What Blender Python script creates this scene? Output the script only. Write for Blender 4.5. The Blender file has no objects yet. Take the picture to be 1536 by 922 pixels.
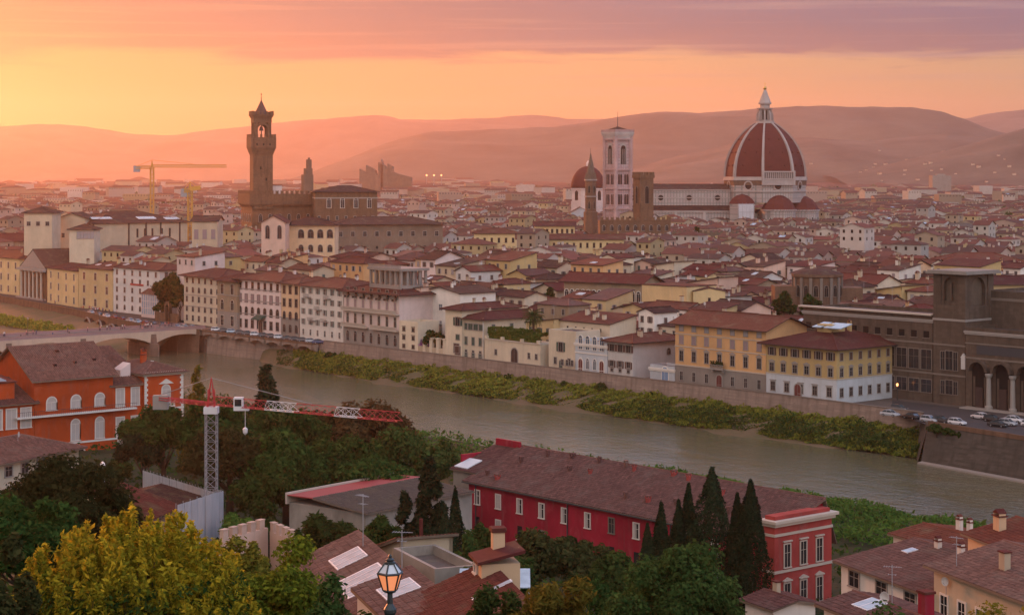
import bpy, math, random
import numpy as np
from mathutils import Vector, Matrix
R = math.radians
S = bpy.context.scene
COL = S.collection
rnd = random.Random(7)

# ------------------------------------------------------------------ camera
H = 54.0                       # eye height above the city's streets
cam = bpy.data.cameras.new('camera')
cam.lens = 66.23; cam.sensor_width = 36.0
cam.shift_y = -203.0/1536.0
cam.clip_start = 0.5; cam.clip_end = 30000
camo = bpy.data.objects.new('camera', cam); COL.objects.link(camo)
camo.location = (0, 0, H); camo.rotation_euler = (R(90), 0, 0)
S.camera = camo

# ------------------------------------------------------------------ sun, exposure
SUN_AZ, SUN_EL = R(-27), R(7.0)           # left of the view direction, low over the hills
sl = bpy.data.lights.new('sun', 'SUN'); sl.energy = 2.7; sl.angle = R(3.0); sl.color = (1.0, .30, .11)
so = bpy.data.objects.new('sun', sl); COL.objects.link(so)
_d = Vector((math.sin(SUN_AZ)*math.cos(SUN_EL), math.cos(SUN_AZ)*math.cos(SUN_EL), math.sin(SUN_EL)))
so.rotation_euler = _d.to_track_quat('Z', 'Y').to_euler()
so.location = (-300, 300, 400)
S.view_settings.view_transform = 'Standard'; S.view_settings.look = 'None'
S.view_settings.exposure = 0.64; S.view_settings.gamma = 1.0
S.view_settings.use_curve_mapping = False
S.cycles.use_denoising = True
S.cycles.max_bounces = 6; S.cycles.diffuse_bounces = 3; S.cycles.glossy_bounces = 3
S.cycles.transmission_bounces = 4; S.cycles.volume_bounces = 1; S.cycles.transparent_max_bounces = 6

# ------------------------------------------------------------------ node helpers
class NT:
    def __init__(s, tree):
        s.t = tree; s.t.nodes.clear()
    def n(s, typ, **kw):
        nd = s.t.nodes.new(typ)
        for k, v in kw.items(): setattr(nd, k, v)
        return nd
    def l(s, a, b): s.t.links.new(a, b)
    def put(s, nd, key, v):
        if isinstance(v, bpy.types.NodeSocket): s.l(v, nd.inputs[key])
        else: nd.inputs[key].default_value = v
    def math(s, op, a, b=None, c=None, clamp=False):
        nd = s.n('ShaderNodeMath', operation=op, use_clamp=clamp); s.put(nd, 0, a)
        if b is not None: s.put(nd, 1, b)
        if c is not None: s.put(nd, 2, c)
        return nd.outputs[0]
    def mix(s, f, a, b, blend='MIX'):
        nd = s.n('ShaderNodeMix', data_type='RGBA', blend_type=blend, clamp_factor=True)
        s.put(nd, 0, f); s.put(nd, 6, a); s.put(nd, 7, b)
        return nd.outputs[2]
    def ramp(s, f, stops, interp='LINEAR'):
        nd = s.n('ShaderNodeValToRGB'); cr = nd.color_ramp; cr.interpolation = interp
        while len(cr.elements) < len(stops): cr.elements.new(.5)
        for e, (p, c) in zip(cr.elements, stops):
            e.position = p; e.color = (*c, 1) if len(c) == 3 else c
        s.l(f, nd.inputs[0]); return nd.outputs[0]
    def noise(s, vec, scale, detail=3, rough=.55, dist=0, dim='3D'):
        nd = s.n('ShaderNodeTexNoise', noise_dimensions=dim)
        if vec is not None: s.l(vec, nd.inputs['Vector'])
        nd.inputs['Scale'].default_value = scale; nd.inputs['Detail'].default_value = detail
        nd.inputs['Roughness'].default_value = rough; nd.inputs['Distortion'].default_value = dist
        return nd.outputs[0]
    def mapping(s, vec, scale=(1,1,1), loc=(0,0,0), rot=(0,0,0)):
        nd = s.n('ShaderNodeMapping'); s.l(vec, nd.inputs[0])
        nd.inputs[1].default_value = loc; nd.inputs[2].default_value = rot; nd.inputs[3].default_value = scale
        return nd.outputs[0]
def C4(c): return (c[0], c[1], c[2], 1.0)

# ------------------------------------------------------------------ sky (world)
wd = bpy.data.worlds.new('World'); S.world = wd; wd.use_nodes = True
w = NT(wd.node_tree)
tc = w.n('ShaderNodeTexCoord'); sep = w.n('ShaderNodeSeparateXYZ'); w.l(tc.outputs['Generated'], sep.inputs[0])
dx, dy, dz = sep.outputs
az = w.math('ARCTAN2', dx, dy)                      # 0 ahead, negative to the left
el = w.math('ARCSINE', dz)
# cloud deck: long flat streaks seen edge on, so noise is stretched along the horizon
cv = w.n('ShaderNodeCombineXYZ'); w.l(w.math('MULTIPLY', az, 3.0), cv.inputs[0]); w.l(w.math('MULTIPLY', el, 30.0), cv.inputs[1])
n1 = w.noise(cv.outputs[0], 2.2, 6, .58, .6)
n2 = w.noise(w.mapping(cv.outputs[0], (.5, 2.6, 1), (3.1, 1.7, 0)), 3.0, 4, .55, .3)
elw = w.math('ADD', el, w.math('MULTIPLY', w.math('SUBTRACT', n1, .5), .036))
clear = w.ramp(w.math('MULTIPLY', el, 5.0, clamp=True), [
    (0.0, (.70, .19, .06)), (.10, (.73, .235, .075)), (.20, (.72, .28, .09)), (.30, (.68, .31, .12)), (.45, (.58, .31, .17)), (1.0, (.46, .42, .52))])
deck = w.ramp(w.math('MULTIPLY', elw, 2.0, clamp=True), [
    (0.0, (.52, .15, .09)), (.10, (.37, .12, .085)), (.12, (.235, .100, .10)), (.15, (.165, .095, .125)), (.20, (.165, .12, .165)), (.26, (.33, .26, .32)), (.34, (.55, .48, .54)), (.6, (.70, .66, .76)), (1.0, (.80, .80, .95))])
edge = w.math('MULTIPLY_ADD', elw, 150.0, -150*.0578, clamp=True)
streak = w.math('MULTIPLY', w.math('MULTIPLY_ADD', n2, 5.0, -2.75, clamp=True), w.math('MULTIPLY_ADD', el, 40.0, -1.2, clamp=True))
cover = w.math('MAXIMUM', edge, w.math('MULTIPLY', streak, .85))
col = w.mix(cover, clear, deck)
# breaks of light in the deck
brk = w.math('MULTIPLY', w.math('MULTIPLY_ADD', n2, 4.0, -2.1, clamp=True), .38)
col = w.mix(brk, col, (.86, .44, .24, 1))
# warm towards the sun at the left, cooler and dimmer away from it
side = w.math('MULTIPLY_ADD', az, 1.72, .5, clamp=True)
tint = w.ramp(side, [(0.0, (1.06, .56, .36)), (.22, (1.04, .80, .66)), (.55, (.86, .95, 1.05)), (1.0, (.62, .86, 1.25))])
col = w.mix(1.0, col, tint, 'MULTIPLY')
# glow of the low sun
dotn = w.n('ShaderNodeVectorMath', operation='DOT_PRODUCT'); w.l(tc.outputs['Generated'], dotn.inputs[0])
gd = Vector((math.sin(R(-18.5))*math.cos(R(2.3)), math.cos(R(-18.5))*math.cos(R(2.3)), math.sin(R(2.3)))); dotn.inputs[1].default_value = gd
glow = w.math('POWER', w.math('MAXIMUM', dotn.outputs['Value'], 0.0), 260.0)
col = w.mix(w.math('MULTIPLY', glow, .16), col, (1.15, .62, .17, 1))
# the rest of the dome, behind and above: dusk blue grey with a rosy band
back = w.ramp(w.math('MULTIPLY_ADD', dy, -1.0, .25, clamp=True), [(0, (0, 0, 0)), (1, (1, 1, 1))])
col = w.mix(w.math('MULTIPLY', back, .9), col, w.ramp(w.math('MULTIPLY', el, .8, clamp=True), [(0, (1.46, 1.26, 1.18)), (.35, (1.52, 1.42, 1.46)), (1, (.95, .98, 1.15))]))
nish = w.n('ShaderNodeTexSky', sky_type='NISHITA', sun_disc=False)
nish.sun_elevation = SUN_EL; nish.sun_rotation = SUN_AZ
bg1 = w.n('ShaderNodeBackground'); w.l(col, bg1.inputs[0]); bg1.inputs[1].default_value = .82
bg2 = w.n('ShaderNodeBackground'); w.l(nish.outputs[0], bg2.inputs[0]); bg2.inputs[1].default_value = .05
mx = w.n('ShaderNodeMixShader'); mx.inputs[0].default_value = .12
w.l(bg1.outputs[0], mx.inputs[1]); w.l(bg2.outputs[0], mx.inputs[2])
wo = w.n('ShaderNodeOutputWorld'); w.l(mx.outputs[0], wo.inputs[0])
wd.cycles.sampling_method = 'MANUAL'; wd.cycles.sample_map_resolution = 1024

# ------------------------------------------------------------------ picture-to-place arithmetic (photo is 1536 wide)
F, CX, HY = 2826.0, 768.0, 258.0
def W(x, Y, z=0.0): return Vector(((x-CX)/F*Y, Y, z))
def zat(y, Y): return H-(y-HY)/F*Y
def yz(y, z): return (H-z)*F/(y-HY)              # distance of a point at row y and height z
def onN(x, n):                                    # the point under column x on the line n metres across the river
    t = (x-CX)/F; Y = n/(.76*t+.65); return Vector((t*Y, Y, 0))
UD = Vector((-.65, .76, 0)); ND = Vector((.76, .65, 0))
def un(u, n, z=0.0): return Vector((UD.x*u+ND.x*n, UD.y*u+ND.y*n, z))

# ------------------------------------------------------------------ mesh builder
class MB:
    def __init__(s): s.v = []; s.f = []; s.m = []; s.uv = []
    def vs(s, pts):
        i = len(s.v); s.v += [tuple(p) for p in pts]; return i
    def poly(s, pts, m=0, uv=None):
        i = s.vs(pts); s.f.append(tuple(range(i, i+len(pts)))); s.m.append(m); s.uv.append(uv)
    def box(s, x0, x1, y0, y1, z0, z1, m=0, top=True, bot=True):
        p = [(x0,y0,z0),(x1,y0,z0),(x1,y1,z0),(x0,y1,z0),(x0,y0,z1),(x1,y0,z1),(x1,y1,z1),(x0,y1,z1)]
        i = s.vs(p)
        fs = [(0,1,5,4),(1,2,6,5),(2,3,7,6),(3,0,4,7)]
        if top: fs.append((4,5,6,7))
        if bot: fs.append((3,2,1,0))
        for f in fs: s.f.append(tuple(i+k for k in f)); s.m.append(m); s.uv.append(None)
    def prism_y(s, xz, y0, y1, m=0, back=True):    # outline in x,z (counter-clockwise seen from -y) extruded from y0 (front) to y1
        n = len(xz); i = s.vs([(x,y0,z) for x,z in xz]+[(x,y1,z) for x,z in xz])
        s.f.append(tuple(range(i,i+n))); s.m.append(m); s.uv.append(None)
        if back: s.f.append(tuple(range(i+2*n-1,i+n-1,-1))); s.m.append(m); s.uv.append(None)
        for k in range(n):
            j = (k+1)%n; s.f.append((i+k,i+n+k,i+n+j,i+j)); s.m.append(m); s.uv.append(None)
    def prism_z(s, xy, z0, z1, m=0):
        n = len(xy); i = s.vs([(x,y,z0) for x,y in xy]+[(x,y,z1) for x,y in xy])
        s.f.append(tuple(range(i+n-1,i-1,-1))); s.m.append(m); s.uv.append(None)
        s.f.append(tuple(range(i+n,i+2*n))); s.m.append(m); s.uv.append(None)
        for k in range(n):
            j = (k+1)%n; s.f.append((i+k,i+j,i+n+j,i+n+k)); s.m.append(m); s.uv.append(None)
    def rings(s, rings, m=0, cap0=True, cap1=True):
        n = len(rings[0]); idx = [s.vs(r) for r in rings]
        for a, b in zip(idx, idx[1:]):
            for k in range(n):
                j = (k+1)%n; s.f.append((a+k,a+j,b+j,b+k)); s.m.append(m); s.uv.append(None)
        if cap0: s.f.append(tuple(range(idx[0]+n-1, idx[0]-1, -1))); s.m.append(m); s.uv.append(None)
        if cap1: s.f.append(tuple(range(idx[-1], idx[-1]+n))); s.m.append(m); s.uv.append(None)
    def lathe(s, prof, seg=12, cx=0, cy=0, m=0, rot=0, cap0=True, cap1=True):
        s.rings([[(cx+r*math.sin(rot+2*math.pi*k/seg)*-1, cy+r*math.cos(rot+2*math.pi*k/seg), z) for k in range(seg)] for r, z in prof], m, cap0, cap1)
    def tube(s, pts, rad, seg=6, m=0):
        pts = [Vector(p) for p in pts]; rr = rad if isinstance(rad, (list, tuple)) else [rad]*len(pts)
        rg = []
        for k, p in enumerate(pts):
            d = (pts[min(k+1,len(pts)-1)]-pts[max(k-1,0)]).normalized()
            a = d.cross(Vector((0,0,1)) if abs(d.z) < .9 else Vector((1,0,0))).normalized(); b = d.cross(a)
            rg.append([p+(a*math.cos(2*math.pi*q/seg)+b*math.sin(2*math.pi*q/seg))*rr[k] for q in range(seg)])
        s.rings(rg, m)
    def bar(s, a, b, t, m=0): s.tube([a, b], t*.62, 4, m)
    def mesh(s, name, mats, smooth=False):
        me = bpy.data.meshes.new(name); me.from_pydata(s.v, [], s.f)
        for m in (mats if isinstance(mats, (list, tuple)) else [mats]): me.materials.append(m)
        me.polygons.foreach_set('material_index', s.m)
        if any(u is not None for u in s.uv):
            ul = me.uv_layers.new(name='uv'); flat = []
            for f, u in zip(s.f, s.uv):
                for k in range(len(f)): flat += list(u[k]) if u else [0.0, 0.0]
            ul.data.foreach_set('uv', flat)
        if smooth: me.polygons.foreach_set('use_smooth', [True]*len(me.polygons))
        me.update(); return me

def link(name, data, parent=None, loc=None, rz=0.0):
    o = bpy.data.objects.new(name, data); COL.objects.link(o)
    if parent is not None: o.parent = parent
    if loc is not None: o.location = loc
    if rz: o.rotation_euler = (0, 0, rz)
    return o
def tag(o, label=None, cat=None, group=None, kind=None):
    if label: o['label'] = label
    if cat: o['category'] = cat
    if group: o['group'] = group
    if kind: o['kind'] = kind
    return o
def thing(name, label, cat, loc=(0,0,0), rz=0.0, group=None):
    o = bpy.data.objects.new(name, None); COL.objects.link(o); o.empty_display_size = .1
    o.location = loc; o.rotation_euler = (0,0,rz); return tag(o, label, cat, group)
def part(name, mb, mats, parent, loc=None, rz=0.0, smooth=False):
    return link(name, mb.mesh(name, mats, smooth) if isinstance(mb, MB) else mb, parent, loc, rz)
def copy_tree(o, parent=None):
    c = o.copy(); COL.objects.link(c)
    if parent is not None: c.parent = parent
    for ch in list(o.children): copy_tree(ch, c)
    return c

# ------------------------------------------------------------------ materials
MAT = {}
def newmat(name):
    m = bpy.data.materials.new(name); m.use_nodes = True; MAT[name] = m; return m, NT(m.node_tree)
def fin(t, bsdf, m):
    o = t.n('ShaderNodeOutputMaterial'); t.l(bsdf, o.inputs[0]); return m
def principled(t, col, rough=.8, spec=.3, metal=0, normal=None):
    b = t.n('ShaderNodeBsdfPrincipled'); t.put(b, 'Base Color', col if isinstance(col, bpy.types.NodeSocket) else C4(col))
    b.inputs['Roughness'].default_value = rough; b.inputs['Specular IOR Level'].default_value = spec; b.inputs['Metallic'].default_value = metal
    if normal is not None: t.l(normal, b.inputs['Normal'])
    return b
def plain(name, col, rough=.7, spec=.3, metal=0.0, var=.12, scale=.8):
    if name in MAT: return MAT[name]
    m, t = newmat(name); tc = t.n('ShaderNodeTexCoord')
    f = t.noise(tc.outputs['Object'], scale, 3)
    c = t.mix(f, C4([k*(1-var) for k in col]), C4([min(1, k*(1+var)) for k in col]))
    return fin(t, principled(t, c, rough, spec, metal).outputs[0], m)
def plaster(name, col, dirt=.25, bump=0.0):
    m, t = newmat(name); tc = t.n('ShaderNodeTexCoord'); oi = t.n('ShaderNodeObjectInfo')
    big = t.noise(tc.outputs['Object'], .16, 4, .6, .4)
    run = t.noise(t.mapping(tc.outputs['Object'], (1.1, 1.1, .12)), 1.0, 4, .6)      # rain streaks
    fine = t.noise(tc.outputs['Object'], 2.2, 3)
    c = t.mix(t.math('MULTIPLY_ADD', big, 2.4, -.75, clamp=True), C4([k*(1-dirt) for k in col]), C4([min(.9, k*1.08) for k in col]))
    pat = t.noise(t.mapping(tc.outputs['Object'], (1,1,.6), (7,3,1)), .45, 5, .68, .8)
    c = t.mix(t.math('MULTIPLY', t.math('MULTIPLY_ADD', pat, 5.0, -2.7, clamp=True), .22+dirt*.7), c, C4([min(.85, k*.82+.075) for k in col]))
    grey = sum(col)/3*.6
    c = t.mix(t.math('MULTIPLY', t.math('MULTIPLY_ADD', run, 3.0, -1.55, clamp=True), .35+dirt*.6), c, C4((grey*1.08, grey*.98, grey*.86)))
    c = t.mix(t.math('MULTIPLY', fine, .22), c, C4([k*.72 for k in col]))
    hv = t.n('ShaderNodeHueSaturation'); t.l(c, hv.inputs['Color']); t.l(t.math('MULTIPLY_ADD', oi.outputs['Random'], .22, .87), hv.inputs['Value'])
    return fin(t, principled(t, hv.outputs[0], .9, .15).outputs[0], m)
def rooftile(name, a, b, pitch=.42, moss=(.13,.11,.07)):
    m, t = newmat(name); tc = t.n('ShaderNodeTexCoord'); oi = t.n('ShaderNodeObjectInfo')
    sx = t.n('ShaderNodeSeparateXYZ'); t.l(tc.outputs['UV'], sx.inputs[0])
    u = t.math('DIVIDE', sx.outputs[0], pitch); v = t.math('DIVIDE', sx.outputs[1], .45)
    cb = t.n('ShaderNodeCombineXYZ'); t.l(t.math('FLOOR', u), cb.inputs[0]); t.l(t.math('FLOOR', v), cb.inputs[1]); t.l(oi.outputs['Random'], cb.inputs[2])
    wn = t.n('ShaderNodeTexWhiteNoise', noise_dimensions='3D'); t.l(cb.outputs[0], wn.inputs[0])
    big = t.noise(tc.outputs['Object'], .3, 4, .62, .5); med = t.noise(tc.outputs['Object'], 1.5, 3, .6)
    gi = t.n('ShaderNodeNewGeometry'); c = t.mix(t.math('MULTIPLY_ADD', gi.outputs['Random Per Island'], .6, t.math('MULTIPLY', wn.outputs['Value'], .4)), C4(a), C4(b))
    c = t.mix(t.math('MULTIPLY_ADD', med, 2.4, -.8, clamp=True), c, C4([(p+q)*.36 for p, q in zip(a, b)]))
    c = t.mix(t.math('MULTIPLY', t.math('MULTIPLY_ADD', big, 3.4, -1.75, clamp=True), .75), c, C4(moss))
    c = t.mix(t.math('MULTIPLY', t.math('MULTIPLY_ADD', t.noise(tc.outputs['Object'], 3.6, 2, .7), 6.0, -4.0, clamp=True), .6), c, C4((.34,.25,.19)))
    hv = t.n('ShaderNodeHueSaturation'); t.l(c, hv.inputs['Color'])
    t.l(t.math('MULTIPLY_ADD', oi.outputs['Random'], .55, .72), hv.inputs['Value']); t.l(t.math('MULTIPLY_ADD', oi.outputs['Random'], .02, .49), hv.inputs['Hue'])
    # half-round tile rows with a step at each course
    row = t.math('ABSOLUTE', t.math('SINE', t.math('MULTIPLY', u, math.pi)))
    step = t.math('MULTIPLY', t.math('FRACT', v), .35)
    bp = t.n('ShaderNodeBump'); bp.inputs['Distance'].default_value = .09; bp.inputs['Strength'].default_value = .9
    t.l(t.math('SUBTRACT', row, step), bp.inputs['Height'])
    return fin(t, principled(t, hv.outputs[0], .92, .12, 0, bp.outputs[0]).outputs[0], m)
def stone(name, col, scale=1.2, var=.35, mortar=.6, bw=.8, bh=.4):
    m, t = newmat(name); tc = t.n('ShaderNodeTexCoord')
    br = t.n('ShaderNodeTexBrick'); br.inputs['Scale'].default_value = 1.0
    sx = t.n('ShaderNodeSeparateXYZ'); t.l(tc.outputs['Object'], sx.inputs[0])
    cb = t.n('ShaderNodeCombineXYZ'); t.l(t.math('ADD', sx.outputs[0], sx.outputs[1]), cb.inputs[0]); t.l(sx.outputs[2], cb.inputs[1])
    t.l(cb.outputs[0], br.inputs['Vector'])
    br.inputs['Color1'].default_value = C4(col); br.inputs['Color2'].default_value = C4([k*(1-var) for k in col]); br.inputs['Mortar'].default_value = C4([k*mortar for k in col])
    br.inputs['Brick Width'].default_value = bw; br.inputs['Row Height'].default_value = bh; br.inputs['Mortar Size'].default_value = .03
    f = t.noise(tc.outputs['Object'], .25, 5, .62, .5); f2 = t.noise(t.mapping(tc.outputs['Object'], (.7,.7,.1)), 1.0, 4)
    c = t.mix(t.math('MULTIPLY_ADD', f, 2.2, -.6, clamp=True), C4([k*.6 for k in col]), br.outputs[0])
    c = t.mix(t.math('MULTIPLY', t.math('MULTIPLY_ADD', f2, 4, -1.9, clamp=True), .7), c, C4([k*.38 for k in col]))
    return fin(t, principled(t, c, .92, .15).outputs[0], m)
def leaf(name, a, b, trans=.35, tip=None):
    m, t = newmat(name); g = t.n('ShaderNodeNewGeometry'); oi = t.n('ShaderNodeObjectInfo')
    stops = [(0, a), (1, b)] if tip is None else [(0, a), (.7, b), (1, tip)]
    c = t.ramp(g.outputs['Random Per Island'], stops)
    hv = t.n('ShaderNodeHueSaturation'); t.l(c, hv.inputs['Color']); t.l(t.math('MULTIPLY_ADD', oi.outputs['Random'], .5, .72), hv.inputs['Value'])
    t.l(t.math('MULTIPLY_ADD', oi.outputs['Random'], .03, .485), hv.inputs['Hue'])
    d = t.n('ShaderNodeBsdfDiffuse'); tr = t.n('ShaderNodeBsdfTranslucent'); t.l(hv.outputs[0], d.inputs[0]); t.l(hv.outputs[0], tr.inputs[0])
    mx = t.n('ShaderNodeMixShader'); mx.inputs[0].default_value = trans; t.l(d.outputs[0], mx.inputs[1]); t.l(tr.outputs[0], mx.inputs[2])
    return fin(t, mx.outputs[0], m)
def glassy(name, col, rough=.12):
    m, t = newmat(name); tc = t.n('ShaderNodeTexCoord'); f = t.noise(tc.outputs['Object'], .9, 2)
    c = t.mix(f, C4([k*.5 for k in col]), C4([k*1.5 for k in col]))
    return fin(t, principled(t, c, rough, .5).outputs[0], m)

WALLCOL = dict(cream=(.58,.49,.36), white=(.66,.61,.54), grey=(.42,.40,.37), yellow=(.56,.42,.22), orange=(.58,.34,.16), pink=(.58,.39,.30),
    beige=(.46,.37,.26), tan=(.34,.255,.17), ochre=(.46,.33,.15), palegrey=(.52,.50,.47), peach=(.64,.44,.27), brown=(.20,.15,.11), rosewhite=(.62,.50,.46),
    bluegrey=(.42,.45,.47), darkstone=(.15,.115,.085), stonegrey=(.27,.24,.21))
for k, v in WALLCOL.items(): plaster(k, v if k in ('brown','darkstone','tan','stonegrey') else tuple(min(.8, q*1.13) for q in v), .3 if k in ('brown','darkstone','tan') else .2)
plaster('crimson', (.36,.020,.042), .45); plaster('villared', (.40,.065,.055), .35); plaster('redorange', (.50,.075,.018), .38); plaster('weathered', (.36,.32,.27), .55)
rooftile('terracotta', (.135,.044,.032), (.072,.025,.020)); rooftile('brownroof', (.085,.038,.030), (.046,.023,.020)); rooftile('redroof', (.165,.043,.031), (.09,.027,.021))
rooftile('oldroof', (.21,.105,.086), (.078,.040,.036), moss=(.15,.118,.098)); rooftile('greyroof', (.14,.115,.10), (.09,.075,.068))
stone('wallstone', (.36,.275,.225), mortar=.7); stone('rubble', (.115,.10,.085), var=.5, mortar=.8, bw=.9, bh=.5); stone('pietra', (.20,.118,.072), mortar=.75); stone('librarystone', (.135,.10,.075), mortar=.8, bw=1.6, bh=.7)
stone('brickbrown', (.20,.12,.08), mortar=.8, bw=.6, bh=.25); stone('pier', (.24,.165,.13), mortar=.7, bw=1.6, bh=.7)
TRIM = plain('trimstone', (.44,.38,.31)); plain('trimgrey', (.27,.245,.22)); plain('trimwhite', (.62,.58,.52)); plain('trimdark', (.17,.14,.115))
plain('shutgreen', (.035,.075,.06)); plain('shutbrown', (.085,.045,.035)); plain('shutgrey', (.30,.28,.29)); plain('shutmauve', (.26,.19,.20)); plain('shutblue', (.20,.23,.29)); plain('shutpale', (.42,.38,.35))
glassy('pane', (.025,.024,.026)); glassy('paneblue', (.10,.13,.16)); plain('void', (.022,.018,.016), .95, .0)
plain('doorred', (.12,.03,.025)); plain('doorblue', (.16,.24,.36)); plain('doordark', (.05,.03,.025)); plain('metaldark', (.05,.05,.055), .5); plain('metalgrey', (.26,.26,.27), .5)
plain('tin', (.55,.60,.63), .45, .5); glassy('rooflight', (.30,.38,.44), .15); plain('whitemetal', (.70,.70,.70), .5); plain('antenna', (.30,.30,.31), .5)  # rooflight glass has the sky's reflection put into its pale blue colour
plain('bark', (.075,.052,.038), .95, .1); plain('palebark', (.14,.11,.085), .95, .1)
leaf('leafdark', (.016,.040,.010), (.056,.098,.022)); leaf('leafolive', (.026,.034,.012), (.070,.070,.024)); leaf('leafmid', (.026,.052,.014), (.068,.10,.026))
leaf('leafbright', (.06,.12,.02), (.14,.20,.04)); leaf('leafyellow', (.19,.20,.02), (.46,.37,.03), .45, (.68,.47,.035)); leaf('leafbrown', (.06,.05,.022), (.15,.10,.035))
leaf('leafcypress', (.010,.022,.011), (.026,.045,.020), .15); leaf('leafgold', (.10,.11,.02), (.25,.20,.03), .4); leaf('grassleaf', (.085,.115,.02), (.22,.21,.035), .3); leaf('reed', (.035,.085,.018), (.08,.15,.03), .3)
leaf('flowerleaf', (.25,.10,.25), (.40,.20,.38), .3)
# ------------------------------------------------------------------ windows (one mesh per kind and size, shared by its copies)
WIN = {}
def arch_pts(w, h, r=None, n=8):                 # outline with a round head, x centred, z from 0
    a = w/2; zc = h-a
    return [(-a,0),(a,0)]+[(a*math.cos(math.pi*k/n), zc+a*math.sin(math.pi*k/n)) for k in range(n+1)]
def window_mesh(style, w, h, frame='trimstone', shut='shutgreen', glass='pane'):
    key = (style, round(w,2), round(h,2), frame, shut, glass)
    if key in WIN: return WIN[key]
    b = MB(); t = .16*max(.7, min(1.3, w)); a = w/2; arch = style.startswith('arch'); st = style.replace('arch_', '') if arch else style
    if arch:
        o = arch_pts(w+2*t, h+t); i = arch_pts(w, h)
        b.prism_y(i, -.04, .02, 2 if st != 'shut' else 1, False)
        n = len(o)
        for k in range(n-1):
            k2 = k+1
            if k == 0: continue
            b.prism_y([i[k], o[k], o[k2], i[k2]], -.12, .02, 0, False)
        b.prism_y([o[-1], (o[0][0], 0), (-a, 0), i[-1]], -.12, .02, 0, False)
        b.prism_y([(a,0),(o[1][0],0),(o[2][0],o[2][1]),(i[2][0],i[2][1])], -.12, .02, 0, False)
        zc = h-a
        b.box(-.03,.03,-.075,-.04,0,zc,0); b.box(-a,a,-.07,-.04,zc-.04,zc+.04,0)
    else:
        b.box(-a,a,-.04,.02,0,h,2 if st != 'shut' else 1)
        if st != 'bare':
            b.box(-a-t,-a,-.11,.02,0,h,0); b.box(a,a+t,-.11,.02,0,h,0); b.box(-a-t,a+t,-.11,.02,h,h+t,0)
        if st not in ('bare','open'):
            b.box(-.03,.03,-.075,-.04,0,h,0); b.box(-a,a,-.07,-.04,h*.62,h*.62+.05,0)
    b.box(-a-t*1.3,a+t*1.3,-.2,.02,-.14,0,0)
    if st == 'open':
        b.box(-a-w*.52,-a,-.10,.02,0,h,1); b.box(a,a+w*.52,-.10,.02,0,h,1)
        b.box(-.03,.03,-.06,-.04,0,h,0)
    if st == 'ajar':
        b.box(-a+.02,-.02,-.14,-.05,0,h*.98,1)
    if st == 'shut':
        for k in range(2):
            x0 = -a+.03 if k == 0 else .03
            if not arch:
                b.box(x0,x0+a-.06,-.085,-.04,.05,h*.47,1); b.box(x0,x0+a-.06,-.085,-.04,h*.52,h-.05,1)
    if st == 'ped' or style == 'shutped':
        z = h+t
        b.box(-a-t*1.8,a+t*1.8,-.26,.02,z+.12,z+.26,0)
        b.prism_y([(-a-t*1.8,z+.26),(a+t*1.8,z+.26),(0,z+.26+w*.34)], -.22, .02, 0, False)
    if st == 'hood':
        z = h+t; b.box(-a-t*1.7,a+t*1.7,-.26,.02,z+.16,z+.32,0)
    WIN[key] = b.mesh('window', [MAT[frame], MAT[shut], MAT[glass]]); return WIN[key]
def door_mesh(w, h, frame='trimstone', leafm='doordark', arch=True):
    key = ('door', round(w,2), round(h,2), frame, leafm, arch)
    if key in WIN: return WIN[key]
    b = MB(); t = .3
    o = arch_pts(w+2*t, h+t) if arch else [(-w/2-t,0),(w/2+t,0),(w/2+t,h+t),(-w/2-t,h+t)]
    i = arch_pts(w, h) if arch else [(-w/2,0),(w/2,0),(w/2,h),(-w/2,h)]
    b.prism_y(o, -.1, .02, 0, False); b.prism_y(i, -.14, -.09, 1, False)
    b.box(-.02,.02,-.17,-.14,0,h-.05,0)
    WIN[key] = b.mesh('door', [MAT[frame], MAT[leafm]]); return WIN[key]
SHUT_SWAP = {}
def face_loc(face, s, L, D, z):
    return {'F': ((s, 0, z), 0), 'R': ((L, s, z), R(90)), 'L': ((0, D-s, z), R(-90)), 'B': ((L-s, D, z), R(180))}[face]
def put_windows(root, L, D, rows, r):
    """rows: (face, z, count, w, h, style, frame, shutter, s0, s1) with s0..s1 the fractions of the face that carry windows"""
    for row in rows:
        face, z, n, w, h, style, fr, sh = row[:8]; s0, s1 = row[8:10] if len(row) > 9 else (.0, 1.0)
        gl = row[10] if len(row) > 10 else 'pane'
        ln = L if face in 'FB' else D
        for k in range(n):
            s = ln*(s0+(s1-s0)*(k+.5)/n); stl = style
            if style == 'mix': stl = r.choice(['open','open','shut','shut','plain','ajar'])
            if style == 'dull': stl = r.choice(['plain','shut','plain'])
            loc, rz = face_loc(face, s, L, D, z)
            link('window', window_mesh(stl, w, h, fr, sh, gl), root, loc, rz)

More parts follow.
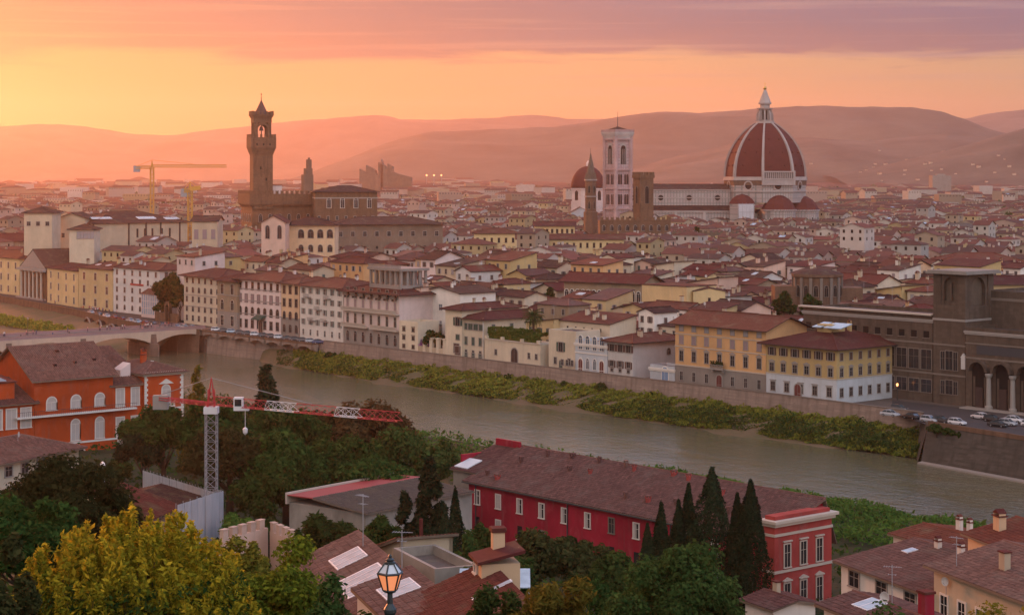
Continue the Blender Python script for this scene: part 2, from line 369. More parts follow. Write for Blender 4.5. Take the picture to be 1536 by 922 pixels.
# ------------------------------------------------------------------ roofs
def roof_uv(pts):
    P = [Vector(p) for p in pts]; n = (P[1]-P[0]).cross(P[2]-P[0]).normalized()
    if n.z < 0: n = -n
    u = Vector((0,0,1)).cross(n)
    u = u.normalized() if u.length > 1e-3 else Vector((1,0,0)); v = n.cross(u)
    return [(p.dot(u), p.dot(v)) for p in P]
def roof_faces(L, D, kind, pitch, ov, z, axis='x', rf=.5):
    """slopes as polygons, plus a function giving the height of the roof above (x, y)"""
    x0, x1, y0, y1 = -ov, L+ov, -ov, D+ov; e = z-ov*pitch
    if kind == 'hip':
        a, b = x1-x0, y1-y0; m = min(a, b)/2; zr = e+m*pitch
        if a >= b:
            p, q = (x0+m, y0+m, zr), (x1-m, y0+m, zr)
            fs = [[(x0,y0,e),(x1,y0,e),q,p],[(x1,y0,e),(x1,y1,e),q],[(x1,y1,e),(x0,y1,e),p,q],[(x0,y1,e),(x0,y0,e),p]]
        else:
            p, q = (x0+m, y0+m, zr), (x0+m, y1-m, zr)
            fs = [[(x0,y0,e),(x1,y0,e),p],[(x1,y0,e),(x1,y1,e),q,p],[(x1,y1,e),(x0,y1,e),q],[(x0,y1,e),(x0,y0,e),p,q]]
        hf = lambda x, y: e+pitch*min(x-x0, x1-x, y-y0, y1-y)
    elif kind == 'gable':
        if axis == 'x':
            yr = D*rf; zr = z+yr*pitch; p2 = (zr-z)/max(.1, (D-yr)); eb = z-ov*p2
            fs = [[(x0,y0,e),(x1,y0,e),(x1,yr,zr),(x0,yr,zr)],[(x1,y1,eb),(x0,y1,eb),(x0,yr,zr),(x1,yr,zr)]]
            hf = lambda x, y: z+pitch*y if y < yr else zr-(y-yr)*p2
        else:
            xr = L*rf; zr = z+xr*pitch; p2 = (zr-z)/max(.1, (L-xr)); eb = z-ov*p2
            fs = [[(x0,y1,e),(x0,y0,e),(xr,y0,zr),(xr,y1,zr)],[(x1,y0,eb),(x1,y1,eb),(xr,y1,zr),(xr,y0,zr)]]
            hf = lambda x, y: z+pitch*x if x < xr else zr-(x-xr)*p2
    elif kind == 'shed':
        zb = z+(D+ov)*pitch; fs = [[(x0,y0,e),(x1,y0,e),(x1,y1,zb),(x0,y1,zb)]]; hf = lambda x, y: z+pitch*y
    elif kind == 'shedx':
        zb = z+(L+ov)*pitch; fs = [[(x0,y1,e),(x0,y0,e),(x1,y0,zb),(x1,y1,zb)]]; hf = lambda x, y: z+pitch*x
    return fs, hf
def roof_mb(fs, th=.22, ribs=0.0, seed=0):
    b = MB(); r = random.Random(seed)
    for f in fs:
        b.poly(f, 0, roof_uv(f))
        b.poly([(x,y,z-th) for x,y,z in reversed(f)], 1)
    cnt = {}
    for f in fs:
        for k in range(len(f)):
            a, c = f[k], f[(k+1)%len(f)]; key = tuple(sorted((a, c))); cnt[key] = cnt.get(key, 0)+1
    for f in fs:
        for k in range(len(f)):
            a, c = f[k], f[(k+1)%len(f)]
            if cnt[tuple(sorted((a, c)))] == 1: b.poly([(a[0],a[1],a[2]-th),(c[0],c[1],c[2]-th),c,a], 1)
    # ridge and hip tiles
    for (a, c), n in cnt.items():
        if n == 2 and (Vector(a)-Vector(c)).length > .5: b.tube([Vector(a)+Vector((0,0,.02)), Vector(c)+Vector((0,0,.02))], .15 if ribs else .2, 6, 0)
    if ribs:
        for f in fs:
            P = [Vector(p) for p in f]; n = (P[1]-P[0]).cross(P[2]-P[0]).normalized()
            u = Vector((0,0,1)).cross(n).normalized(); v = n.cross(u); o = P[0]
            q = [((p-o).dot(u), (p-o).dot(v)) for p in P]; u0, u1 = min(p[0] for p in q), max(p[0] for p in q)
            s = u0+ribs/2
            while s < u1:
                vv = []
                for k in range(len(q)):
                    (a0, b0), (a1, b1) = q[k], q[(k+1)%len(q)]
                    if (a0-s)*(a1-s) < 0: vv.append(b0+(b1-b0)*(s-a0)/(a1-a0))
                if len(vv) >= 2:
                    lo, hi = min(vv), max(vv); nseg = max(1, int((hi-lo)/.5))
                    for g in range(nseg):
                        va, vb = lo+(hi-lo)*g/nseg, lo+(hi-lo)*(g+1)/nseg
                        ha = ribs*.46+r.uniform(-.02,.02); hb = ha-.05; wd = ribs*.34; j = r.uniform(-.015,.015)
                        pr = [[o+u*(s+j+dx)+v*vq+n*(dh*hh+.005) for dx, dh in ((-wd,0),(-wd*.6,.8),(wd*.6,.8),(wd,0))] for vq, hh in ((va,ha),(vb,hb))]
                        uvb = (u.dot(o)+s, v.dot(o))
                        uv = [(o.dot(u)+s, o.dot(v)+va+.05)]*4; i = b.vs(pr[0]+pr[1])
                        for f_ in ((0,1,5,4),(1,2,6,5),(2,3,7,6),(3,2,1,0)): b.f.append(tuple(i+q_ for q_ in f_)); b.m.append(0); b.uv.append(uv)
                s += ribs
    return b
def chimney(roof, hf, x, y, r, big=1.0, mat=None, cap='redroof'):
    b = MB(); w = r.uniform(.35,.6)*big; h = r.uniform(.9,1.7)*big; z = hf(x, y)
    b.box(-w,w,-w*.7,w*.7,-.7,h,0); b.box(-w*1.25,w*1.25,-w*.95,w*.95,h,h+.12,1)
    if r.random() < .5: b.prism_y([(-w*1.1,h+.35),(w*1.1,h+.35),(0,h+.35+w*.7)], -w*.8, w*.8, 1); b.box(-w,-w*.8,-w*.6,w*.6,h+.12,h+.36,0); b.box(w*.8,w,-w*.6,w*.6,h+.12,h+.36,0)
    return part('chimney', b, [mat or MAT['beige'], MAT[cap]], roof, (x, y, z))
def skylight(roof, hf, x, y, w, h, kind):
    e = .3; z0 = hf(x, y); gx = (hf(x+e, y)-hf(x-e, y))/(2*e); gy = (hf(x, y+e)-hf(x, y-e))/(2*e)
    b = MB(); t = .14
    def P(a, c, up): return (a, c, gx*a+gy*c+up)
    ring = lambda up, k: [P(-w/2*k, -h/2*k, up), P(w/2*k, -h/2*k, up), P(w/2*k, h/2*k, up), P(-w/2*k, h/2*k, up)]
    b.rings([ring(0,1), ring(t,1)], 0); b.poly(ring(t+.012, .92), 1)
    for q in range(1, max(1, int(w/1.1))):
        xx = -w/2+w*q/max(1, int(w/1.1)); b.poly([P(xx-.05,-h/2,t+.03),P(xx+.05,-h/2,t+.03),P(xx+.05,h/2,t+.03),P(xx-.05,h/2,t+.03)], 0)
    return part('skylight', b, [MAT['whitemetal'], MAT['rooflight']], roof, (x, y, z0))
def dish_mb():
    b = MB(); b.tube([(0,0,-.2),(0,0,1.0)], .035, 6, 0)
    b.rings([[(.06*math.cos(a), -.02, 1.15+.06*math.sin(a)) for a in [2*math.pi*k/14 for k in range(14)]],
             [(.30*math.cos(a), -.08, 1.15+.30*math.sin(a)) for a in [2*math.pi*k/14 for k in range(14)]],
             [(.45*math.cos(a), -.18, 1.15+.45*math.sin(a)) for a in [2*math.pi*k/14 for k in range(14)]],
             [(.46*math.cos(a), -.15, 1.15+.46*math.sin(a)) for a in [2*math.pi*k/14 for k in range(14)]],
             [(.28*math.cos(a), -.03, 1.15+.28*math.sin(a)) for a in [2*math.pi*k/14 for k in range(14)]]], 1)
    b.tube([(0,-.1,.75),(0,-.5,1.1)], .02, 5, 0); return b
def antenna_mb(h=2.6):
    b = MB(); b.tube([(0,0,-.3),(0,0,h)], .035, 6)
    b.tube([(-.7,0,h-.15),(.8,0,h-.15)], .022, 5)
    for k in range(7): b.tube([(-.65+k*.2,-.34+.02*k,h-.15),(-.65+k*.2,.34-.02*k,h-.15)], .014, 4)
    b.tube([(-.35,0,h-.8),(.35,0,h-.8)], .02, 5)
    for k in range(3): b.tube([(-.3+k*.3,-.3,h-.8),(-.3+k*.3,.3,h-.8)], .014, 4)
    return b
_D = {}
def dish(root, loc, rz=0):
    if 'd' not in _D: _D['d'] = dish_mb().mesh('satellite_dish', [MAT['antenna'], MAT['palegrey']])
    return link('satellite_dish', _D['d'], root, loc, rz)
def antenna(root, loc, rz=0, h=2.6):
    k = 'a%.1f' % h
    if k not in _D: _D[k] = antenna_mb(h).mesh('antenna', [MAT['antenna']])
    return link('antenna', _D[k], root, loc, rz)

# ------------------------------------------------------------------ a building on the line A -> B (front, left to right), going back by D
FOOT = []                                      # footprints already taken
def building(name, label, cat, A, B, D, h, base=0.0, wall='cream', roof='hip', pitch=.32, ov=.75, rmat='terracotta', rows=(), ground=None, cornice=None,
             courses=(), chim=0, sky=(), group=None, seed=1, axis='x', rf=.5, ribs=0.0, quoin=None, parapet=.0, courseside='FR'):
    A, B = Vector((A[0], A[1], 0)), Vector((B[0], B[1], 0)); d = B-A; L = d.length; rz = math.atan2(d.y, d.x); r = random.Random(seed)
    root = thing(name, label, cat, (A.x, A.y, base), rz, group)
    c = A+d*.5+Vector((-d.y, d.x, 0)).normalized()*D*.5; FOOT.append((c.x, c.y, d.x/L, d.y/L, L/2, D/2, name))
    b = MB(); b.box(0,L,0,D,0,h)
    hf = lambda x, y: h
    if roof in ('hip','gable','shed','shedx'):
        fs, hf = roof_faces(L, D, roof, pitch, ov, h, axis, rf)
        if roof == 'gable':
            if axis == 'x':
                for x0, x1 in ((0,.3),(L-.3,L)):
                    b.rings([[(x0,0,h),(x0,D*rf,hf(0,D*rf)-.2),(x0,D,h)],[(x1,0,h),(x1,D*rf,hf(0,D*rf)-.2),(x1,D,h)]])
            else: 
                for y0, y1 in ((0,.3),(D-.3,D)): b.prism_y([(0,h),(L,h),(L*rf,hf(L*rf,0)-.2)], y0, y1)
        if roof == 'shed':
            for x0, x1 in ((0,.3),(L-.3,L)): b.rings([[(x0,0,h),(x0,D,h+D*pitch-.2),(x0,D,h)],[(x1,0,h),(x1,D,h+D*pitch-.2),(x1,D,h)]])
            b.box(0,L,D-.3,D,h,h+D*pitch-.2)
        if roof == 'shedx':
            for y0, y1 in ((0,.3),(D-.3,D)): b.prism_y([(0,h),(L,h),(L,h+L*pitch-.2)], y0, y1)
            b.box(L-.3,L,0,D,h,h+L*pitch-.2)
    elif roof == 'flat':
        pz = parapet or .8
        b.box(0,L,0,.3,h,h+pz); b.box(0,L,D-.3,D,h,h+pz); b.box(0,.3,.3,D-.3,h,h+pz); b.box(L-.3,L,.3,D-.3,h,h+pz)
    wl = part('wall', b, MAT[wall], root)
    rf_o = None
    if roof in ('hip','gable','shed','shedx'):
        rf_o = part('roof', roof_mb(fs, .22, ribs, seed), [MAT[rmat], MAT['doordark'] if not ribs else MAT['brown']], root)
    elif roof == 'flat':
        q = MB(); q.box(.3,L-.3,.3,D-.3,h,h+.06); rf_o = part('roof', q, MAT[rmat], root)
    if ground:
        gm, gh = ground; q = MB()
        q.box(-.02,L+.02,-.02,0,0,gh); q.box(L,L+.02,0,D,0,gh); q.box(-.02,0,0,D,0,gh); part('ground_floor', q, MAT[gm], root)
    for zc, ch, cm in courses:
        q = MB(); q.box(-.14,L+.14,-.14,0,zc,zc+ch); q.box(L,L+.14,0,D,zc,zc+ch); q.box(-.14,0,0,D,zc,zc+ch); part('string_course', q, MAT[cm], root)
    if cornice:
        q = MB(); e = .34; q.box(-e,L+e,-e,0,h-.5,h-.02); q.box(L,L+e,0,D,h-.5,h-.02); q.box(-e,0,0,D,h-.5,h-.02)
        q.box(-.2,L+.2,-.2,0,h-.85,h-.5); q.box(L,L+.2,0,D,h-.85,h-.5); q.box(-.2,0,0,D,h-.85,h-.5); part('cornice', q, MAT[cornice], root)
    if quoin:
        q = MB()
        for k in range(int(h/.5)):
            t = .7 if k%2 else .45
            q.box(-.06,t,-.06,0,k*.5,k*.5+.46); q.box(L-t,L+.06,-.06,0,k*.5,k*.5+.46); q.box(L,L+.06,0,t,k*.5,k*.5+.46)
        part('quoins', q, MAT[quoin], root)
    put_windows(root, L, D, rows, r)
    if rf_o is not None and roof != 'flat':
        for k in range(chim): chimney(rf_o, hf, r.uniform(.12,.88)*L, r.uniform(.2,.8)*D, r, r.uniform(.8,1.3), MAT[wall] if r.random() < .6 else MAT['beige'])
        for (fx, fy, sw, sh_) in sky: skylight(rf_o, hf, fx*L, fy*D, sw, sh_, 0)
    return dict(root=root, L=L, D=D, h=h, hf=hf, roof=rf_o, wall=wl, r=r)

# ------------------------------------------------------------------ foliage
def leaves_mesh(name, C, N, size, mat, seed, aspect=1.5, sv=.35, mi=None):
    """one small quad per leaf clump: C centres (n,3), N normals (n,3)"""
    g = np.random.default_rng(seed); n = len(C)
    N = N+g.normal(0, .55, (n, 3)); N /= np.linalg.norm(N, axis=1, keepdims=True)+1e-9
    a = np.cross(N, g.normal(0, 1, (n, 3))); a /= np.linalg.norm(a, axis=1, keepdims=True)+1e-9; b = np.cross(N, a)
    s = size*np.clip(g.normal(1, sv, (n, 1)), .4, 2.0)*.5
    V = np.stack([C-a*s*aspect, C-b*s*.75+N*s*.2, C+a*s*aspect, C+b*s*.75-N*s*.1], 1).reshape(-1, 3)
    me = bpy.data.meshes.new(name); me.vertices.add(4*n); me.vertices.foreach_set('co', V.astype(np.float32).ravel())
    me.loops.add(4*n); me.loops.foreach_set('vertex_index', np.arange(4*n, dtype=np.int32))
    me.polygons.add(n); me.polygons.foreach_set('loop_start', np.arange(0, 4*n, 4, dtype=np.int32))
    for m_ in (mat if isinstance(mat, (list, tuple)) else [mat]): me.materials.append(m_)
    if mi is not None: me.polygons.foreach_set('material_index', np.asarray(mi, dtype=np.int32))
    me.update(calc_edges=True); return me
def crown_pts(kind, n, rx, rz, seed, K=38):
    """leaf positions for a crown whose middle is at the origin, half width rx, half height rz"""
    g = np.random.default_rng(seed)
    if kind == 'cypress':
        t = g.random(n)**.85; prof = np.clip(np.sin(np.pi*np.clip(t*.88+.10, 0, 1))**.75, .03, 1)*(1-t**3*.55)
        th = g.random(n)*2*np.pi; lump = 1+.20*np.sin(th*3+t*9+seed)+.13*np.sin(th*5-t*23+seed*2)+.08*np.sin(th*9+t*47)
        rr = rx*prof*lump*np.sqrt(g.uniform(.62, 1.06, n)); z = (t*2-1)*rz
        C = np.stack([rr*np.cos(th), rr*np.sin(th), z+g.normal(0, .15, n)], 1)
        N = np.stack([np.cos(th), np.sin(th), np.full(n, .9)], 1); return C, N
    # clumps: an inner set filling the volume and an outer set making an uneven outline
    d = g.normal(0, 1, (K, 3)); d[:, 2] = np.abs(d[:, 2])*1.0-.35*g.random(K); d /= np.linalg.norm(d, axis=1, keepdims=True)
    rad = g.uniform(.40, .95, (K, 1))
    cen = d*rad*np.array([rx, rx, rz]); cr = g.uniform(.13, .40, K)*rx*(.9 if kind != 'umbrella' else .75)
    if kind == 'umbrella': cen[:, 2] = cen[:, 2]*.5+rz*.35
    if kind == 'cone':
        t = g.random(K); a = g.random(K)*2*np.pi; rr = rx*(1-t)**.8*g.uniform(.45,.85,K); cen = np.stack([rr*np.cos(a), rr*np.sin(a), (t*2-1)*rz], 1); cr = (.16+.24*(1-t))*rx
    wsum = cr**2/np.sum(cr**2); idx = g.choice(K, n, p=wsum)
    q = g.normal(0, 1, (n, 3)); q[:, 2] += .35; q /= np.linalg.norm(q, axis=1, keepdims=True)
    rr = cr[idx][:, None]*g.uniform(.25, 1.0, (n, 1))**.45*(1+.25*g.normal(0, 1, (n, 1))*.5)
    C = cen[idx]+q*rr*np.array([1, 1, max(.8, min(2.4, .62*rz/rx))]); N = q*.8+np.array([0, 0, .5]); return C, N
CROWN = {}
def crown(kind, variant, n, rx, rz, leafsize, mat, aspect=1.5, K=38):
    key = (kind, variant, n, rx, rz, leafsize, mat)
    if key not in CROWN:
        C, N = crown_pts(kind, n, rx, rz, 11+variant*7+len(kind), K)
        CROWN[key] = leaves_mesh('crown', C, N, leafsize, MAT[mat], variant+3, aspect)
    return CROWN[key]
TRUNK = {}
def trunk_mesh(h, rad, spread, kind, mat, seed):
    key = (round(h,1), round(rad,2), round(spread,1), kind, mat, seed)
    if key in TRUNK: return TRUNK[key]
    r = random.Random(seed); b = MB()
    b.tube([(0,0,-.3),(r.uniform(-.1,.1),r.uniform(-.1,.1),h*.4),(r.uniform(-.2,.2),r.uniform(-.2,.2),h*.75),(0,0,h)], [rad*1.25,rad,rad*.75,rad*.35], 8)
    if kind != 'cypress':
        for k in range(7):
            a = k*2.4+r.random(); z0 = h*r.uniform(.4,.75); e = Vector((math.cos(a)*spread*r.uniform(.6,.9), math.sin(a)*spread*r.uniform(.6,.9), h*r.uniform(.85,1.15)))
            s = Vector((0,0,z0)); b.tube([s, s.lerp(e,.5)+Vector((0,0,-.12*h*.2)), e], [rad*.5,rad*.32,rad*.1], 6)
    TRUNK[key] = b.mesh('trunk', MAT[mat], True); return TRUNK[key]
TREES = []
def tree(name, label, x, Y, z0, ztop, width, kind='round', mat='leafdark', n=5000, ls=.5, variant=0, group=None, bark='bark', cfrac=.72, K=38, aspect=1.5):
    """a tree standing at (x, Y) with crown top at ztop and crown width in metres"""
    hgt = ztop-z0; root = thing(name, label, 'tree', (x, Y, z0), variant*.7, group)
    if kind == 'cypress': cfrac = .95
    ch = hgt*cfrac; rz = ch/2; rx = width/2
    cm = crown(kind, variant, n, rx, rz, ls, mat, aspect, K)
    link('crown', cm, root, (0, 0, hgt-rz))
    link('trunk', trunk_mesh(hgt*(1-cfrac*.55), max(.12, width*.035), width*.3, kind, bark, variant), root)
    TREES.append((x, Y, rx)); return root
# ------------------------------------------------------------------ hillside under the viewpoint, near bank
TP = [(-60,54),(-6,52.3),(0,52),(14,43),(23,39.3),(30,36),(42,30.5),(60,22),(82,15),(105,9),(127,4),(147,3),(170,1),(238,0),(246,-2.5),(256,-7.9),(262,-8.1)]
def T(X, Y):
    n = .76*X+.65*Y
    return float(np.interp(n, [p[0] for p in TP], [p[1] for p in TP]))
def grid_mesh(name, P, mats):
    nu, nv = P.shape[:2]; me = bpy.data.meshes.new(name); idx = np.arange(nu*nv).reshape(nu, nv)
    q = np.stack([idx[:-1,:-1], idx[1:,:-1], idx[1:,1:], idx[:-1,1:]], -1).reshape(-1, 4)
    me.vertices.add(nu*nv); me.vertices.foreach_set('co', P.reshape(-1, 3).astype(np.float32).ravel())
    me.loops.add(q.size); me.loops.foreach_set('vertex_index', q.astype(np.int32).ravel())
    me.polygons.add(len(q)); me.polygons.foreach_set('loop_start', np.arange(0, q.size, 4, dtype=np.int32))
    for m in mats: me.materials.append(m)
    me.update(calc_edges=True); me.polygons.foreach_set('use_smooth', [True]*len(q)); return me
def earth(name, a, b, sc=.08):
    m, t = newmat(name); tc = t.n('ShaderNodeTexCoord')
    f = t.noise(tc.outputs['Object'], sc, 5, .62, .4); f2 = t.noise(tc.outputs['Object'], sc*9, 4, .6)
    c = t.mix(t.math('MULTIPLY_ADD', f, 2.6, -.8, clamp=True), C4(a), C4(b)); c = t.mix(t.math('MULTIPLY', f2, .5), c, C4([k*.5 for k in a]))
    bp = t.n('ShaderNodeBump'); bp.inputs['Strength'].default_value = .6; bp.inputs['Distance'].default_value = .3; t.l(f2, bp.inputs['Height'])
    return fin(t, principled(t, c, .95, .1, 0, bp.outputs[0]).outputs[0], m)
earth('hillgrass', (.022,.034,.014), (.05,.05,.024)); earth('bankearth', (.16,.115,.075), (.10,.10,.05), .12); earth('cityground', (.10,.085,.075), (.16,.13,.11), .02); earth('sand', (.33,.25,.18), (.25,.19,.13), .1)
us = np.linspace(-260, 760, 120); ns = np.concatenate([np.linspace(-40, 236, 90), np.linspace(240, 262, 12)])
P = np.zeros((len(us), len(ns), 3)); g = np.random.default_rng(3)
for i, u in enumerate(us):
    for j, n in enumerate(ns):
        p = un(u, n); z = np.interp(n, [q[0] for q in TP], [q[1] for q in TP])
        P[i, j] = (p.x, p.y, z+(.5*math.sin(u*.13+n*.07)+.35*math.sin(u*.31-n*.23) if 10 < n < 240 else 0) - (0.0 if n < 240 else .25*math.sin(u*.21)+.2*math.sin(u*.57)))
P[:, :, 2] = np.maximum(P[:, :, 2], -8.2)
tag(link('hillside_ground', grid_mesh('hillside_ground', P[::-1], [MAT['hillgrass']])), kind='structure')

# ------------------------------------------------------------------ city plain, one sheet to the horizon
WALLN = [(1900,318),(1536,323),(1392,327)]
WP = [onN(x, n) for x, n in ((1384,338.5),(1200,340),(1000,340),(780,340),(560,340),(430,339.5),(312,338))]
WL = [onN(x, n) for x, n in ((268,333),(208,333),(160,338),(108,349),(0,361),(-200,380),(-500,400))]
WR = [onN(x, n) for x, n in ((1900,316),(1700,319),(1536,323),(1392,327))]
edge = WR+WP+WL
b = MB()
for p, q in zip(edge, edge[1:]):
    if (p-q).length > .01: b.poly([(q.x,q.y,0),(p.x,p.y,0),(p.x+900*ND.x+600,p.y+900*ND.y+600,0),(q.x+900*ND.x*.2,q.y+1500,0)]) if False else None
far = [(7400,160),(7400,14600),(-6300,14600),(-6300,1000)]
pts = [(p.x,p.y,0.0) for p in edge]
pts = [(pts[0][0]+40, 160, 0.0)]+pts
b.poly([(x,y,z) for x,y,z in ([(far[0][0],far[0][1],0)]+[(far[1][0],far[1][1],0)]+[(far[2][0],far[2][1],0)]+[(far[3][0],far[3][1],0)]+pts[::-1])])
import bmesh
me = b.mesh('city_ground', MAT['cityground']); bm = bmesh.new(); bm.from_mesh(me); bmesh.ops.triangulate(bm, faces=bm.faces[:]); bmesh.ops.recalc_face_normals(bm, faces=bm.faces[:]); bm.to_mesh(me); bm.free()
tag(link('city_ground', me), kind='structure')

# ------------------------------------------------------------------ river
m, t = newmat('water'); tc = t.n('ShaderNodeTexCoord')
rot = t.mapping(tc.outputs['Object'], (1, 1, 1), (0, 0, 0), (0, 0, R(-40.5)))
w1 = t.noise(t.mapping(rot, (.55, .30, 1)), 1.0, 4, .6, .5); w2 = t.noise(t.mapping(rot, (.06, .025, 1)), 1.0, 3, .5, 1.2); w3 = t.noise(t.mapping(rot, (1.6, 1.0, 1)), 1.0, 3, .6)
hgt = t.math('ADD', t.math('MULTIPLY', w1, .55), t.math('ADD', t.math('MULTIPLY', w2, .5), t.math('MULTIPLY', w3, .22)))
bp = t.n('ShaderNodeBump'); bp.inputs['Strength'].default_value = .8; t.l(t.math('MULTIPLY_ADD', w2, .9, .0), bp.inputs['Distance']); t.l(hgt, bp.inputs['Height'])
c = t.mix(t.math('MULTIPLY_ADD', w2, 2.2, -.6, clamp=True), (.115,.105,.055,1), (.085,.088,.058,1))
pb = principled(t, c, .06, .5, 0, bp.outputs[0]); pb.inputs['IOR'].default_value = 1.33
fin(t, pb.outputs[0], m)
nu = np.linspace(-260, 1250, 60); nn = np.linspace(240, 400, 8); P = np.array([[tuple(un(u, n, -7.5)) for n in nn] for u in nu])
tag(link('river_water', grid_mesh('river_water', P[::-1], [MAT['water']])), kind='structure')

# far bank between the wall and the water: sandy edge, rough grass and brush
P = []; g = np.random.default_rng(5)
for x in np.linspace(1386, 400, 150):
    q = onN(x, 340); u = q.x*UD.x+q.y*UD.y; row = []
    wob = 1.6*math.sin(u*.09)+1.0*math.sin(u*.23+1)+.5*math.sin(u*.6); wd = float(np.interp(x, [400, 440, 560, 1000, 1300, 1386], [1.5, 6, 11, 13, 12.5, 11]))
    for f, z in ((0,-2.9),(.25,-3.6),(.55,-5.0),(.8,-6.6),(.93,-7.25),(1.0,-7.42),(1.12,-7.9)):
        row.append(tuple(un(u, 339.6-wd*f-(wob*f if f > .3 else 0), z+(.25*math.sin(u*.4+f*9) if 0 < f < .9 else 0))))
    P.append(row)
P = np.array(P); tag(link('river_bank', grid_mesh('river_bank', P[::-1], [MAT['bankearth']])), kind='structure')
# the wider bare bank upstream of the bridge
P = []
for x in np.linspace(262, -420, 50):
    nw = float(np.interp(x, [-500,-200,0,108,160,208,268], [400,380,361,349,338,333,333])); q = onN(x, nw); u = q.x*UD.x+q.y*UD.y; n0 = q.x*ND.x+q.y*ND.y
    wd = float(np.interp(x, [-400, 0, 150, 230, 262], [60, 48, 34, 18, 8]))+2*math.sin(u*.1)
    P.append([tuple(un(u, n0-.4-wd*f, z+.2*math.sin(u*.3+f*7))) for f, z in ((0,-2.0),(.2,-3.2),(.5,-5.0),(.75,-6.2),(.92,-7.0),(1.08,-8.0))])
tag(link('upstream_bank', grid_mesh('upstream_bank', np.array(P)[::-1], [MAT['bankearth']])), kind='structure')
def strip_leaves(name, xs, n0f, n1f, zf, count, hmin, hmax, size, mat, seed, clump=.12, hs=lambda x: 1.0):
    g = np.random.default_rng(seed); C = np.zeros((count, 3))
    x = g.uniform(xs[0], xs[1], count); f = g.random(count)
    ux = np.zeros(count)
    for i in range(count):
        n = n0f(x[i])+(n1f(x[i])-n0f(x[i]))*f[i]; q = onN(x[i], n); u = q.x*UD.x+q.y*UD.y
        lump = .42+.5*math.sin(u*clump*1.3+n*.35)*math.sin(u*clump*3.7+1.3)+.33*math.sin(u*clump*9.1+n*1.4)+.2*math.sin(u*clump*23+n*2.1); lump = max(.03, lump)*hs(x[i])
        C[i] = (q.x, q.y, zf(f[i])+(hmin+(hmax-hmin)*lump)*g.random()**.6)
    N = g.normal(0, .6, (count, 3))+np.array([-.4,-.5,.8]); return leaves_mesh(name, C, N, size, MAT[mat], seed)
lo = lambda x: float(np.interp(x, [420, 560, 1000, 1300, 1386], [333, 330, 328.5, 328.8, 330]))
tag(link('bank_grass', strip_leaves('bank_grass', (440, 1384), lambda x: 338.8, lambda x: lo(x)-1.0, lambda f: -3.0-4.35*f, 52000, .2, 1.5, .5, 'grassleaf', 21)), kind='stuff')
tag(link('bank_undergrowth', strip_leaves('bank_undergrowth', (415, 1384), lambda x: lo(x)+6.2, lambda x: lo(x)-.9, lambda f: -5.2-2.1*f, 34000, .15, 3.3, .45, 'leafmid', 22, hs=lambda x: float(np.interp(x, [415,520,700,900,1050,1384], [1.0,.8,.45,.55,1.0,1.15])))), kind='stuff')
tag(link('upstream_grass', strip_leaves('upstream_grass', (-60, 112), lambda x: float(np.interp(x,[-60,0,112],[345,338,330])), lambda x: float(np.interp(x,[-60,0,112],[332,325,322])), lambda f: -4.2-1.3*f, 9000, .2, 1.6, .7, 'grassleaf', 23)), kind='stuff')

# ------------------------------------------------------------------ embankment walls
def wall_run(root, name, pts, z0f, z1, th, mat, batter=.0, zlow=-7.9):
    b = MB(); pts = [Vector((p.x, p.y, 0)) for p in pts]
    for p, q in zip(pts, pts[1:]):
        d = (q-p).normalized(); nrm = Vector((-d.y, d.x, 0))
        if nrm.dot(-ND) < 0: nrm = -nrm
        a0, a1 = p+nrm*batter, q+nrm*batter
        b.poly([(a0.x,a0.y,zlow),(a1.x,a1.y,zlow),(q.x,q.y,z1),(p.x,p.y,z1)] if d.dot(UD) < 0 else [(a1.x,a1.y,zlow),(a0.x,a0.y,zlow),(p.x,p.y,z1),(q.x,q.y,z1)])
        b.poly([(p.x,p.y,z1),(q.x,q.y,z1),(q.x-nrm.x*th,q.y-nrm.y*th,z1),(p.x-nrm.x*th,p.y-nrm.y*th,z1)])
        b.poly([(q.x-nrm.x*th,q.y-nrm.y*th,z1),(p.x-nrm.x*th,p.y-nrm.y*th,z1),(p.x-nrm.x*th,p.y-nrm.y*th,-.2),(q.x-nrm.x*th,q.y-nrm.y*th,-.2)])
    return part(name, b, MAT[mat], root)
def coping(root, pts, z, mat, w=.55):
    b = MB(); pts = [Vector((p.x, p.y, 0)) for p in pts]
    for p, q in zip(pts, pts[1:]):
        d = (q-p).normalized(); nrm = Vector((-d.y, d.x, 0))
        if nrm.dot(-ND) < 0: nrm = -nrm
        i = b.rings([[p+nrm*.12+Vector((0,0,z+.004)),p-nrm*w+Vector((0,0,z+.004)),p-nrm*w+Vector((0,0,z+.2)),p+nrm*.12+Vector((0,0,z+.2))],
                     [q+nrm*.12+Vector((0,0,z+.004)),q-nrm*w+Vector((0,0,z+.004)),q-nrm*w+Vector((0,0,z+.2)),q+nrm*.12+Vector((0,0,z+.2))]])
    return part('coping', b, MAT[mat], root)
ew = thing('embankment_wall', 'long plastered stone river wall above the brush covered bank, from bridge to sloping scarp', 'embankment wall')
WPa = [onN(x, n) for x, n in ((1384,338.5),(1200,340),(1000,340),(780,340),(560,340),(486,339.8))]; WPb = [onN(x, n) for x, n in ((486,339.8),(430,339.5),(312,338))]
wall_run(ew, 'wall_face', WPa, None, 1.0, .45, 'wallstone', .7); coping(ew, WPa, 1.0, 'trimdark'); wall_run(ew, 'wall_face', WPb, None, -.03, .45, 'wallstone', .7)
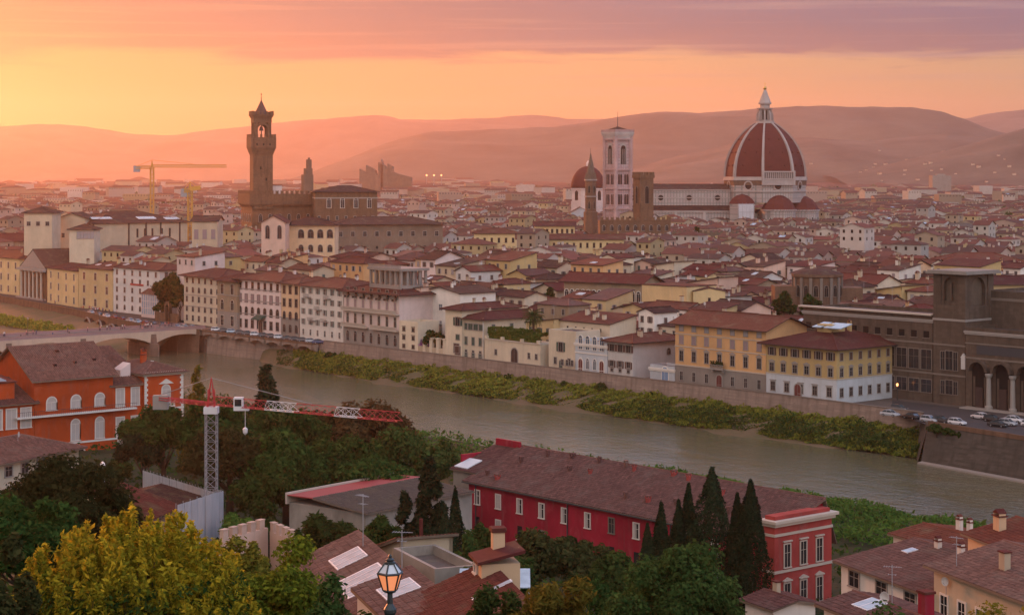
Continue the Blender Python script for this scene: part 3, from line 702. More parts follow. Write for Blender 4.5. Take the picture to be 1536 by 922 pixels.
# the cantilevered road edge near the bridge, carried on shallow corbel arches
cp = [onN(x, 339) for x in np.linspace(478, 312, 8)]
for k in range(7):
    p, q = cp[k], cp[k+1]; d = (q-p); L = d.length; dd = d.normalized(); nr = Vector((-dd.y, dd.x, 0))
    if nr.dot(-ND) < 0: nr = -nr
    b = MB(); N = 10
    top = [p+dd*(L*s/N) for s in range(N+1)]
    def zz(s): x = 2*s/N-1; return -3.0+2.1*math.sqrt(max(0, 1-x*x))
    b.rings([[top[s]+nr*2.6+Vector((0,0,-.25)), top[s]+nr*(2.6 if 0 < s < N else 1.2)+Vector((0,0,max(-2.2, zz(s)))), top[s]+nr*.5+Vector((0,0,zz(s)-.3)), top[s]+Vector((0,0,-.25))] for s in range(N+1)])
    part('corbel_arch', b, MAT['wallstone'], ew)
b = MB()
for p, q in zip(cp, cp[1:]):
    d = (q-p).normalized(); nr = Vector((-d.y, d.x, 0)); nr = nr if nr.dot(-ND) > 0 else -nr
    b.rings([[p+nr*2.7+Vector((0,0,-.25)), p+nr*2.7+Vector((0,0,.4)), p+nr*2.4+Vector((0,0,.4)), p+nr*2.4+Vector((0,0,-.25))],[q+nr*2.7+Vector((0,0,-.25)), q+nr*2.7+Vector((0,0,.4)), q+nr*2.4+Vector((0,0,.4)), q+nr*2.4+Vector((0,0,-.25))]])
    b.rings([[p+nr*2.4+Vector((0,0,-.02)), p+Vector((0,0,-.02)), p+Vector((0,0,-.25)), p+nr*2.4+Vector((0,0,-.25))],[q+nr*2.4+Vector((0,0,-.02)), q+Vector((0,0,-.02)), q+Vector((0,0,-.25)), q+nr*2.4+Vector((0,0,-.25))]])
part('parapet', b, MAT['brickbrown'], ew)
sc = thing('scarp_wall', 'steep dark rubble scarp under the car park at the right', 'embankment wall')
wall_run(sc, 'wall_face', WR+[onN(1384, 338.5)], None, .3, .5, 'rubble', 2.2)
b = MB()
for p, q in zip(WR, WR[1:]):
    d = (q-p).normalized(); nr = -ND
    b.rings([[p+nr*.1+Vector((0,0,.304)), p-nr*.4+Vector((0,0,.304)), p-nr*.4+Vector((0,0,1.25)), p+nr*.1+Vector((0,0,1.25))],[q+nr*.1+Vector((0,0,.304)), q-nr*.4+Vector((0,0,.304)), q-nr*.4+Vector((0,0,1.25)), q+nr*.1+Vector((0,0,1.25))]])
part('parapet', b, MAT['brickbrown'], sc)
b = MB()
for p, q in zip(WR, WR[1:]):
    nr = -ND
    b.rings([[p+nr*2.0+Vector((0,0,-7.9)), p+nr*3.6+Vector((0,0,-7.9)), p+nr*3.6+Vector((0,0,-7.2)), p+nr*2.0+Vector((0,0,-7.1))],[q+nr*2.0+Vector((0,0,-7.9)), q+nr*3.6+Vector((0,0,-7.9)), q+nr*3.6+Vector((0,0,-7.2)), q+nr*2.0+Vector((0,0,-7.1))]])
part('footing', b, MAT['trimgrey'], sc)
uw = thing('upstream_wall', 'reddish river wall with arches under the curving road beyond the bridge', 'embankment wall')
wall_run(uw, 'wall_face', [onN(300, 336)]+WL, None, .35, .45, 'brickbrown', .6); coping(uw, [onN(300, 336)]+WL, .35, 'brickbrown')
for k in range(5):
    p = onN(222-18*k, 333 if k < 4 else 338); q = onN(222-18*(k+1)+5, 333 if k < 3 else (338 if k == 3 else 341)); d = (q-p); L = d.length; rz = math.atan2(-d.y, -d.x)
    bb = MB(); bb.prism_y(arch_pts(L*.8, 3.0), -1.5, .3, 0); bb2 = MB()
    o, i = arch_pts(L*.98, 3.5), arch_pts(L*.8, 3.0)
    bb.m = [0]*len(bb.m)
    for a in range(1, len(o)-1): bb.prism_y([i[a], o[a], o[a+1], i[a+1]], -1.9, -1.4, 1)
    part('arch', bb, [MAT['void'], MAT['wallstone']], uw, (q.x, q.y, -4.0), rz)

# road along the far bank
plain('asphalt', (.055,.05,.05), .9, .2, 0, .2, .3); plain('paving', (.20,.17,.15), .9, .15, 0, .2, .3)
b = MB(); ra = [onN(x, n) for x, n in ((480,340.3),(312,339.2),(268,334.3),(208,334.3),(160,339.3),(108,350.3),(0,362.3),(-200,381.3))]; rb = [onN(x, n) for x, n in ((480,345),(312,346.5),(268,351),(208,355),(160,358),(108,361),(0,372),(-200,392))]
for k in range(len(ra)-1): b.poly([(ra[k].x,ra[k].y,.006),(ra[k+1].x,ra[k+1].y,.006),(rb[k+1].x,rb[k+1].y,.006),(rb[k].x,rb[k].y,.006)][::-1])
tag(link('riverside_road', b.mesh('riverside_road', MAT['asphalt'])), kind='structure')
b = MB(); q0 = [onN(x, n) for x, n in ((1338,340),(1392,329),(1700,321),(1700,359),(1338,359))]; b.poly([(p.x,p.y,.006) for p in q0])
tag(link('car_park_asphalt', b.mesh('car_park_asphalt', MAT['asphalt'])), kind='structure')

# ------------------------------------------------------------------ bridge
NB = onN(292, 339); dB = -ND; rzB = math.atan2(dB.y, dB.x)
br = thing('stone_bridge', 'low concrete and stone road bridge with flat arches crossing the river at the left', 'bridge', (NB.x, NB.y, 0), rzB)
plaster('bridgestone', (.60,.45,.34), .2); plain('bridgerail', (.30,.20,.20))
LB, WB = 104, 7.0
def soffit(s):       # height of the underside along the deck
    pier = [-4, 20, 46, 72, 98]
    for a, c in zip(pier, pier[1:]):
        if a <= s <= c: x = (s-(a+c)/2)/((c-a)/2); return -.9-2.9*abs(x)**2.2
    return -3.4
st = list(np.linspace(0, LB, 105)); b = MB()
b.rings([[(s,-WB,soffit(s)),(s,-WB,.6),(s,WB,.6),(s,WB,soffit(s))] for s in st]); part('deck', b, MAT['bridgestone'], br)
for yy in (-WB, WB-.3):
    b = MB(); b.box(0,LB,yy-.0,yy+.3,.604,1.5,0); b.box(-.05,LB+.05,yy-.12,yy+.42,1.5,1.62,0); b.box(0,LB,yy-.1,yy+.0,.4,.62,0); part('parapet', b, MAT['bridgerail'], br)
b = MB(); b.box(0,LB,-WB+1.9,WB-1.9,.6,.612); part('carriageway', b, MAT['asphalt'], br)
b = MB()
for s0, s1 in ((-WB+.3,-WB+1.9),(WB-1.9,WB-.3)): b.box(0,LB,s0,s1,.6,.74)
part('pavement', b, MAT['paving'], br)
for s in (20, 46, 72, 98):
    b = MB(); b.prism_z([(s-1.6,-WB-.2),(s-.2,-WB-3.4),(s+.2,-WB-3.4),(s+1.6,-WB-.2),(s+1.6,WB+.2),(s+.2,WB+3.4),(s-.2,WB+3.4),(s-1.6,WB+.2)], -8.0, -3.45)
    b.rings([[(s-1.2,-WB-.2,-3.45),(s+1.2,-WB-.2,-3.45),(s+1.2,WB+.2,-3.45),(s-1.2,WB+.2,-3.45)],[(s-.9,-WB-.15,-.3),(s+.9,-WB-.15,-.3),(s+.9,WB+.15,-.3),(s-.9,WB+.15,-.3)]])
    part('pier', b, MAT['pier'], br)
b = MB(); b.box(-3.5,1.2,-WB-1.5,WB+1.5,-8.0,.55); part('abutment', b, MAT['pier'], br)

# ------------------------------------------------------------------ hills
def hill(name, prof, D, depth, mat, seed, zmin=0.0):
    g = np.random.default_rng(seed); xs = np.linspace(prof[0][0], prof[-1][0], 260)
    ph = g.uniform(0, 6.28, 12); P = []
    for x in xs:
        y = np.interp(x, [p[0] for p in prof], [p[1] for p in prof]); zc = max(H-(y-HY)/F*D, 2.0)
        X = (x-CX)/F*D; row = []
        rough = sum(math.sin(X*(.0026*1.7**k)+ph[k])*(.016/1.45**k) for k in range(8))*zc
        for f in np.linspace(0, 1, 22):
            s = math.sin(f*math.pi/2)**1.35
            k2 = sum(math.sin(X*.002*(1.6**k)+f*6*(k+1)+ph[(k+3)%12])*(.5/1.6**k) for k in range(5))
            zz = (zc+rough)*(s*(1+.16*k2*(1-f)*f*4))
            row.append((X*(1-(1-f)*.0), D-depth*(1-f), max(zz, .02)+.4 if f > 0 else .012))
        for f in (.35, 1.0): row.append((X, D+depth*.5*f, max((zc+rough)*(1-.8*f), .5)))
        P.append(row)
    P = np.array(P); return tag(link(name, grid_mesh(name, P, [MAT[mat]])), kind='structure')
earth('hillfar', (.025,.038,.03), (.15,.125,.09), .0028); earth('hillnear', (.02,.032,.026), (.15,.125,.09), .004)
hill('distant_hills', [(-260,196),(-120,188),(0,190),(60,187),(130,190),(200,202),(270,205),(330,195),(400,187),(490,182),(545,176),(572,175),(600,182),(650,181),(700,178),(760,175),(800,174),(860,178),(910,180),(960,190),(1100,205),(1300,215),(1400,196),(1440,179),(1480,172),(1536,165),(1640,160),(1800,170)], 13600, 2300, 'hillfar', 1)
hill('long_hill', [(470,264),(490,256),(520,240),(560,222),(600,209),(650,200),(700,198),(750,197),(830,193),(900,182),(950,172),(985,166),(1050,168),(1110,168),(1150,165),(1210,163),(1280,164),(1335,160),(1370,164),(1400,175),(1420,183),(1450,193),(1536,210),(1700,240)], 8800, 1900, 'hillfar', 2)
hill('middle_hill', [(880,264),(920,258),(960,250),(1000,238),(1060,225),(1100,215),(1200,206),(1260,210),(1300,212),(1340,207),(1400,200),(1450,205),(1536,208),(1700,215)], 7400, 1200, 'hillnear', 3)
hill('near_hill', [(1230,264),(1260,259),(1300,254),(1360,240),(1420,225),(1480,208),(1536,190),(1620,176),(1750,170)], 6500, 800, 'hillnear', 4)

# ------------------------------------------------------------------ the evening haze: one closed box of even density round everything
m = bpy.data.materials.new('haze'); m.use_nodes = True; t = NT(m.node_tree)
pv = t.n('ShaderNodeVolumePrincipled'); pv.inputs['Color'].default_value = (.98,.76,.64,1); pv.inputs['Density'].default_value = .000045; pv.inputs['Anisotropy'].default_value = .66
ou = t.n('ShaderNodeOutputMaterial'); t.l(pv.outputs[0], ou.inputs['Volume'])
b = MB(); b.box(-6500,7600,-120,14800,-9.3,600)
tag(link('haze', b.mesh('haze', m)), kind='stuff')
# ================================================================== cathedral
plaster('marble', (.42,.365,.335), .2); plaster('marblegreen', (.24,.25,.24), .3); plaster('marblepink', (.43,.29,.275), .25); plaster('rib', (.37,.315,.29), .15)
m, t = newmat('panelmarble'); tc = t.n('ShaderNodeTexCoord'); sx = t.n('ShaderNodeSeparateXYZ'); t.l(tc.outputs['Object'], sx.inputs[0])
cb = t.n('ShaderNodeCombineXYZ'); t.l(t.math('ADD', sx.outputs[0], t.math('MULTIPLY', sx.outputs[1], .8)), cb.inputs[0]); t.l(sx.outputs[2], cb.inputs[1])
brk_ = t.n('ShaderNodeTexBrick'); t.l(cb.outputs[0], brk_.inputs['Vector']); brk_.offset = 0
for k, v in (('Color1', (.42,.37,.34,1)), ('Color2', (.37,.30,.28,1)), ('Mortar', (.21,.21,.195,1)), ('Scale', 1.0), ('Brick Width', 2.1), ('Row Height', 3.6), ('Mortar Size', .28)): brk_.inputs[k].default_value = v
c = t.mix(t.math('MULTIPLY', t.noise(tc.outputs['Object'], .12, 4), .5), brk_.outputs[0], (.24,.20,.18,1)); fin(t, principled(t, c, .7, .2).outputs[0], m)
m, t = newmat('dometile'); tc = t.n('ShaderNodeTexCoord'); f = t.noise(tc.outputs['Object'], .18, 5, .65); wv = t.n('ShaderNodeTexWave', bands_direction='Z'); t.l(tc.outputs['Object'], wv.inputs['Vector']); wv.inputs['Scale'].default_value = .55; wv.inputs['Distortion'].default_value = .3
c = t.mix(f, (.070,.018,.015,1), (.135,.034,.026,1)); c = t.mix(t.math('MULTIPLY', wv.outputs[1], .28), c, (.07,.02,.017,1)); fin(t, principled(t, c, .85, .15).outputs[0], m)

DY = 1310.0; dc = W(1147.5, DY); px = DY/F
ROT = R(-10.5)                                       # one corner of the octagon a little left of the viewer
def octv(r, z, k): a = math.pi+ROT+k*math.pi/4; return Vector((-r*math.sin(a), r*math.cos(a), z))
cath = thing('cathedral', 'marble cathedral with the great ribbed red dome, white lantern and long nave', 'cathedral', (dc.x, DY, 0))
RD, Z0, ZT = 27.8, 50.5, 88.0
def prof(h): return math.sqrt(43.8**2-h*h)-16.4+.3
hs = np.linspace(0, ZT-Z0, 19)
b = MB()
for k in range(8):
    for h0, h1 in zip(hs, hs[1:]):
        b.poly([octv(prof(h0), Z0+h0, k+1), octv(prof(h0), Z0+h0, k), octv(prof(h1), Z0+h1, k), octv(prof(h1), Z0+h1, k+1)])
    for hh in (8, 17, 26):                          # small round vents in the tiles
        a = (octv(prof(hh), Z0+hh, k)+octv(prof(hh), Z0+hh, k+1))/2
        for s in (-.25, .25):
            e = octv(prof(hh), Z0+hh, k).lerp(octv(prof(hh), Z0+hh, k+1), .5+s); d = Vector((e.x, e.y, 0)).normalized()
            b.tube([e-d*.6, e+d*.9], .55, 6, 0)
dm = part('dome', b, MAT['dometile'], cath)
for k in range(8):
    rg = []
    for h in hs:
        p = octv(prof(h), Z0+h, k); d = Vector((p.x, p.y, 0)).normalized(); s = Vector((-d.y, d.x, 0)); q = 1.0-.4*h/(ZT-Z0)
        rg.append([p-s*q-d*.4, p-s*q+d*1.0, p+s*q+d*1.0, p+s*q-d*.4])
    bb = MB(); bb.rings(rg); part('rib', bb, MAT['rib'], cath)
def octring(r0, z0, r1, z1, m=0): 
    bb.rings([[octv(r0, z0, k) for k in range(8)], [octv(r1, z1, k) for k in range(8)]], m)
bb = MB(); octring(RD+.3, 33, RD+.3, 48.2, 0); part('drum', bb, [MAT['panelmarble']], cath)
bb = MB(); octring(RD+1.3, 48.2, RD+1.3, 49.2); octring(RD+.9, 49.2, RD+.9, Z0+.2); octring(RD+1.0, 40.4, RD+1.0, 41.3); part('cornice', bb, MAT['marble'], cath)
bb = MB(); octring(RD-.2, 44.9, RD+.75, 45.0); octring(RD+.75, 45.0, RD+.75, 48.15); part('bare_masonry', bb, MAT['brickbrown'], cath)
# the one finished gallery, on the face right of the middle, with its arcade
p0, p1 = octv(RD+1.6, 0, 0), octv(RD+1.6, 0, 1); p0, p1 = (p0, p1) if p0.x < p1.x else (p1, p0)
dd = (p1-p0).normalized(); LG = (p1-p0).length; rzg = math.atan2(dd.y, dd.x)
bb = MB(); bb.box(0,LG,-.9,.4,48.9,49.6); bb.box(0,LG,-.9,.4,53.8,54.6); bb.box(-.6,.9,-1,.5,45,54.8); bb.box(LG-.9,LG+.6,-1,.5,45,54.8); bb.box(0,LG,.45,.6,49.6,53.8,1)
for k in range(15):
    x = LG*(k+.5)/15; bb.box(x-.32,x+.32,-.7,.2,49.6,53.8)
bb.box(0,LG,-.6,.4,45,48.9)
part('gallery', bb, [MAT['rib'], MAT['trimdark']], cath, (p0.x, p0.y, 0), rzg)
for k in range(8):                                   # a round window in each face of the drum
    a, c_ = octv(RD+.35, 0, k), octv(RD+.35, 0, k+1); mid = (a+c_)/2
    if mid.y > 12: continue
    d = Vector((mid.x, mid.y, 0)).normalized(); bb = MB()
    for q in range(20):
        a0, a1 = 2*math.pi*q/20, 2*math.pi*(q+1)/20
        bb.prism_y([(2.5*math.cos(a0),2.5*math.sin(a0)),(3.5*math.cos(a0),3.5*math.sin(a0)),(3.5*math.cos(a1),3.5*math.sin(a1)),(2.5*math.cos(a1),2.5*math.sin(a1))], -.55, .1, 0, False)
    bb.prism_y([(2.5*math.cos(2*math.pi*q/20), 2.5*math.sin(2*math.pi*q/20)) for q in range(20)], -.12, .1, 1, False)
    part('round_window', bb, [MAT['rib'], MAT['void']], cath, (mid.x, mid.y, 44.6), math.atan2(d.y, d.x)+math.pi/2)
# lantern
bb = MB(); octring(7.0, ZT-.8, 7.0, ZT+.6); octring(6.2, ZT+.6, 6.2, ZT+1.4); octring(3.3, ZT+1.4, 3.3, ZT+13); octring(5.6, ZT+9.6, 5.9, ZT+10.4); octring(4.4, ZT+13, 4.6, ZT+14)
for k in range(8):
    p = octv(1, 0, k); d = Vector((p.x, p.y, 0)); s = Vector((-d.y, d.x, 0))
    bb.rings([[d*r_+s*w_+Vector((0,0,z_)) for r_, w_, z_ in ((3.0,.45,ZT+1.4),(6.0,.45,ZT+1.4),(6.0,-.45,ZT+1.4),(3.0,-.45,ZT+1.4))],
              [d*r_+s*w_+Vector((0,0,z_)) for r_, w_, z_ in ((3.0,.45,ZT+6),(5.8,.45,ZT+6),(5.8,-.45,ZT+6),(3.0,-.45,ZT+6))],
              [d*r_+s*w_+Vector((0,0,z_)) for r_, w_, z_ in ((3.0,.4,ZT+9.4),(4.2,.4,ZT+9.4),(4.2,-.4,ZT+9.4),(3.0,-.4,ZT+9.4))]])
    q = octv(3.32, ZT+2.2, k).lerp(octv(3.32, ZT+2.2, k+1), .5); d2 = Vector((q.x, q.y, 0)).normalized(); s2 = Vector((-d2.y, d2.x, 0)); q2 = q+d2*.06
    if q.y < 2: bb.poly([q2-s2*.5, q2+s2*.5, q2+s2*.5+Vector((0,0,6.5)), q2-s2*.5+Vector((0,0,6.5))], 1)
lan = part('lantern', bb, [MAT['rib'], MAT['void']], cath)
bb = MB(); octring(4.3, ZT+14, 1.0, ZT+22.5); octring(1.0, ZT+22.5, .3, ZT+23.6); part('cone_roof', bb, MAT['marble'], lan)
bb = MB(); bb.lathe([(.05,ZT+22.8),(.9,ZT+23.2),(1.25,ZT+24.2),(.9,ZT+25.2),(.05,ZT+25.6)], 12, 0, 0); bb.box(-.12,.12,-.12,.12,ZT+25.4,ZT+28.3); bb.box(-.75,.75,-.12,.12,ZT+26.9,ZT+27.2)
plain('gilt', (.55,.36,.10), .35, .5, .8); part('ball_and_cross', bb, MAT['gilt'], lan)
# nave: runs left from the dome
def cbox(name, x0, x1, y0, y1, z0, z1, mat, par=None):
    bb = MB(); bb.box(x0,x1,y0,y1,z0,z1); return part(name, bb, MAT[mat], par or cath)
NX0, NX1 = (947-1147.5)*px, -25.0
cbox('nave_wall', NX0, NX1, -9, 9, 0, 41.6, 'panelmarble'); cbox('aisle_wall', NX0, NX1, -19, -9.05, 0, 27.2, 'panelmarble')
for z0, z1, yy, pr in ((41.0,42.1,-9,.5),(36.0,36.5,-9,.25),(26.4,27.4,-19,.6),(21.5,22.0,-19,.25),(17.5,17.9,-19,.25)):
    cbox('string_course', NX0, NX1, yy-pr, yy-.01, z0, z1, 'marble')
bb = MB(); f = [(NX0-.5,-10,41.9),(NX1,-10,41.9),(NX1,0,45.6),(NX0-.5,0,45.6)]; f2 = [(NX1,10,41.9),(NX0-.5,10,41.9),(NX0-.5,0,45.6),(NX1,0,45.6)]
part('nave_roof', roof_mb([f, f2], .3), [MAT['brownroof'], MAT['marble']], cath)
bb = MB(); bb.box(-.05,0,0,0,0,0); f = [(NX0-.5,-19.8,27.6),(NX1,-19.8,27.6),(NX1,-9.05,31.0),(NX0-.5,-9.05,31.0)]
part('aisle_roof', roof_mb([f], .3), [MAT['brownroof'], MAT['marble']], cath)
for k in range(4):
    x = NX1-9-k*19.6; bb = MB()
    for q in range(18):
        a0, a1 = 2*math.pi*q/18, 2*math.pi*(q+1)/18
        bb.prism_y([(1.9*math.cos(a0),1.9*math.sin(a0)),(2.8*math.cos(a0),2.8*math.sin(a0)),(2.8*math.cos(a1),2.8*math.sin(a1)),(1.9*math.cos(a1),1.9*math.sin(a1))], -.4, .1, 0, False)
    bb.prism_y([(1.9*math.cos(2*math.pi*q/18), 1.9*math.sin(2*math.pi*q/18)) for q in range(18)], -.1, .1, 1, False)
    part('round_window', bb, [MAT['rib'], MAT['void']], cath, (x, -9.0, 36.2))
    bb = MB(); bb.box(-1.0,1.0,-.9,0,0,27.0); part('buttress', bb, MAT['marble'], cath, (x+9.6, -19, 0))
    link('window', window_mesh('arch', 1.5, 9, 'trimwhite'), cath, (x, -19.0, 10))
# tribunes: low half domes and chapels round the drum
for ang, rr, zt, zb in ((166, 11.5, 38.5, 27.5), (100, 12.0, 38.5, 27.0)):
    a = R(ang); cx_, cy_ = 25*math.sin(a), 25*math.cos(a)
    bb = MB(); bb.lathe([(rr,0),(rr,zb),(rr+.8,zb+.1),(rr+.8,zb+1.0)], 10, cx_, cy_, 0, .2); part('tribune', bb, MAT['panelmarble'], cath)
    bb = MB(); bb.lathe([(rr+.4,zb+1.0),(rr*.86,zb+4.6),(rr*.62,zb+8.0),(rr*.3,zb+10.2),(.3,zb+10.9)], 10, cx_, cy_, 0, .2); part('half_dome', bb, MAT['dometile'], cath)
    for k in range(5):
        wa = a+R(-50+25*k); bx, by = cx_+(rr-.0)*math.sin(wa), cy_+(rr-.0)*math.cos(wa)
        if by > -4: continue
        link('window', window_mesh('arch', 1.6, 9, 'trimwhite'), cath, (bx, by, 14), math.atan2(math.cos(wa), math.sin(wa))+math.pi/2)
bb = MB(); bb.lathe([(9,0),(9,31),(9.4,31.1),(9.4,32.4)], 8, -19, -25, 0, .3); part('sacristy', bb, MAT['panelmarble'], cath)
bb = MB(); bb.lathe([(9.6,32.4),(7.5,35.5),(4,38),(.2,39)], 8, -19, -25, 0, .3); part('sacristy_roof', bb, MAT['dometile'], cath)
# restoration scaffold wrapped in pale sheeting at its foot
scf = thing('wrapped_scaffold', 'tall pale sheeted scaffold against the cathedral below its dome', 'scaffold', (W(1119, DY-46).x, DY-46, 0))
bb = MB(); bb.box(-5,5,-2,2,0,32.5); plaster('sheet', (.55,.55,.58), .2); part('sheeting', bb, MAT['sheet'], scf)
bb = MB()
for k in range(6): bb.box(-5.1,5.1,-2.12,-2.0,5*k+2,5*k+2.2)
for k in range(5): bb.box(-5.05+2.5*k-.06,-5.05+2.5*k+.06,-2.14,-2.0,0,33.5)
part('poles', bb, MAT['metalgrey'], scf)

# ================================================================== bell tower
BY = 1296.0; bc = W(926.5, BY); bt = thing('bell_tower', 'square pink and white marble bell tower with tall windows and flat tiled top', 'bell tower', (bc.x, BY, 0), R(33))
s = 6.3; ztop = zat(200, BY); bb = MB(); bb.box(-s,s,-s,s,0,ztop-1)
m, t = newmat('towermarble'); tc = t.n('ShaderNodeTexCoord'); sx = t.n('ShaderNodeSeparateXYZ'); t.l(tc.outputs['Object'], sx.inputs[0])
cb = t.n('ShaderNodeCombineXYZ'); t.l(t.math('ADD', sx.outputs[0], sx.outputs[1]), cb.inputs[0]); t.l(sx.outputs[2], cb.inputs[1])
brk_ = t.n('ShaderNodeTexBrick'); t.l(cb.outputs[0], brk_.inputs['Vector']); brk_.offset = 0
for k, v in (('Color1', (.44,.34,.325,1)), ('Color2', (.41,.25,.25,1)), ('Mortar', (.22,.17,.17,1)), ('Scale', 1.0), ('Brick Width', 1.5), ('Row Height', 2.2), ('Mortar Size', .14)): brk_.inputs[k].default_value = v
fin(t, principled(t, brk_.outputs[0], .7, .2).outputs[0], m)
part('shaft', bb, MAT['towermarble'], bt)
for cx_ in (-s, s):
    for cy_ in (-s, s):
        bb = MB(); bb.lathe([(1.5,0),(1.5,ztop-1)], 8, cx_, cy_, 0, R(22.5)); part('corner_buttress', bb, MAT['marblepink'], bt)
lev = [zat(y, BY) for y in (313, 283, 255, 209)]
for z in lev: bb = MB(); bb.box(-s-1.2,s+1.2,-s-1.2,s+1.2,z-.5,z+.5); part('string_course', bb, MAT['marblepink'], bt)
bb = MB(); zc = lev[3]
for k in range(4): e = 1.0+.25*k; bb.box(-s-e,s+e,-s-e,s+e,zc+.5+k*.9,zc+.5+k*.9+.88)
e = 1.9; bb.box(-s-e,s+e,-s-e,s+e,zc+4.1,zc+4.9)
part('gallery_cornice', bb, MAT['marble'], bt)
bb = MB(); e = 1.8
for q0, q1, w0, w1 in ((-s-e,s+e,-s-e,-s-e+.3),(-s-e,s+e,s+e-.3,s+e),(-s-e,-s-e+.3,-s-e,s+e),(s+e-.3,s+e,-s-e,s+e)): bb.box(q0,q1,w0,w1,zc+4.9,zc+6.6)
part('parapet', bb, MAT['marblepink'], bt)
rr = s+1.4; za, zb = zc+5.2, zc+8.6
part('roof', roof_mb([[(-rr,-rr,za),(rr,-rr,za),(0,0,zb)],[(rr,-rr,za),(rr,rr,za),(0,0,zb)],[(rr,rr,za),(-rr,rr,za),(0,0,zb)],[(-rr,rr,za),(-rr,-rr,za),(0,0,zb)]], .2), [MAT['brownroof'], MAT['marble']], bt)
bb = MB(); bb.tube([(0,0,zb-.5),(0,0,zb+10.5)], [.22,.10], 6); part('mast', bb, MAT['metaldark'], bt)
for rz, face in ((0, (0,-1)), (R(90), (1,0)), (R(-90), (-1,0))):
    for zz, offs, w_, h_ in ((lev[0]+3.0, (-2.6,2.6), 1.5, 7.0), (lev[1]+3.0, (-2.6,2.6), 1.5, 7.0)):
        for o in offs:
            for d in (-.95, .95):
                lx, ly = (o+d, -s) if face == (0,-1) else ((s, o+d) if face == (1,0) else (-s, -o-d))
                link('window', window_mesh('arch_plain', w_, h_, 'marblepink', 'shutgrey', 'void'), bt, (lx*1.0, ly*1.0, zz), rz)
    lx, ly = face[0]*s, face[1]*s; zz = lev[2]+4.0
    b2 = MB(); b2.prism_y(arch_pts(5.6, 15.0), -.12, .02, 0, False); b2.prism_y(arch_pts(3.8, 12.8), -.3, -.1, 1, False); b2.box(-.75,-.45,-.5,-.3,0,10.4,0); b2.box(.45,.75,-.5,-.3,0,10.4,0)
    b2.prism_y([(-3.2,14.8),(3.2,14.8),(0,20.5)], -.25, .02, 2, False)
    part('belfry_window', b2, [MAT['marble'], MAT['void'], MAT['marblepink']], bt, (lx, ly, zz), rz)

# ================================================================== old town hall with its tower
PY = 1000.0; pp = PY/F
MER = {}
def merlons(root, mat, x0, y0, x1, y1, z, h, w, gap):
    d = Vector((x1-x0, y1-y0, 0)); L = d.length; d.normalize(); n = max(2, int(L/(w+gap))); st_ = L/n; key = (h, w, mat)
    if key not in MER: b = MB(); b.box(0,w,0,.6,0,h*.62); b.prism_y([(0,h*.62),(w,h*.62),(w,h),(w/2,h*.8),(0,h)], 0, .6); MER[key] = b.mesh('merlon', [MAT[mat]])
    for k in range(n):
        p = Vector((x0, y0, 0))+d*(st_*k+gap/2); link('merlon', MER[key], root, (p.x, p.y, z), math.atan2(d.y, d.x))
ph = thing('town_hall', 'brown crenellated stone palace with a very tall battlemented clock tower', 'palace', (W(378, PY).x, PY, 0), R(19))
zr = zat(291, PY); Wd, Dp = 40.0, 30.0
bb = MB(); bb.box(0,Wd,0,Dp,0,zr-7); bb.box(-1.6,Wd+1.6,-1.6,Dp+1.6,zr-5.4,zr)
for k in range(6): e = 1.6*(k+1)/6; bb.box(-e,Wd+e,-e,Dp+e,zr-7+k*.266,zr-7+(k+1)*.266)
part('wall', bb, MAT['pietra'], ph)
bb = MB()
for a_ in ((-1.6,-1.6,Wd+1.6,-1.6),(Wd+1.6,-1.6,Wd+1.6,Dp+1.6),(-1.6,Dp+1.6,-1.6,-1.6)): merlons(ph, 'pietra', *a_, zr, 1.9, 1.5, 1.1)
put_windows(ph, Wd, Dp, [('F', zr-4.4, 15, .9, 1.9, 'bare', 'trimdark', 'shutbrown', .02, .98, 'void'), ('L', zr-4.4, 11, .9, 1.9, 'bare', 'trimdark', 'shutbrown', .02, .98, 'void'),
    ('F', zr-15, 7, 1.7, 4.2, 'arch', 'trimgrey', 'shutbrown', .05, .95), ('L', zr-15, 5, 1.7, 4.2, 'arch', 'trimgrey', 'shutbrown', .05, .95)], rnd)
bb = MB(); bb.box(.2,Wd-.2,.2,Dp-.2,zr-.6,zr-.3); part('roof', bb, MAT['brownroof'], ph)
# tower
tw0, tw1 = .5, 11.0; tz1, tz2, tz3 = zat(232, PY), zat(206, PY), zat(172, PY)
bb = MB(); bb.box(tw0,tw1,-1.0,8.6,zr-8,tz1); twr = part('tower', bb, MAT['pietra'], ph)
bb = MB(); e = 1.5
for k in range(6): q = e*(k+1)/6; bb.box(tw0-q,tw1+q,-1-q,8.6+q,tz1+k*.7,tz1+(k+1)*.7)
bb.box(tw0-e,tw1+e,-1-e,8.6+e,tz1+4.2,tz2)
for a_ in ((tw0-e,-1-e,tw1+e,-1-e),(tw1+e,-1-e,tw1+e,8.6+e),(tw0-e,8.6+e,tw0-e,-1-e)): merlons(twr, 'pietra', *a_, tz2, 1.7, 1.1, .9)
part('gallery', bb, MAT['pietra'], twr)
bb = MB(); cxs = (tw0+.7, tw1-2.6); cys = (-.4, 6.3)
for a_ in cxs:
    for c_ in cys: bb.lathe([(1.15,tz2-.5),(1.15,tz3-4.2)], 12, a_+.95, c_+.95)
bb.box(tw0+.5,tw1-.5,-.5,8.1,tz3-4.2,tz3); 
for k in range(4): q = .25*(k+1); bb.box(tw0+.5-q,tw1-.5+q,-.5-q,8.1+q,tz3-1.8+k*.45,tz3-1.35+k*.45)
for a_ in ((tw0-.5,-1.5,tw1+.5,-1.5),(tw1+.5,-1.5,tw1+.5,9.1),(tw0-.5,9.1,tw0-.5,-1.5),(tw1+.5,8.4,tw0-.5,8.4)): merlons(twr, 'pietra', *a_, tz3, 2.0, 1.0, 1.0)
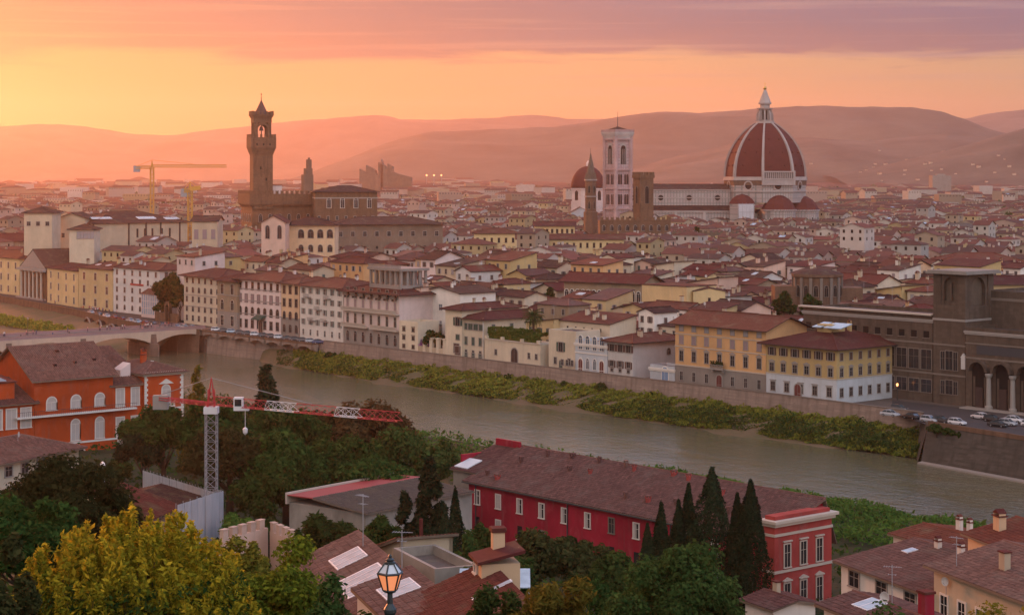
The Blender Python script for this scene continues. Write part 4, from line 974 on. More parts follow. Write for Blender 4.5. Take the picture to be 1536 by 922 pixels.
for (x0_, x1_, y_) in ((tw0+2.4,tw1-2.4,-.4),(tw0+2.4,tw1-2.4,7.5)):
    n = 8; rad = (x1_-x0_)/2; cx_ = (x0_+x1_)/2
    for k in range(n):
        a0, a1 = math.pi*k/n, math.pi*(k+1)/n
        bb.prism_y([(cx_+rad*math.cos(a0),tz3-8.2+rad*math.sin(a0)),(cx_+(rad+.9)*math.cos(a0),tz3-8.2+(rad+1.4)*math.sin(a0)),(cx_+(rad+.9)*math.cos(a1),tz3-8.2+(rad+1.4)*math.sin(a1)),(cx_+rad*math.cos(a1),tz3-8.2+rad*math.sin(a1))], y_, y_+.8)
bel = part('belfry', bb, MAT['pietra'], twr)
bb = MB(); cx_, cy_ = (tw0+tw1)/2, 3.8; bb.box(cx_-.25,cx_+.25,cy_-.25,cy_+.25,tz2,tz3-4.2); bb.lathe([(1.3,tz2+3.5),(1.1,tz2+4.2),(.75,tz2+5.6),(.2,tz2+6.1)], 12, cx_, cy_); part('bell', bb, MAT['metaldark'], twr)
bb = MB(); bb.lathe([(3.9,tz3+.1),(1.2,zat(156,PY)),(.25,zat(150,PY)),(.12,zat(142,PY)),(.4,zat(141.4,PY)),(.05,zat(139,PY))], 8, cx_, cy_); part('spire', bb, MAT['shutbrown'], twr)
for zz, xx in ((tz1-14, 7.5), (tz1-24, 3.6), (tz1-8, 4.5)): link('window', window_mesh('bare', .8, 1.6, 'trimdark', 'shutbrown', 'void'), twr, (xx, -1.0, zz))
for xx in (2.2, 5.7, 9.2): link('window', window_mesh('bare', .8, 1.3, 'trimdark', 'shutbrown', 'void'), twr, (xx, -2.5, tz2-4.5))
bb = MB(); bb.box(0,5.4,-.2,4,zr-1,zr+4.4); bb.box(-.2,5.6,-.4,4.2,zr+4.4,zr+4.8,1); part('roof_hut', bb, [MAT['rosewhite'], MAT['brownroof']], ph, (11.2, 2.5, 0))
FOOT.append((W(410,PY).x, PY+15, 1, 0, 30, 25, 'ph'))
def simple(name, label, cat, x0, x1, Y, ye, D, wall, **kw):
    A = W(x0, Y); B = W(x1, kw.pop('Y1', Y)); return building(name, label, cat, A, B, D, zat(ye, Y), wall=wall, **kw)
zz = lambda y, Y: zat(y, Y)
e1 = simple('palace_wing', 'tall brown stone wing with arched windows in white surrounds right of the clock tower palace', 'palace', 472, 566, 985, 287, 26, 'pietra', Y1=990, roof='hip', pitch=.22, ov=1.2, rmat='brownroof',
    rows=[('F', zz(312,985), 4, 2.0, 5.2, 'arch', 'trimwhite', 'shutbrown', .12, .98), ('F', zz(330,985), 7, 1.2, 2, 'plain', 'trimgrey', 'shutbrown')], courses=[(zz(298,985),.6,'trimgrey')])
# ---- lone medieval towers and spires
def tower(name, label, x0, x1, Y, ytop, mat, extra=None, cren=True, wins=((.25,2.0,5),)):
    w_ = (x1-x0)/F*Y/1.25; c_ = W((x0+x1)/2, Y); th = thing(name, label, 'tower', (c_.x, Y, 0), R(24)); z = zat(ytop, Y); bb = MB(); a = w_/2
    bb.box(-a,a,-a,a,0,z-(2 if cren else 0)); part('shaft', bb, MAT[mat], th)
    if cren:
        bb = MB(); bb.box(-a-.5,a+.5,-a-.5,a+.5,z-3.4,z-1.6)
        for q in ((-a-.5,-a-.5,a+.5,-a-.5),(a+.5,-a-.5,a+.5,a+.5),(a+.5,a-.1,-a-.5,a-.1),(-a-.5,a+.5,-a-.5,-a-.5)): merlons(th, mat, *q, z-1.6, 1.6, 1.2, .9)
        part('parapet', bb, MAT[mat], th)
    for frac, ww, hh in wins:
        for rz in (0, R(90), R(-90)):
            lx, ly = {0:(0,-a)}.get(rz, (a if rz > 0 else -a, 0)); link('window', window_mesh('arch_plain', ww, hh, 'trimdark', 'shutbrown', 'void'), th, (lx, ly, z-frac*z*.5-hh), rz)
    FOOT.append((c_.x, Y, 1, 0, w_, w_, name)); return th, z, a
tower('stone_tower', 'plain brown battlemented stone tower between the pale bell tower and the nave', 951, 979, 1060, 258, 'pietra', wins=((.30,2.2,9.5),))
th, z, a = tower('ruined_tower', 'dark slender tower with a stepped ragged top right of the clock tower', 452, 470, 1500, 262, 'darkstone', cren=False, wins=((.5,1.2,3),))
bb = MB(); bb.box(-a*.55,a*.9,-a*.8,a*.8,z,z+5); bb.box(-a*.1,a*.75,-a*.6,a*.6,z+5,z+12); bb.box(a*.2,a*.5,-a*.3,a*.3,z+12,z+13.5); part('stepped_top', bb, MAT['darkstone'], th)
# hexagonal abbey tower with a pointed spire
Y = 1080; c_ = W(886, Y); th = thing('abbey_spire', 'slender brown six-sided bell tower with a sharp pointed spire beside the pale bell tower', 'bell tower', (c_.x, Y, 0)); FOOT.append((c_.x, Y, 1, 0, 5, 5, 'spire'))
bb = MB(); z1, z2 = zat(318, Y), zat(271, Y); bb.lathe([(4.2,0),(4.2,z1),(3.3,z1+.5),(3.3,z2)], 6, 0, 0, 0, R(12)); part('shaft', bb, MAT['brickbrown'], th)
bb = MB(); bb.lathe([(3.9,z2),(3.9,z2+.8)], 6, 0, 0, 0, R(12)); bb.lathe([(3.7,z1+8.6),(3.7,z1+9.2)], 6, 0, 0, 0, R(12)); part('cornice', bb, MAT['trimgrey'], th)
bb = MB(); bb.lathe([(3.2,z2+.8),(1.7,z2+8.5),(.12,zat(229,Y)),(.08,zat(222,Y))], 6, 0, 0, 0, R(12))
for k in range(6):
    a = R(12)+(k+.5)*math.pi/3; x, y = -2.75*math.sin(a), 2.75*math.cos(a); bb.prism_y([(x-.9,z2+.8),(x+.9,z2+.8),(x,z2+5.2)], y-.4, y+.4)
part('spire', bb, MAT['darkstone'], th)
for k in range(6):
    a = R(12)+(k+.5)*math.pi/3; x, y = -2.86*math.sin(a), 2.86*math.cos(a)
    if y < .5:
        for zz_ in (z1+2, z1+11): link('window', window_mesh('arch_plain', 1.1, 4.0, 'trimdark', 'shutbrown', 'void'), th, (x, y, zz_), a+math.pi)
# second red dome behind the spire
Y = 1560; c_ = W(882, Y); th = thing('chapel_dome', 'smaller plain red dome on a white windowed drum left of the bell tower', 'church', (c_.x, Y, 0)); q = Y/F; FOOT.append((c_.x, Y, 1, 0, 20, 20, 'dome2'))
z1, z2, z3 = zat(302,Y), zat(284,Y), zat(249,Y); rr = 26*q
bb = MB(); bb.lathe([(rr*1.05,0),(rr*1.05,z1),(rr,z1),(rr,z2),(rr*1.06,z2),(rr*1.06,z2+1)], 8, 0, 0, 0, R(20)); part('drum', bb, MAT['rosewhite'], th)
bb = MB(); bb.lathe([(rr*1.0*math.cos(R(a)), z2+1+(z3-z2-1)*math.sin(R(a))) for a in (0,10,20,30,40,50,60,70,80,87)], 16, 0, 0, 0, R(20)); part('dome', bb, MAT['dometile'], th, smooth=True)
bb = MB(); bb.lathe([(1.6,z3-.3),(1.6,z3+2.4),(.2,z3+4.5)], 8); part('lantern', bb, MAT['rosewhite'], th)
for k in range(8):
    a = R(20)+(k+.5)*math.pi/4; x, y = -rr*.925*math.sin(a), rr*.925*math.cos(a)
    if y < 2: link('window', window_mesh('arch_plain', 3.2, 7.6, 'brickbrown', 'shutbrown', 'void'), th, (x, y, z1+1.2), a+math.pi)
simple('white_church_front', 'pale bluish white church gable with small tiled ridge below the smaller red dome', 'church', 857, 884, 1420, 318, 22, 'bluegrey', roof='gable', axis='y', pitch=.55, ov=.6, rmat='tinroof' if 'tinroof' in MAT else 'greyroof')
# law courts: far jagged silhouette
Y = 3600; th = thing('law_courts', 'hazy jagged modern complex of stepped towers far out on the plain', 'building', (W(575,Y).x, Y, 0)); q = Y/F
for x0, x1, y in ((-36,-26,258),(-26,-18,252),(-18,-12,256),(-8,0,248),(-4,-1,243),(0,6,252),(6,14,250),(14,24,262),(24,42,266),(-12,-8,264)):
    bb = MB(); bb.box(x0*q,x1*q,0,40,0,zat(y,Y)); bb.prism_y([(x0*q,zat(y,Y)),(x1*q,zat(y,Y)),(x0*q,zat(y,Y)+6)], 0, 40); part('tower_block', bb, MAT['darkstone'], th)
Y = 3300; th = thing('slab_block', 'bluish grey square office block at the foot of the right hills', 'building', (W(1413,Y).x, Y, 0)); bb = MB(); bb.box(-14*Y/F,14*Y/F,0,30,0,zat(263,Y)); part('wall', bb, MAT['stonegrey'], th)
bb = MB(); bb.box(-6*Y/F,6*Y/F,6,20,zat(263,Y),zat(261,Y)); part('roof_plant', bb, MAT['stonegrey'], th)
# battlemented courthouse roof in front of the nave
b3 = simple('battlemented_palace', 'long brown palace with swallow-tailed battlements below the brown battlemented tower', 'palace', 900, 1006, 1010, 334, 22, 'pietra', roof='flat', rmat='brownroof', parapet=1.0,
    rows=[('F', zz(346,1010), 9, 1.5, 3, 'arch', 'trimgrey', 'shutbrown')])
merlons(b3['root'], 'pietra', -.3, -.3, b3['L']+.3, -.3, b3['h']+1, 2.2, 1.6, 1.1); merlons(b3['root'], 'pietra', b3['L']+.3, -.3, b3['L']+.3, 22, b3['h']+1, 2.2, 1.6, 1.1)
b3 = simple('battlemented_house', 'low dark brown house with a row of merlons left of the wrapped scaffold', 'house', 1000, 1110, 960, 352, 16, 'darkstone', roof='flat', rmat='brownroof', parapet=.6)
merlons(b3['root'], 'darkstone', -.1, -.1, b3['L']+.1, -.1, b3['h']+.6, 1.6, 1.5, 1.1)
# ================================================================== palaces along the far bank, left to right
def front(name, label, x0, x1, n, ye, D, wall, n1=None, **kw):
    A, B = onN(x0, n), onN(x1, n1 if n1 else n); M_ = (A+B)/2; return building(name, label, kw.pop('cat', 'palace'), A, B, D, zat(ye, M_.y), wall=wall, **kw)
def rows4(h, n, face='F', w=1.25, wh=2.0, styles=('mix',)*4, fr='trimstone', sh='shutbrown', floors=4, s=(0,1), z0=1.2, gl='pane', n0=None):
    fh = (h-.8)/floors; return [(face, z0+fh*k, (n0 or n) if k == 0 else n, w, min(wh, fh-1.5), styles[min(k, len(styles)-1)], fr, sh, s[0], s[1], gl) for k in range(floors)]
def hof(x0, x1, n, ye): return zat(ye, ((onN(x0,n)+onN(x1,n))/2).y)
N0 = 349.0
def FR(name, label, x0, x1, n, ye, D, wall, fl, nw, w=1.2, wh=2.0, styles=('mix',), fr='trimstone', sh='shutbrown', side=3, extra=(), **kw):
    h = zat(ye, ((onN(x0,n)+onN(x1,kw.get('n1') or n))/2).y)
    rows = rows4(h, nw, 'F', w, wh, styles, fr, sh, fl)
    if side: rows += rows4(h, side, 'R', w, wh, styles, fr, sh, fl)
    return front(name, label, x0, x1, n, ye, D, wall, rows=rows+list(extra), **kw)
FR('riverside_palace', 'yellow palace cut by the left picture edge, left of the columned portico', -45, 29, 372, 384, 20, 'yellow', 3, 7, 1.3, 2.6, ('plain','hood','plain'), 'trimstone', side=0, pitch=.25, chim=2, seed=3, ov=1.0)
# portico
A, B = onN(31, 369), onN(70, 366); h = zat(400, 808)
bp_ = building('columned_portico', 'brown stone temple front with giant columns and a pediment by the river', 'portico', A, B, 18, h, wall='pietra', roof='gable', axis='y', pitch=.5, ov=.4, rmat='brownroof', seed=4, cornice='trimgrey')
L = bp_['L']; bb = MB(); bb.prism_y([(.6,h+.05),(L-.6,h+.05),(L/2,h+.5*L/2-.4)], -.3, -.02); part('tympanum', bb, MAT['trimgrey'], bp_['root'])
for k in range(6):
    x = L*(.12+.76*k/5); bb = MB(); bb.lathe([(.75,0),(.75,.5),(.55,.6),(.48,h-2.4),(.75,h-1.8),(.75,h-1.5)], 10, x, -1.0); part('column', bb, MAT['trimstone'], bp_['root'])
for k in range(5):
    bb = MB(); x = L*(.12+.76*(k+.5)/5); bb.box(x-.7,x+.7,-.05,0,.5,h-3,0); part('doorway', bb, MAT['void'], bp_['root'])
bb = MB(); bb.box(0,L,-1.9,-.35,h-1.5,h-.5); bb.box(-.3,L+.3,-2.2,-.35,-.1,.5); part('entablature', bb, MAT['trimgrey'], bp_['root'])
FR('riverside_palace', 'warm yellow three-storey palace with hipped roof right of the columned portico', 71, 117, 361, 403, 15, 'yellow', 3, 4, 1.3, 2.5, ('plain','hood','plain'), 'trimstone', side=0, pitch=.25, chim=2, seed=5, n1=357)
FR('riverside_palace', 'warm yellow palace corner block with three rows of brown windows left of the white hotel', 118, 169, 357.0, 402, 17, 'yellow', 3, 3, 1.7, 2.8, ('hood','hood','plain'), 'trimstone', side=2, pitch=.25, chim=3, seed=6, sky=((.3,.25,2.2,1.6),(.6,.25,2.2,1.6)))
hb = FR('hotel', 'pale grey five-storey hotel with many small windows and a red sign beside yellow palaces', 170, 240, 357.2, 402, 16, 'palegrey', 5, 6, 1.15, 1.9, ('arch','plain','plain','plain'), 'trimgrey', side=3, pitch=.25, chim=2, seed=7, sky=((.12,.2,2.4,1.6),))
bb = MB(); bb.box(hb['L']*.38,hb['L']*.66,-.25,-.1,hb['h']*.62,hb['h']*.62+.7); part('sign_board', bb, plain('signred', (.35,.05,.04)), hb['root'])
# glazed winter garden and old gate by the big dark tree
wg = thing('glazed_pavilion', 'low pinkish glazed veranda at the foot of the grey hotel beside the dark tree', 'pavilion', tuple(onN(212, 352)), math.atan2((onN(238,352)-onN(212,352)).y, (onN(238,352)-onN(212,352)).x)); Lw = (onN(238,352)-onN(212,352)).length
bb = MB(); bb.box(0,Lw,0,5,0,1.2); part('base', bb, MAT['rosewhite'], wg); bb = MB(); bb.box(.1,Lw-.1,.1,4.9,1.2,8.6); part('glazing', bb, MAT['rooflight'], wg); bb = MB()
for k in range(9): bb.box(Lw*k/8-.08,Lw*k/8+.08,-.05,.1,1.2,8.6)
for z in (3.4,6.0,8.5): bb.box(0,Lw,-.06,.1,z,z+.14)
part('frame', bb, MAT['rosewhite'], wg); bb = MB(); bb.rings([[(-.4,-.4,8.66),(Lw+.4,-.4,8.66),(Lw+.4,5.4,8.66),(-.4,5.4,8.66)],[(1,2.3,10.6),(Lw-1,2.3,10.6),(Lw-1,2.7,10.6),(1,2.7,10.6)]]); part('roof', bb, MAT['terracotta'], wg)
ga = thing('garden_gate', 'weathered stone arched gateway in front of the big dark tree', 'gate', tuple(onN(250, 347)), rzB+math.pi/2+R(0)); bb = MB(); o, i = arch_pts(3.6, 7.4), arch_pts(2.2, 6.2)
for k in range(1, len(o)-1): bb.prism_y([i[k], o[k], o[k+1], i[k+1]], 0, 1.2)
bb.prism_y([i[-1], o[-1], (-1.8,0), (-1.1,0)], 0, 1.2); bb.prism_y([(1.1,0),(1.8,0),o[2],i[2]], 0, 1.2); ga.rotation_euler.z = math.atan2(-UD.y, -UD.x)
part('arch', bb, MAT['pietra'], ga); bb = MB(); bb.box(-9,-1.9,.3,.9,0,3.2); part('garden_wall', bb, MAT['pietra'], ga); bb = MB(); bb.box(1.9,7,.3,.9,0,3.2); part('garden_wall', bb, MAT['pietra'], ga)

FR('riverside_palace', 'cream palace with an arched third-floor loggia right of the big dark tree', 276, 331, N0, 413, 16, 'cream', 5, 6, 1.2, 1.9, ('plain','plain','plain','arch','bare'), 'trimgrey', side=0, pitch=.27, chim=2, seed=8, ov=1.6, courses=((6.2,.25,'trimgrey'),(10.2,.25,'trimgrey')))
FR('riverside_palace', 'narrow beige stone palace with dark ground floor and chamfered corner bay', 326, 356, N0-2, 419, 17, 'tan', 3, 2, 1.9, 3.4, ('plain','arch','plain'), 'trimstone', side=3, pitch=.27, chim=1, seed=9, ov=1.6, ground=('stonegrey', 6.0), courses=((11.5,.3,'trimgrey'),))
p = FR('riverside_palace', 'rosy white palace with rows of hooded grey windows and a green awning over its door', 356, 421, N0-1, 418, 17, 'rosewhite', 4, 7, 1.55, 2.7, ('plain','arch','shut','bare'), 'trimdark', 'shutmauve', side=2, pitch=.27, chim=3, seed=10, ov=1.5, courses=((5.8,.3,'trimgrey'),(10.3,.3,'trimgrey'),(14.2,.25,'trimgrey')))
bb = MB(); L = p['L']; bb.rings([[(L*.46,-2.4,4.4),(L*.66,-2.4,4.4),(L*.66,-2.4,4.7),(L*.46,-2.4,4.7)],[(L*.46,-.15,5.0),(L*.66,-.15,5.0),(L*.66,-.15,5.9),(L*.46,-.15,5.9)]]); part('awning', bb, MAT['shutgreen'], p['root']); link('door', door_mesh(2.2, 4.0), p['root'], (L*.56, -.16, 0))
FR('riverside_palace', 'slim ochre palace with stone ground floor between the rosy and the green shuttered palace', 422, 449, N0-1, 423, 16, 'peach', 4, 3, 1.35, 2.5, ('arch','arch','plain','plain'), 'trimdark', 'shutbrown', side=0, pitch=.27, chim=1, seed=11, ov=1.5, ground=('stonegrey', 6.0))
p = FR('riverside_palace', 'white five-storey palace with dark green shutters and little balconies', 450, 515, N0-2, 428, 16, 'white', 5, 6, 1.0, 1.9, ('plain','open','open','open','open'), 'trimwhite', 'shutgreen', side=2, pitch=.27, chim=3, seed=12, ov=1.4)
for x, z in ((.20,13.4),(.66,13.4),(.45,9.6),(.3,5.9),(.6,5.9)):
    bb = MB(); bb.box(-1.6,1.6,-1.1,0,0,.2)
    for k in range(13): bb.box(-1.6+k*.26,-1.56+k*.26,-1.08,-1.02,.2,1.1)
    bb.box(-1.6,1.6,-1.1,-1.0,1.1,1.18); part('balcony', bb, MAT['trimgrey'], p['root'], (p['L']*x, 0, z))
# palace with the roof loggia
A, B = onN(516, 345.5), onN(599, 344.5); h = zat(440, 571)
p = building('loggia_palace', 'beige palace with long stone balconies and an open pillared loggia on its roof', 'palace', A, B, 17, h, wall='rosewhite', roof='hip', pitch=.25, ov=1.8, seed=13, cornice='trimdark', ground=('stonegrey', 5.4),
    rows=[('F',1.2,7,1.4,3.2,'arch','trimgrey','doorred'),('F',6.9,7,1.3,3.0,'shutped','trimstone','shutmauve'),('F',11.8,7,1.2,2.6,'shut','trimstone','shutmauve'),('F',16.0,7,1.3,1.9,'plain','trimdark','shutbrown')])
L = p['L']
for z, x0, x1 in ((6.0,.0,.46),(6.0,.54,1.0),(11.0,0,1.0)):
    bb = MB(); bb.box(L*x0,L*x1,-1.3,-.1,z-.35,z)
    n = int(L*(x1-x0)/.5)
    for k in range(n): bb.box(L*x0+k*.5+.1,L*x0+k*.5+.3,-1.25,-1.1,z,z+.85)
    bb.box(L*x0,L*x1,-1.3,-1.05,z+.85,z+1.0); part('balcony', bb, MAT['trimstone'], p['root'])
for k in range(7):
    bb = MB(); x = L*(k+.5)/7; bb.box(x-1.3,x+1.3,-1.2,-.1,15.4,15.65); bb.box(x-1.3,x+1.3,-1.2,-1.1,15.65,16.5); bb.box(x-.9,x-.7,-.9,-.1,14.7,15.4); bb.box(x+.7,x+.9,-.9,-.1,14.7,15.4); part('balcony', bb, MAT['trimdark'], p['root'])
bb = MB(); x0, x1, y0, y1, z0 = L*.30, L*.86, 3.5, 13.5, h+.8
bb.box(x0,x1,y0,y1,z0-1.5,z0+1.2); z1 = z0+5.6; bb.box(x0-.5,x1+.5,y0-.5,y1+.5,z1,z1+.8)
for k in range(7):
    for yy in (y0, y1-.7): x = x0+(x1-x0-.7)*k/6; bb.box(x,x+.7,yy,yy+.7,z0+1.2,z1)
for k in range(1,4): bb.box(x1-.7,x1,y0+(y1-y0-.7)*k/4,y0+(y1-y0-.7)*k/4+.7,z0+1.2,z1); bb.box(x0,x0+.7,y0+(y1-y0-.7)*k/4,y0+(y1-y0-.7)*k/4+.7,z0+1.2,z1)
bb.box(x0+3,x1-1,y0+4,y0+4.3,z0+1.2,z1); part('roof_loggia', bb, MAT['stonegrey'], p['root'])
bb = MB(); n = 26
for k in range(n): x = x0+(x1-x0)*k/(n-1); bb.box(x-.12,x+.12,y0-.3,y0-.1,z1+.8,z1+1.6)
bb.box(x0-.4,x1+.4,y0-.35,y0-.05,z1+1.6,z1+1.8); part('balustrade', bb, MAT['stonegrey'], p['root'])
# white houses with the blank pink gable
FR('house', 'little cream house with two windows per floor below the blank pink gable', 599, 627, 344, 486, 8, 'cream', 3, 2, 1.1, 2.3, ('plain','hood','hood'), 'trimdark', side=0, roof='flat', seed=14, cat='house', parapet=.9)
h2 = hof(598, 628, 353, 432)
front('tall_house', 'tall narrow house with blank pinkish gable wall and two tiny windows behind the loggia palace', 602, 631, 353, 434, 15, 'pink', roof='shedx', pitch=.10, ov=.3, seed=15, cat='house', rows=[('F',h2-6,1,1.2,1.8,'arch','trimdark','shutbrown',.35,.9),('F',h2-10.5,1,.9,1.2,'plain','trimgrey','shutbrown',.35,.9)], chim=1)
h2 = hof(632, 700, 357, 440)
front('tall_house', 'white four-storey house with bluish windows and a dark pitched roof above the walled garden', 633, 690, 357, 437, 14, 'white', roof='gable', axis='y', pitch=.16, ov=.8, seed=16, cat='house', rows=[('F',h2-5.2,3,1.7,1.8,'plain','trimwhite','shutgrey',0,1,'paneblue'),('F',h2-10,3,1.1,1.6,'plain','trimwhite','shutgrey',0,1,'paneblue'),('R',h2-5.2,2,1.1,1.4,'plain','trimwhite','shutgrey'),('R',h2-10,2,1.1,1.4,'plain','trimwhite','shutgrey')], chim=2, rmat='brownroof')
gw = thing('garden_wall', 'grey walled garden front with gate pillars and purple flowering shrubs between the houses', 'garden wall', tuple(onN(628, 344)), math.atan2(*( (onN(668,344)-onN(628,344)).yx))); Lg = (onN(668,344)-onN(628,344)).length
bb = MB(); bb.box(0,Lg,0,.5,0,2.2); part('wall', bb, MAT['beige'], gw)
for k in range(4): bb = MB(); x = Lg*(.25+.25*k)-.5; bb.box(x-.6,x+.6,-.1,.8,0,4.8); bb.box(x-.8,x+.8,-.3,1.0,4.8,5.1); part('pillar', bb, MAT['cream'], gw)
front('house', 'grey windowed terrace house set back behind the purple flowering shrubs', 628, 668, 352, 512, 5, 'stonegrey', roof='flat', seed=17, cat='house', rows=[('F',6,3,1.2,2.2,'plain','trimgrey','shutbrown'),('F',1,3,1.2,2.2,'plain','trimgrey','shutbrown')], parapet=1.2)
h = hof(668, 694, 344, 461)
front('yellow_house', 'tall narrow yellow house with red brown shutters left of the green shuttered corner house', 668, 693, 344, 462, 22, 'cream', roof='hip', pitch=.3, ov=1.2, seed=18, cat='house', rows=[('F',h-5.2,1,2.0,2.4,'open','trimgrey','shutgreen',.5,1),('F',h-9.3,1,1.6,1.5,'shut','trimgrey','shutgreen',.5,1),('F',h-13.6,1,2.4,2.4,'shut','trimgrey','shutbrown',.5,1),('F',1.5,1,2.4,2.6,'shut','trimgrey','shutbrown',.4,.95)], chim=3)
h = hof(694, 728, 345, 476)
p = front('corner_house', 'cream hip-roofed house with bright green shutters above the hedge terrace', 694, 726, 345, 476, 26, 'cream', roof='hip', pitch=.3, ov=1.2, seed=19, cat='house', chim=3, sky=((.4,.2,1.2,.9),),
    rows=[('F',h-3.6,4,1.9,1.7,'shut','trimgrey','shutgreen'),('F',h-8,3,1.2,2.2,'shut','trimgrey','shutgreen'),('F',h-12.6,3,1.3,2.2,'shut','trimgrey','shutgreen'),('F',1.0,3,.9,1.5,'plain','trimgrey','shutbrown'),
          ('R',h-3.6,3,1.1,1.6,'shut','trimgrey','shutgreen',0,.8),('R',h-8,2,1.1,2.2,'shut','trimgrey','shutgreen',0,.6),('R',h-9.5,3,1.0,1.4,'dull','trimgrey','shutgreen',.5,1)])
bb = MB(); bb.tube([(p['L']-.2,-.15,0),(p['L']-.2,-.15,h)], .14, 6); part('drainpipe', bb, MAT['trimwhite'], p['root'])
# terrace with hedge, low wall with arched door
T0, T1 = onN(727, 344), onN(864, 344); Lt = (T1-T0).length; rzt = math.atan2((T1-T0).y, (T1-T0).x)
te = thing('garden_terrace', 'cream terrace wall with an arched brown door and a clipped hedge on top', 'terrace', tuple(T0), rzt)
bb = MB(); bb.box(0,Lt*.62,0,14,0,6.3); part('wall', bb, MAT['cream'], te); bb = MB(); bb.box(-.1,Lt*.62+.1,-.25,.5,6.304,6.6); part('coping', bb, MAT['trimstone'], te)
for x, w_, h_ in ((.13,.9,1.5),(.50,.9,1.5),(.58,.9,1.4)): link('window', window_mesh('plain', w_, h_, 'trimgrey', 'shutbrown'), te, (Lt*x, 0, 2.2))
link('door', door_mesh(2.6, 4.4, 'trimgrey', 'doordark'), te, (Lt*.34, 0, .2))
for x in (.02,.20,.42,.60): bb = MB(); bb.box(-.35,.35,-.35,.6,6.6,7.4); part('pillar', bb, MAT['cream'], te, (Lt*x, 0, 0))
hd = thing('hedge', 'long bright green clipped hedge on top of the cream terrace wall', 'hedge', tuple(T0+Vector((0,0,6.5))), rzt)
g = np.random.default_rng(8); n = 9000; C = np.stack([g.uniform(.5, Lt*.60, n), g.uniform(.7, 4.2, n), np.zeros(n)], 1); top = 2.7+.5*np.sin(C[:,0]*1.1)+.35*np.sin(C[:,0]*2.7+1)
side_ = g.random(n) < .5; C[:,2] = np.where(side_, top*g.random(n), top); C[:,1] = np.where(side_, .7+.3*g.random(n), C[:,1]); Nn = np.where(side_[:,None], np.array([[0,-1,.3]]), np.array([[0,-.2,1]]))
link('foliage', leaves_mesh('foliage', C, Nn.astype(float), .45, MAT['leafbright'], 4), hd)
h = hof(808, 862, 345, 492); hq = hof(820, 864, 344, 540)
front('yellow_house', 'cream house with one tall bay and flat roof right of the palm', 823, 864, 344.5, 498, 9, 'cream', roof='flat', parapet=.5, seed=20, cat='house', rmat='greyroof',
    rows=[('F',h-6.2,1,1.7,2.5,'open','trimgrey','shutgreen',.1,.8),('F',h-11.6,1,1.1,3.0,'arch_shut','trimgrey','shutgreen',.1,.8),('F',1.6,2,1.0,1.7,'plain','trimgrey','shutbrown')])
front('long_house', 'long cream house with many chimneys behind the one bay cream house by the palm', 838, 915, 356, 482, 10, 'cream', roof='shed', pitch=.2, ov=.5, seed=21, cat='house', chim=5, rows=[('F',10,5,.7,.8,'bare','trimgrey','shutbrown',.1,.9)])
front('low_house', 'low cream river wall house with three small windows left of the blue and white palace', 840, 862, 343.2, 556, 5, 'cream', roof='flat', parapet=.5, seed=22, cat='house', rows=[('F',1.6,3,.9,1.5,'plain','trimgrey','shutbrown')])
h = hof(863, 911, 344, 516)
p = front('blue_palace', 'small pale blue and white palace with four arched windows and red doors', 863, 911, 344, 516, 12, 'bluegrey', roof='flat', parapet=.9, seed=23, cornice='trimwhite', courses=((5.2,.35,'trimwhite'),),
    rows=[('F',6.4,4,1.5,3.6,'arch','trimwhite','shutblue',.06,.94,'paneblue'),('F',1.2,4,1.1,2.8,'arch','trimwhite','doorred',.06,.94,'paneblue')])
link('door', door_mesh(1.5, 3.4, 'trimwhite', 'doorred'), p['root'], (p['L']*.17, 0, .3)); link('door', door_mesh(1.5, 3.4, 'trimwhite', 'doorred'), p['root'], (p['L']*.83, 0, .3))
h = hof(912, 950, 344, 511)
front('grey_house', 'greyish white house with brown shutters and a broad hipped roof left of orange palace', 912, 949, 344, 510, 19, 'palegrey', roof='hip', pitch=.3, ov=1.3, seed=24, cat='house', chim=2,
    rows=[('F',h-2.9,3,1.7,1.8,'open','trimgrey','shutbrown'),('F',h-7.2,3,1.3,1.8,'open','trimgrey','shutbrown'),('F',h-12,3,1.5,1.8,'open','trimgrey','shutbrown'),('F',1.4,3,.9,1.2,'plain','trimgrey','shutbrown'),('R',h-4,1,1.2,1.6,'arch','trimgrey','shutbrown',.4,1),('R',h-8.6,1,1.2,1.6,'arch','trimgrey','shutbrown',.4,1)])
p = front('garden_gatehouse', 'low white wall with an arched pale blue door and potted greenery on top', 975, 1012, 342.5, 552, 6, 'bluegrey', roof='flat', parapet=.7, seed=25, cat='gatehouse', cornice='trimwhite')
link('door', door_mesh(2.2, 4.0, 'trimwhite', 'doorblue'), p['root'], (p['L']*.62, 0, .2))
h = hof(1013, 1150, 343, 490)
p = front('orange_palace', 'orange four-storey palace with hooded windows, grey ground floor and a small flowered balcony', 1013, 1149, 342.5, 487, 15, 'orange', roof='gable', pitch=.34, ov=1.5, seed=26, chim=0, ground=('stonegrey', 5.0), courses=((5.05,.3,'trimstone'),(9.8,.25,'trimstone'),(13.0,.22,'trimstone')),
    rows=[('F',1.4,7,1.0,2.2,'plain','trimgrey','shutgrey'),('F',6.3,7,1.25,2.5,'shutped','trimgrey','shutblue',.0,1),('F',10.6,7,1.25,2.0,'shut','trimgrey','shutmauve'),('F',13.9,7,1.2,1.9,'shut','trimgrey','shutgrey')])
L = p['L']; link('door', door_mesh(1.7, 3.6, 'trimgrey', 'doorred'), p['root'], (L*.5, -.06, .1)); bb = MB(); bb.box(-2.2,2.2,-1.3,-.06,5.1,5.4)
for k in range(12): bb.box(-2.1+k*.37,-1.95+k*.37,-1.25,-1.12,5.4,6.2)
bb.box(-2.2,2.2,-1.3,-1.05,6.2,6.35); bb.box(-1.9,-1.5,-.9,-.06,4.5,5.1); bb.box(1.5,1.9,-.9,-.06,4.5,5.1); part('balcony', bb, MAT['trimgrey'], p['root'], (L*.5, 0, 0))
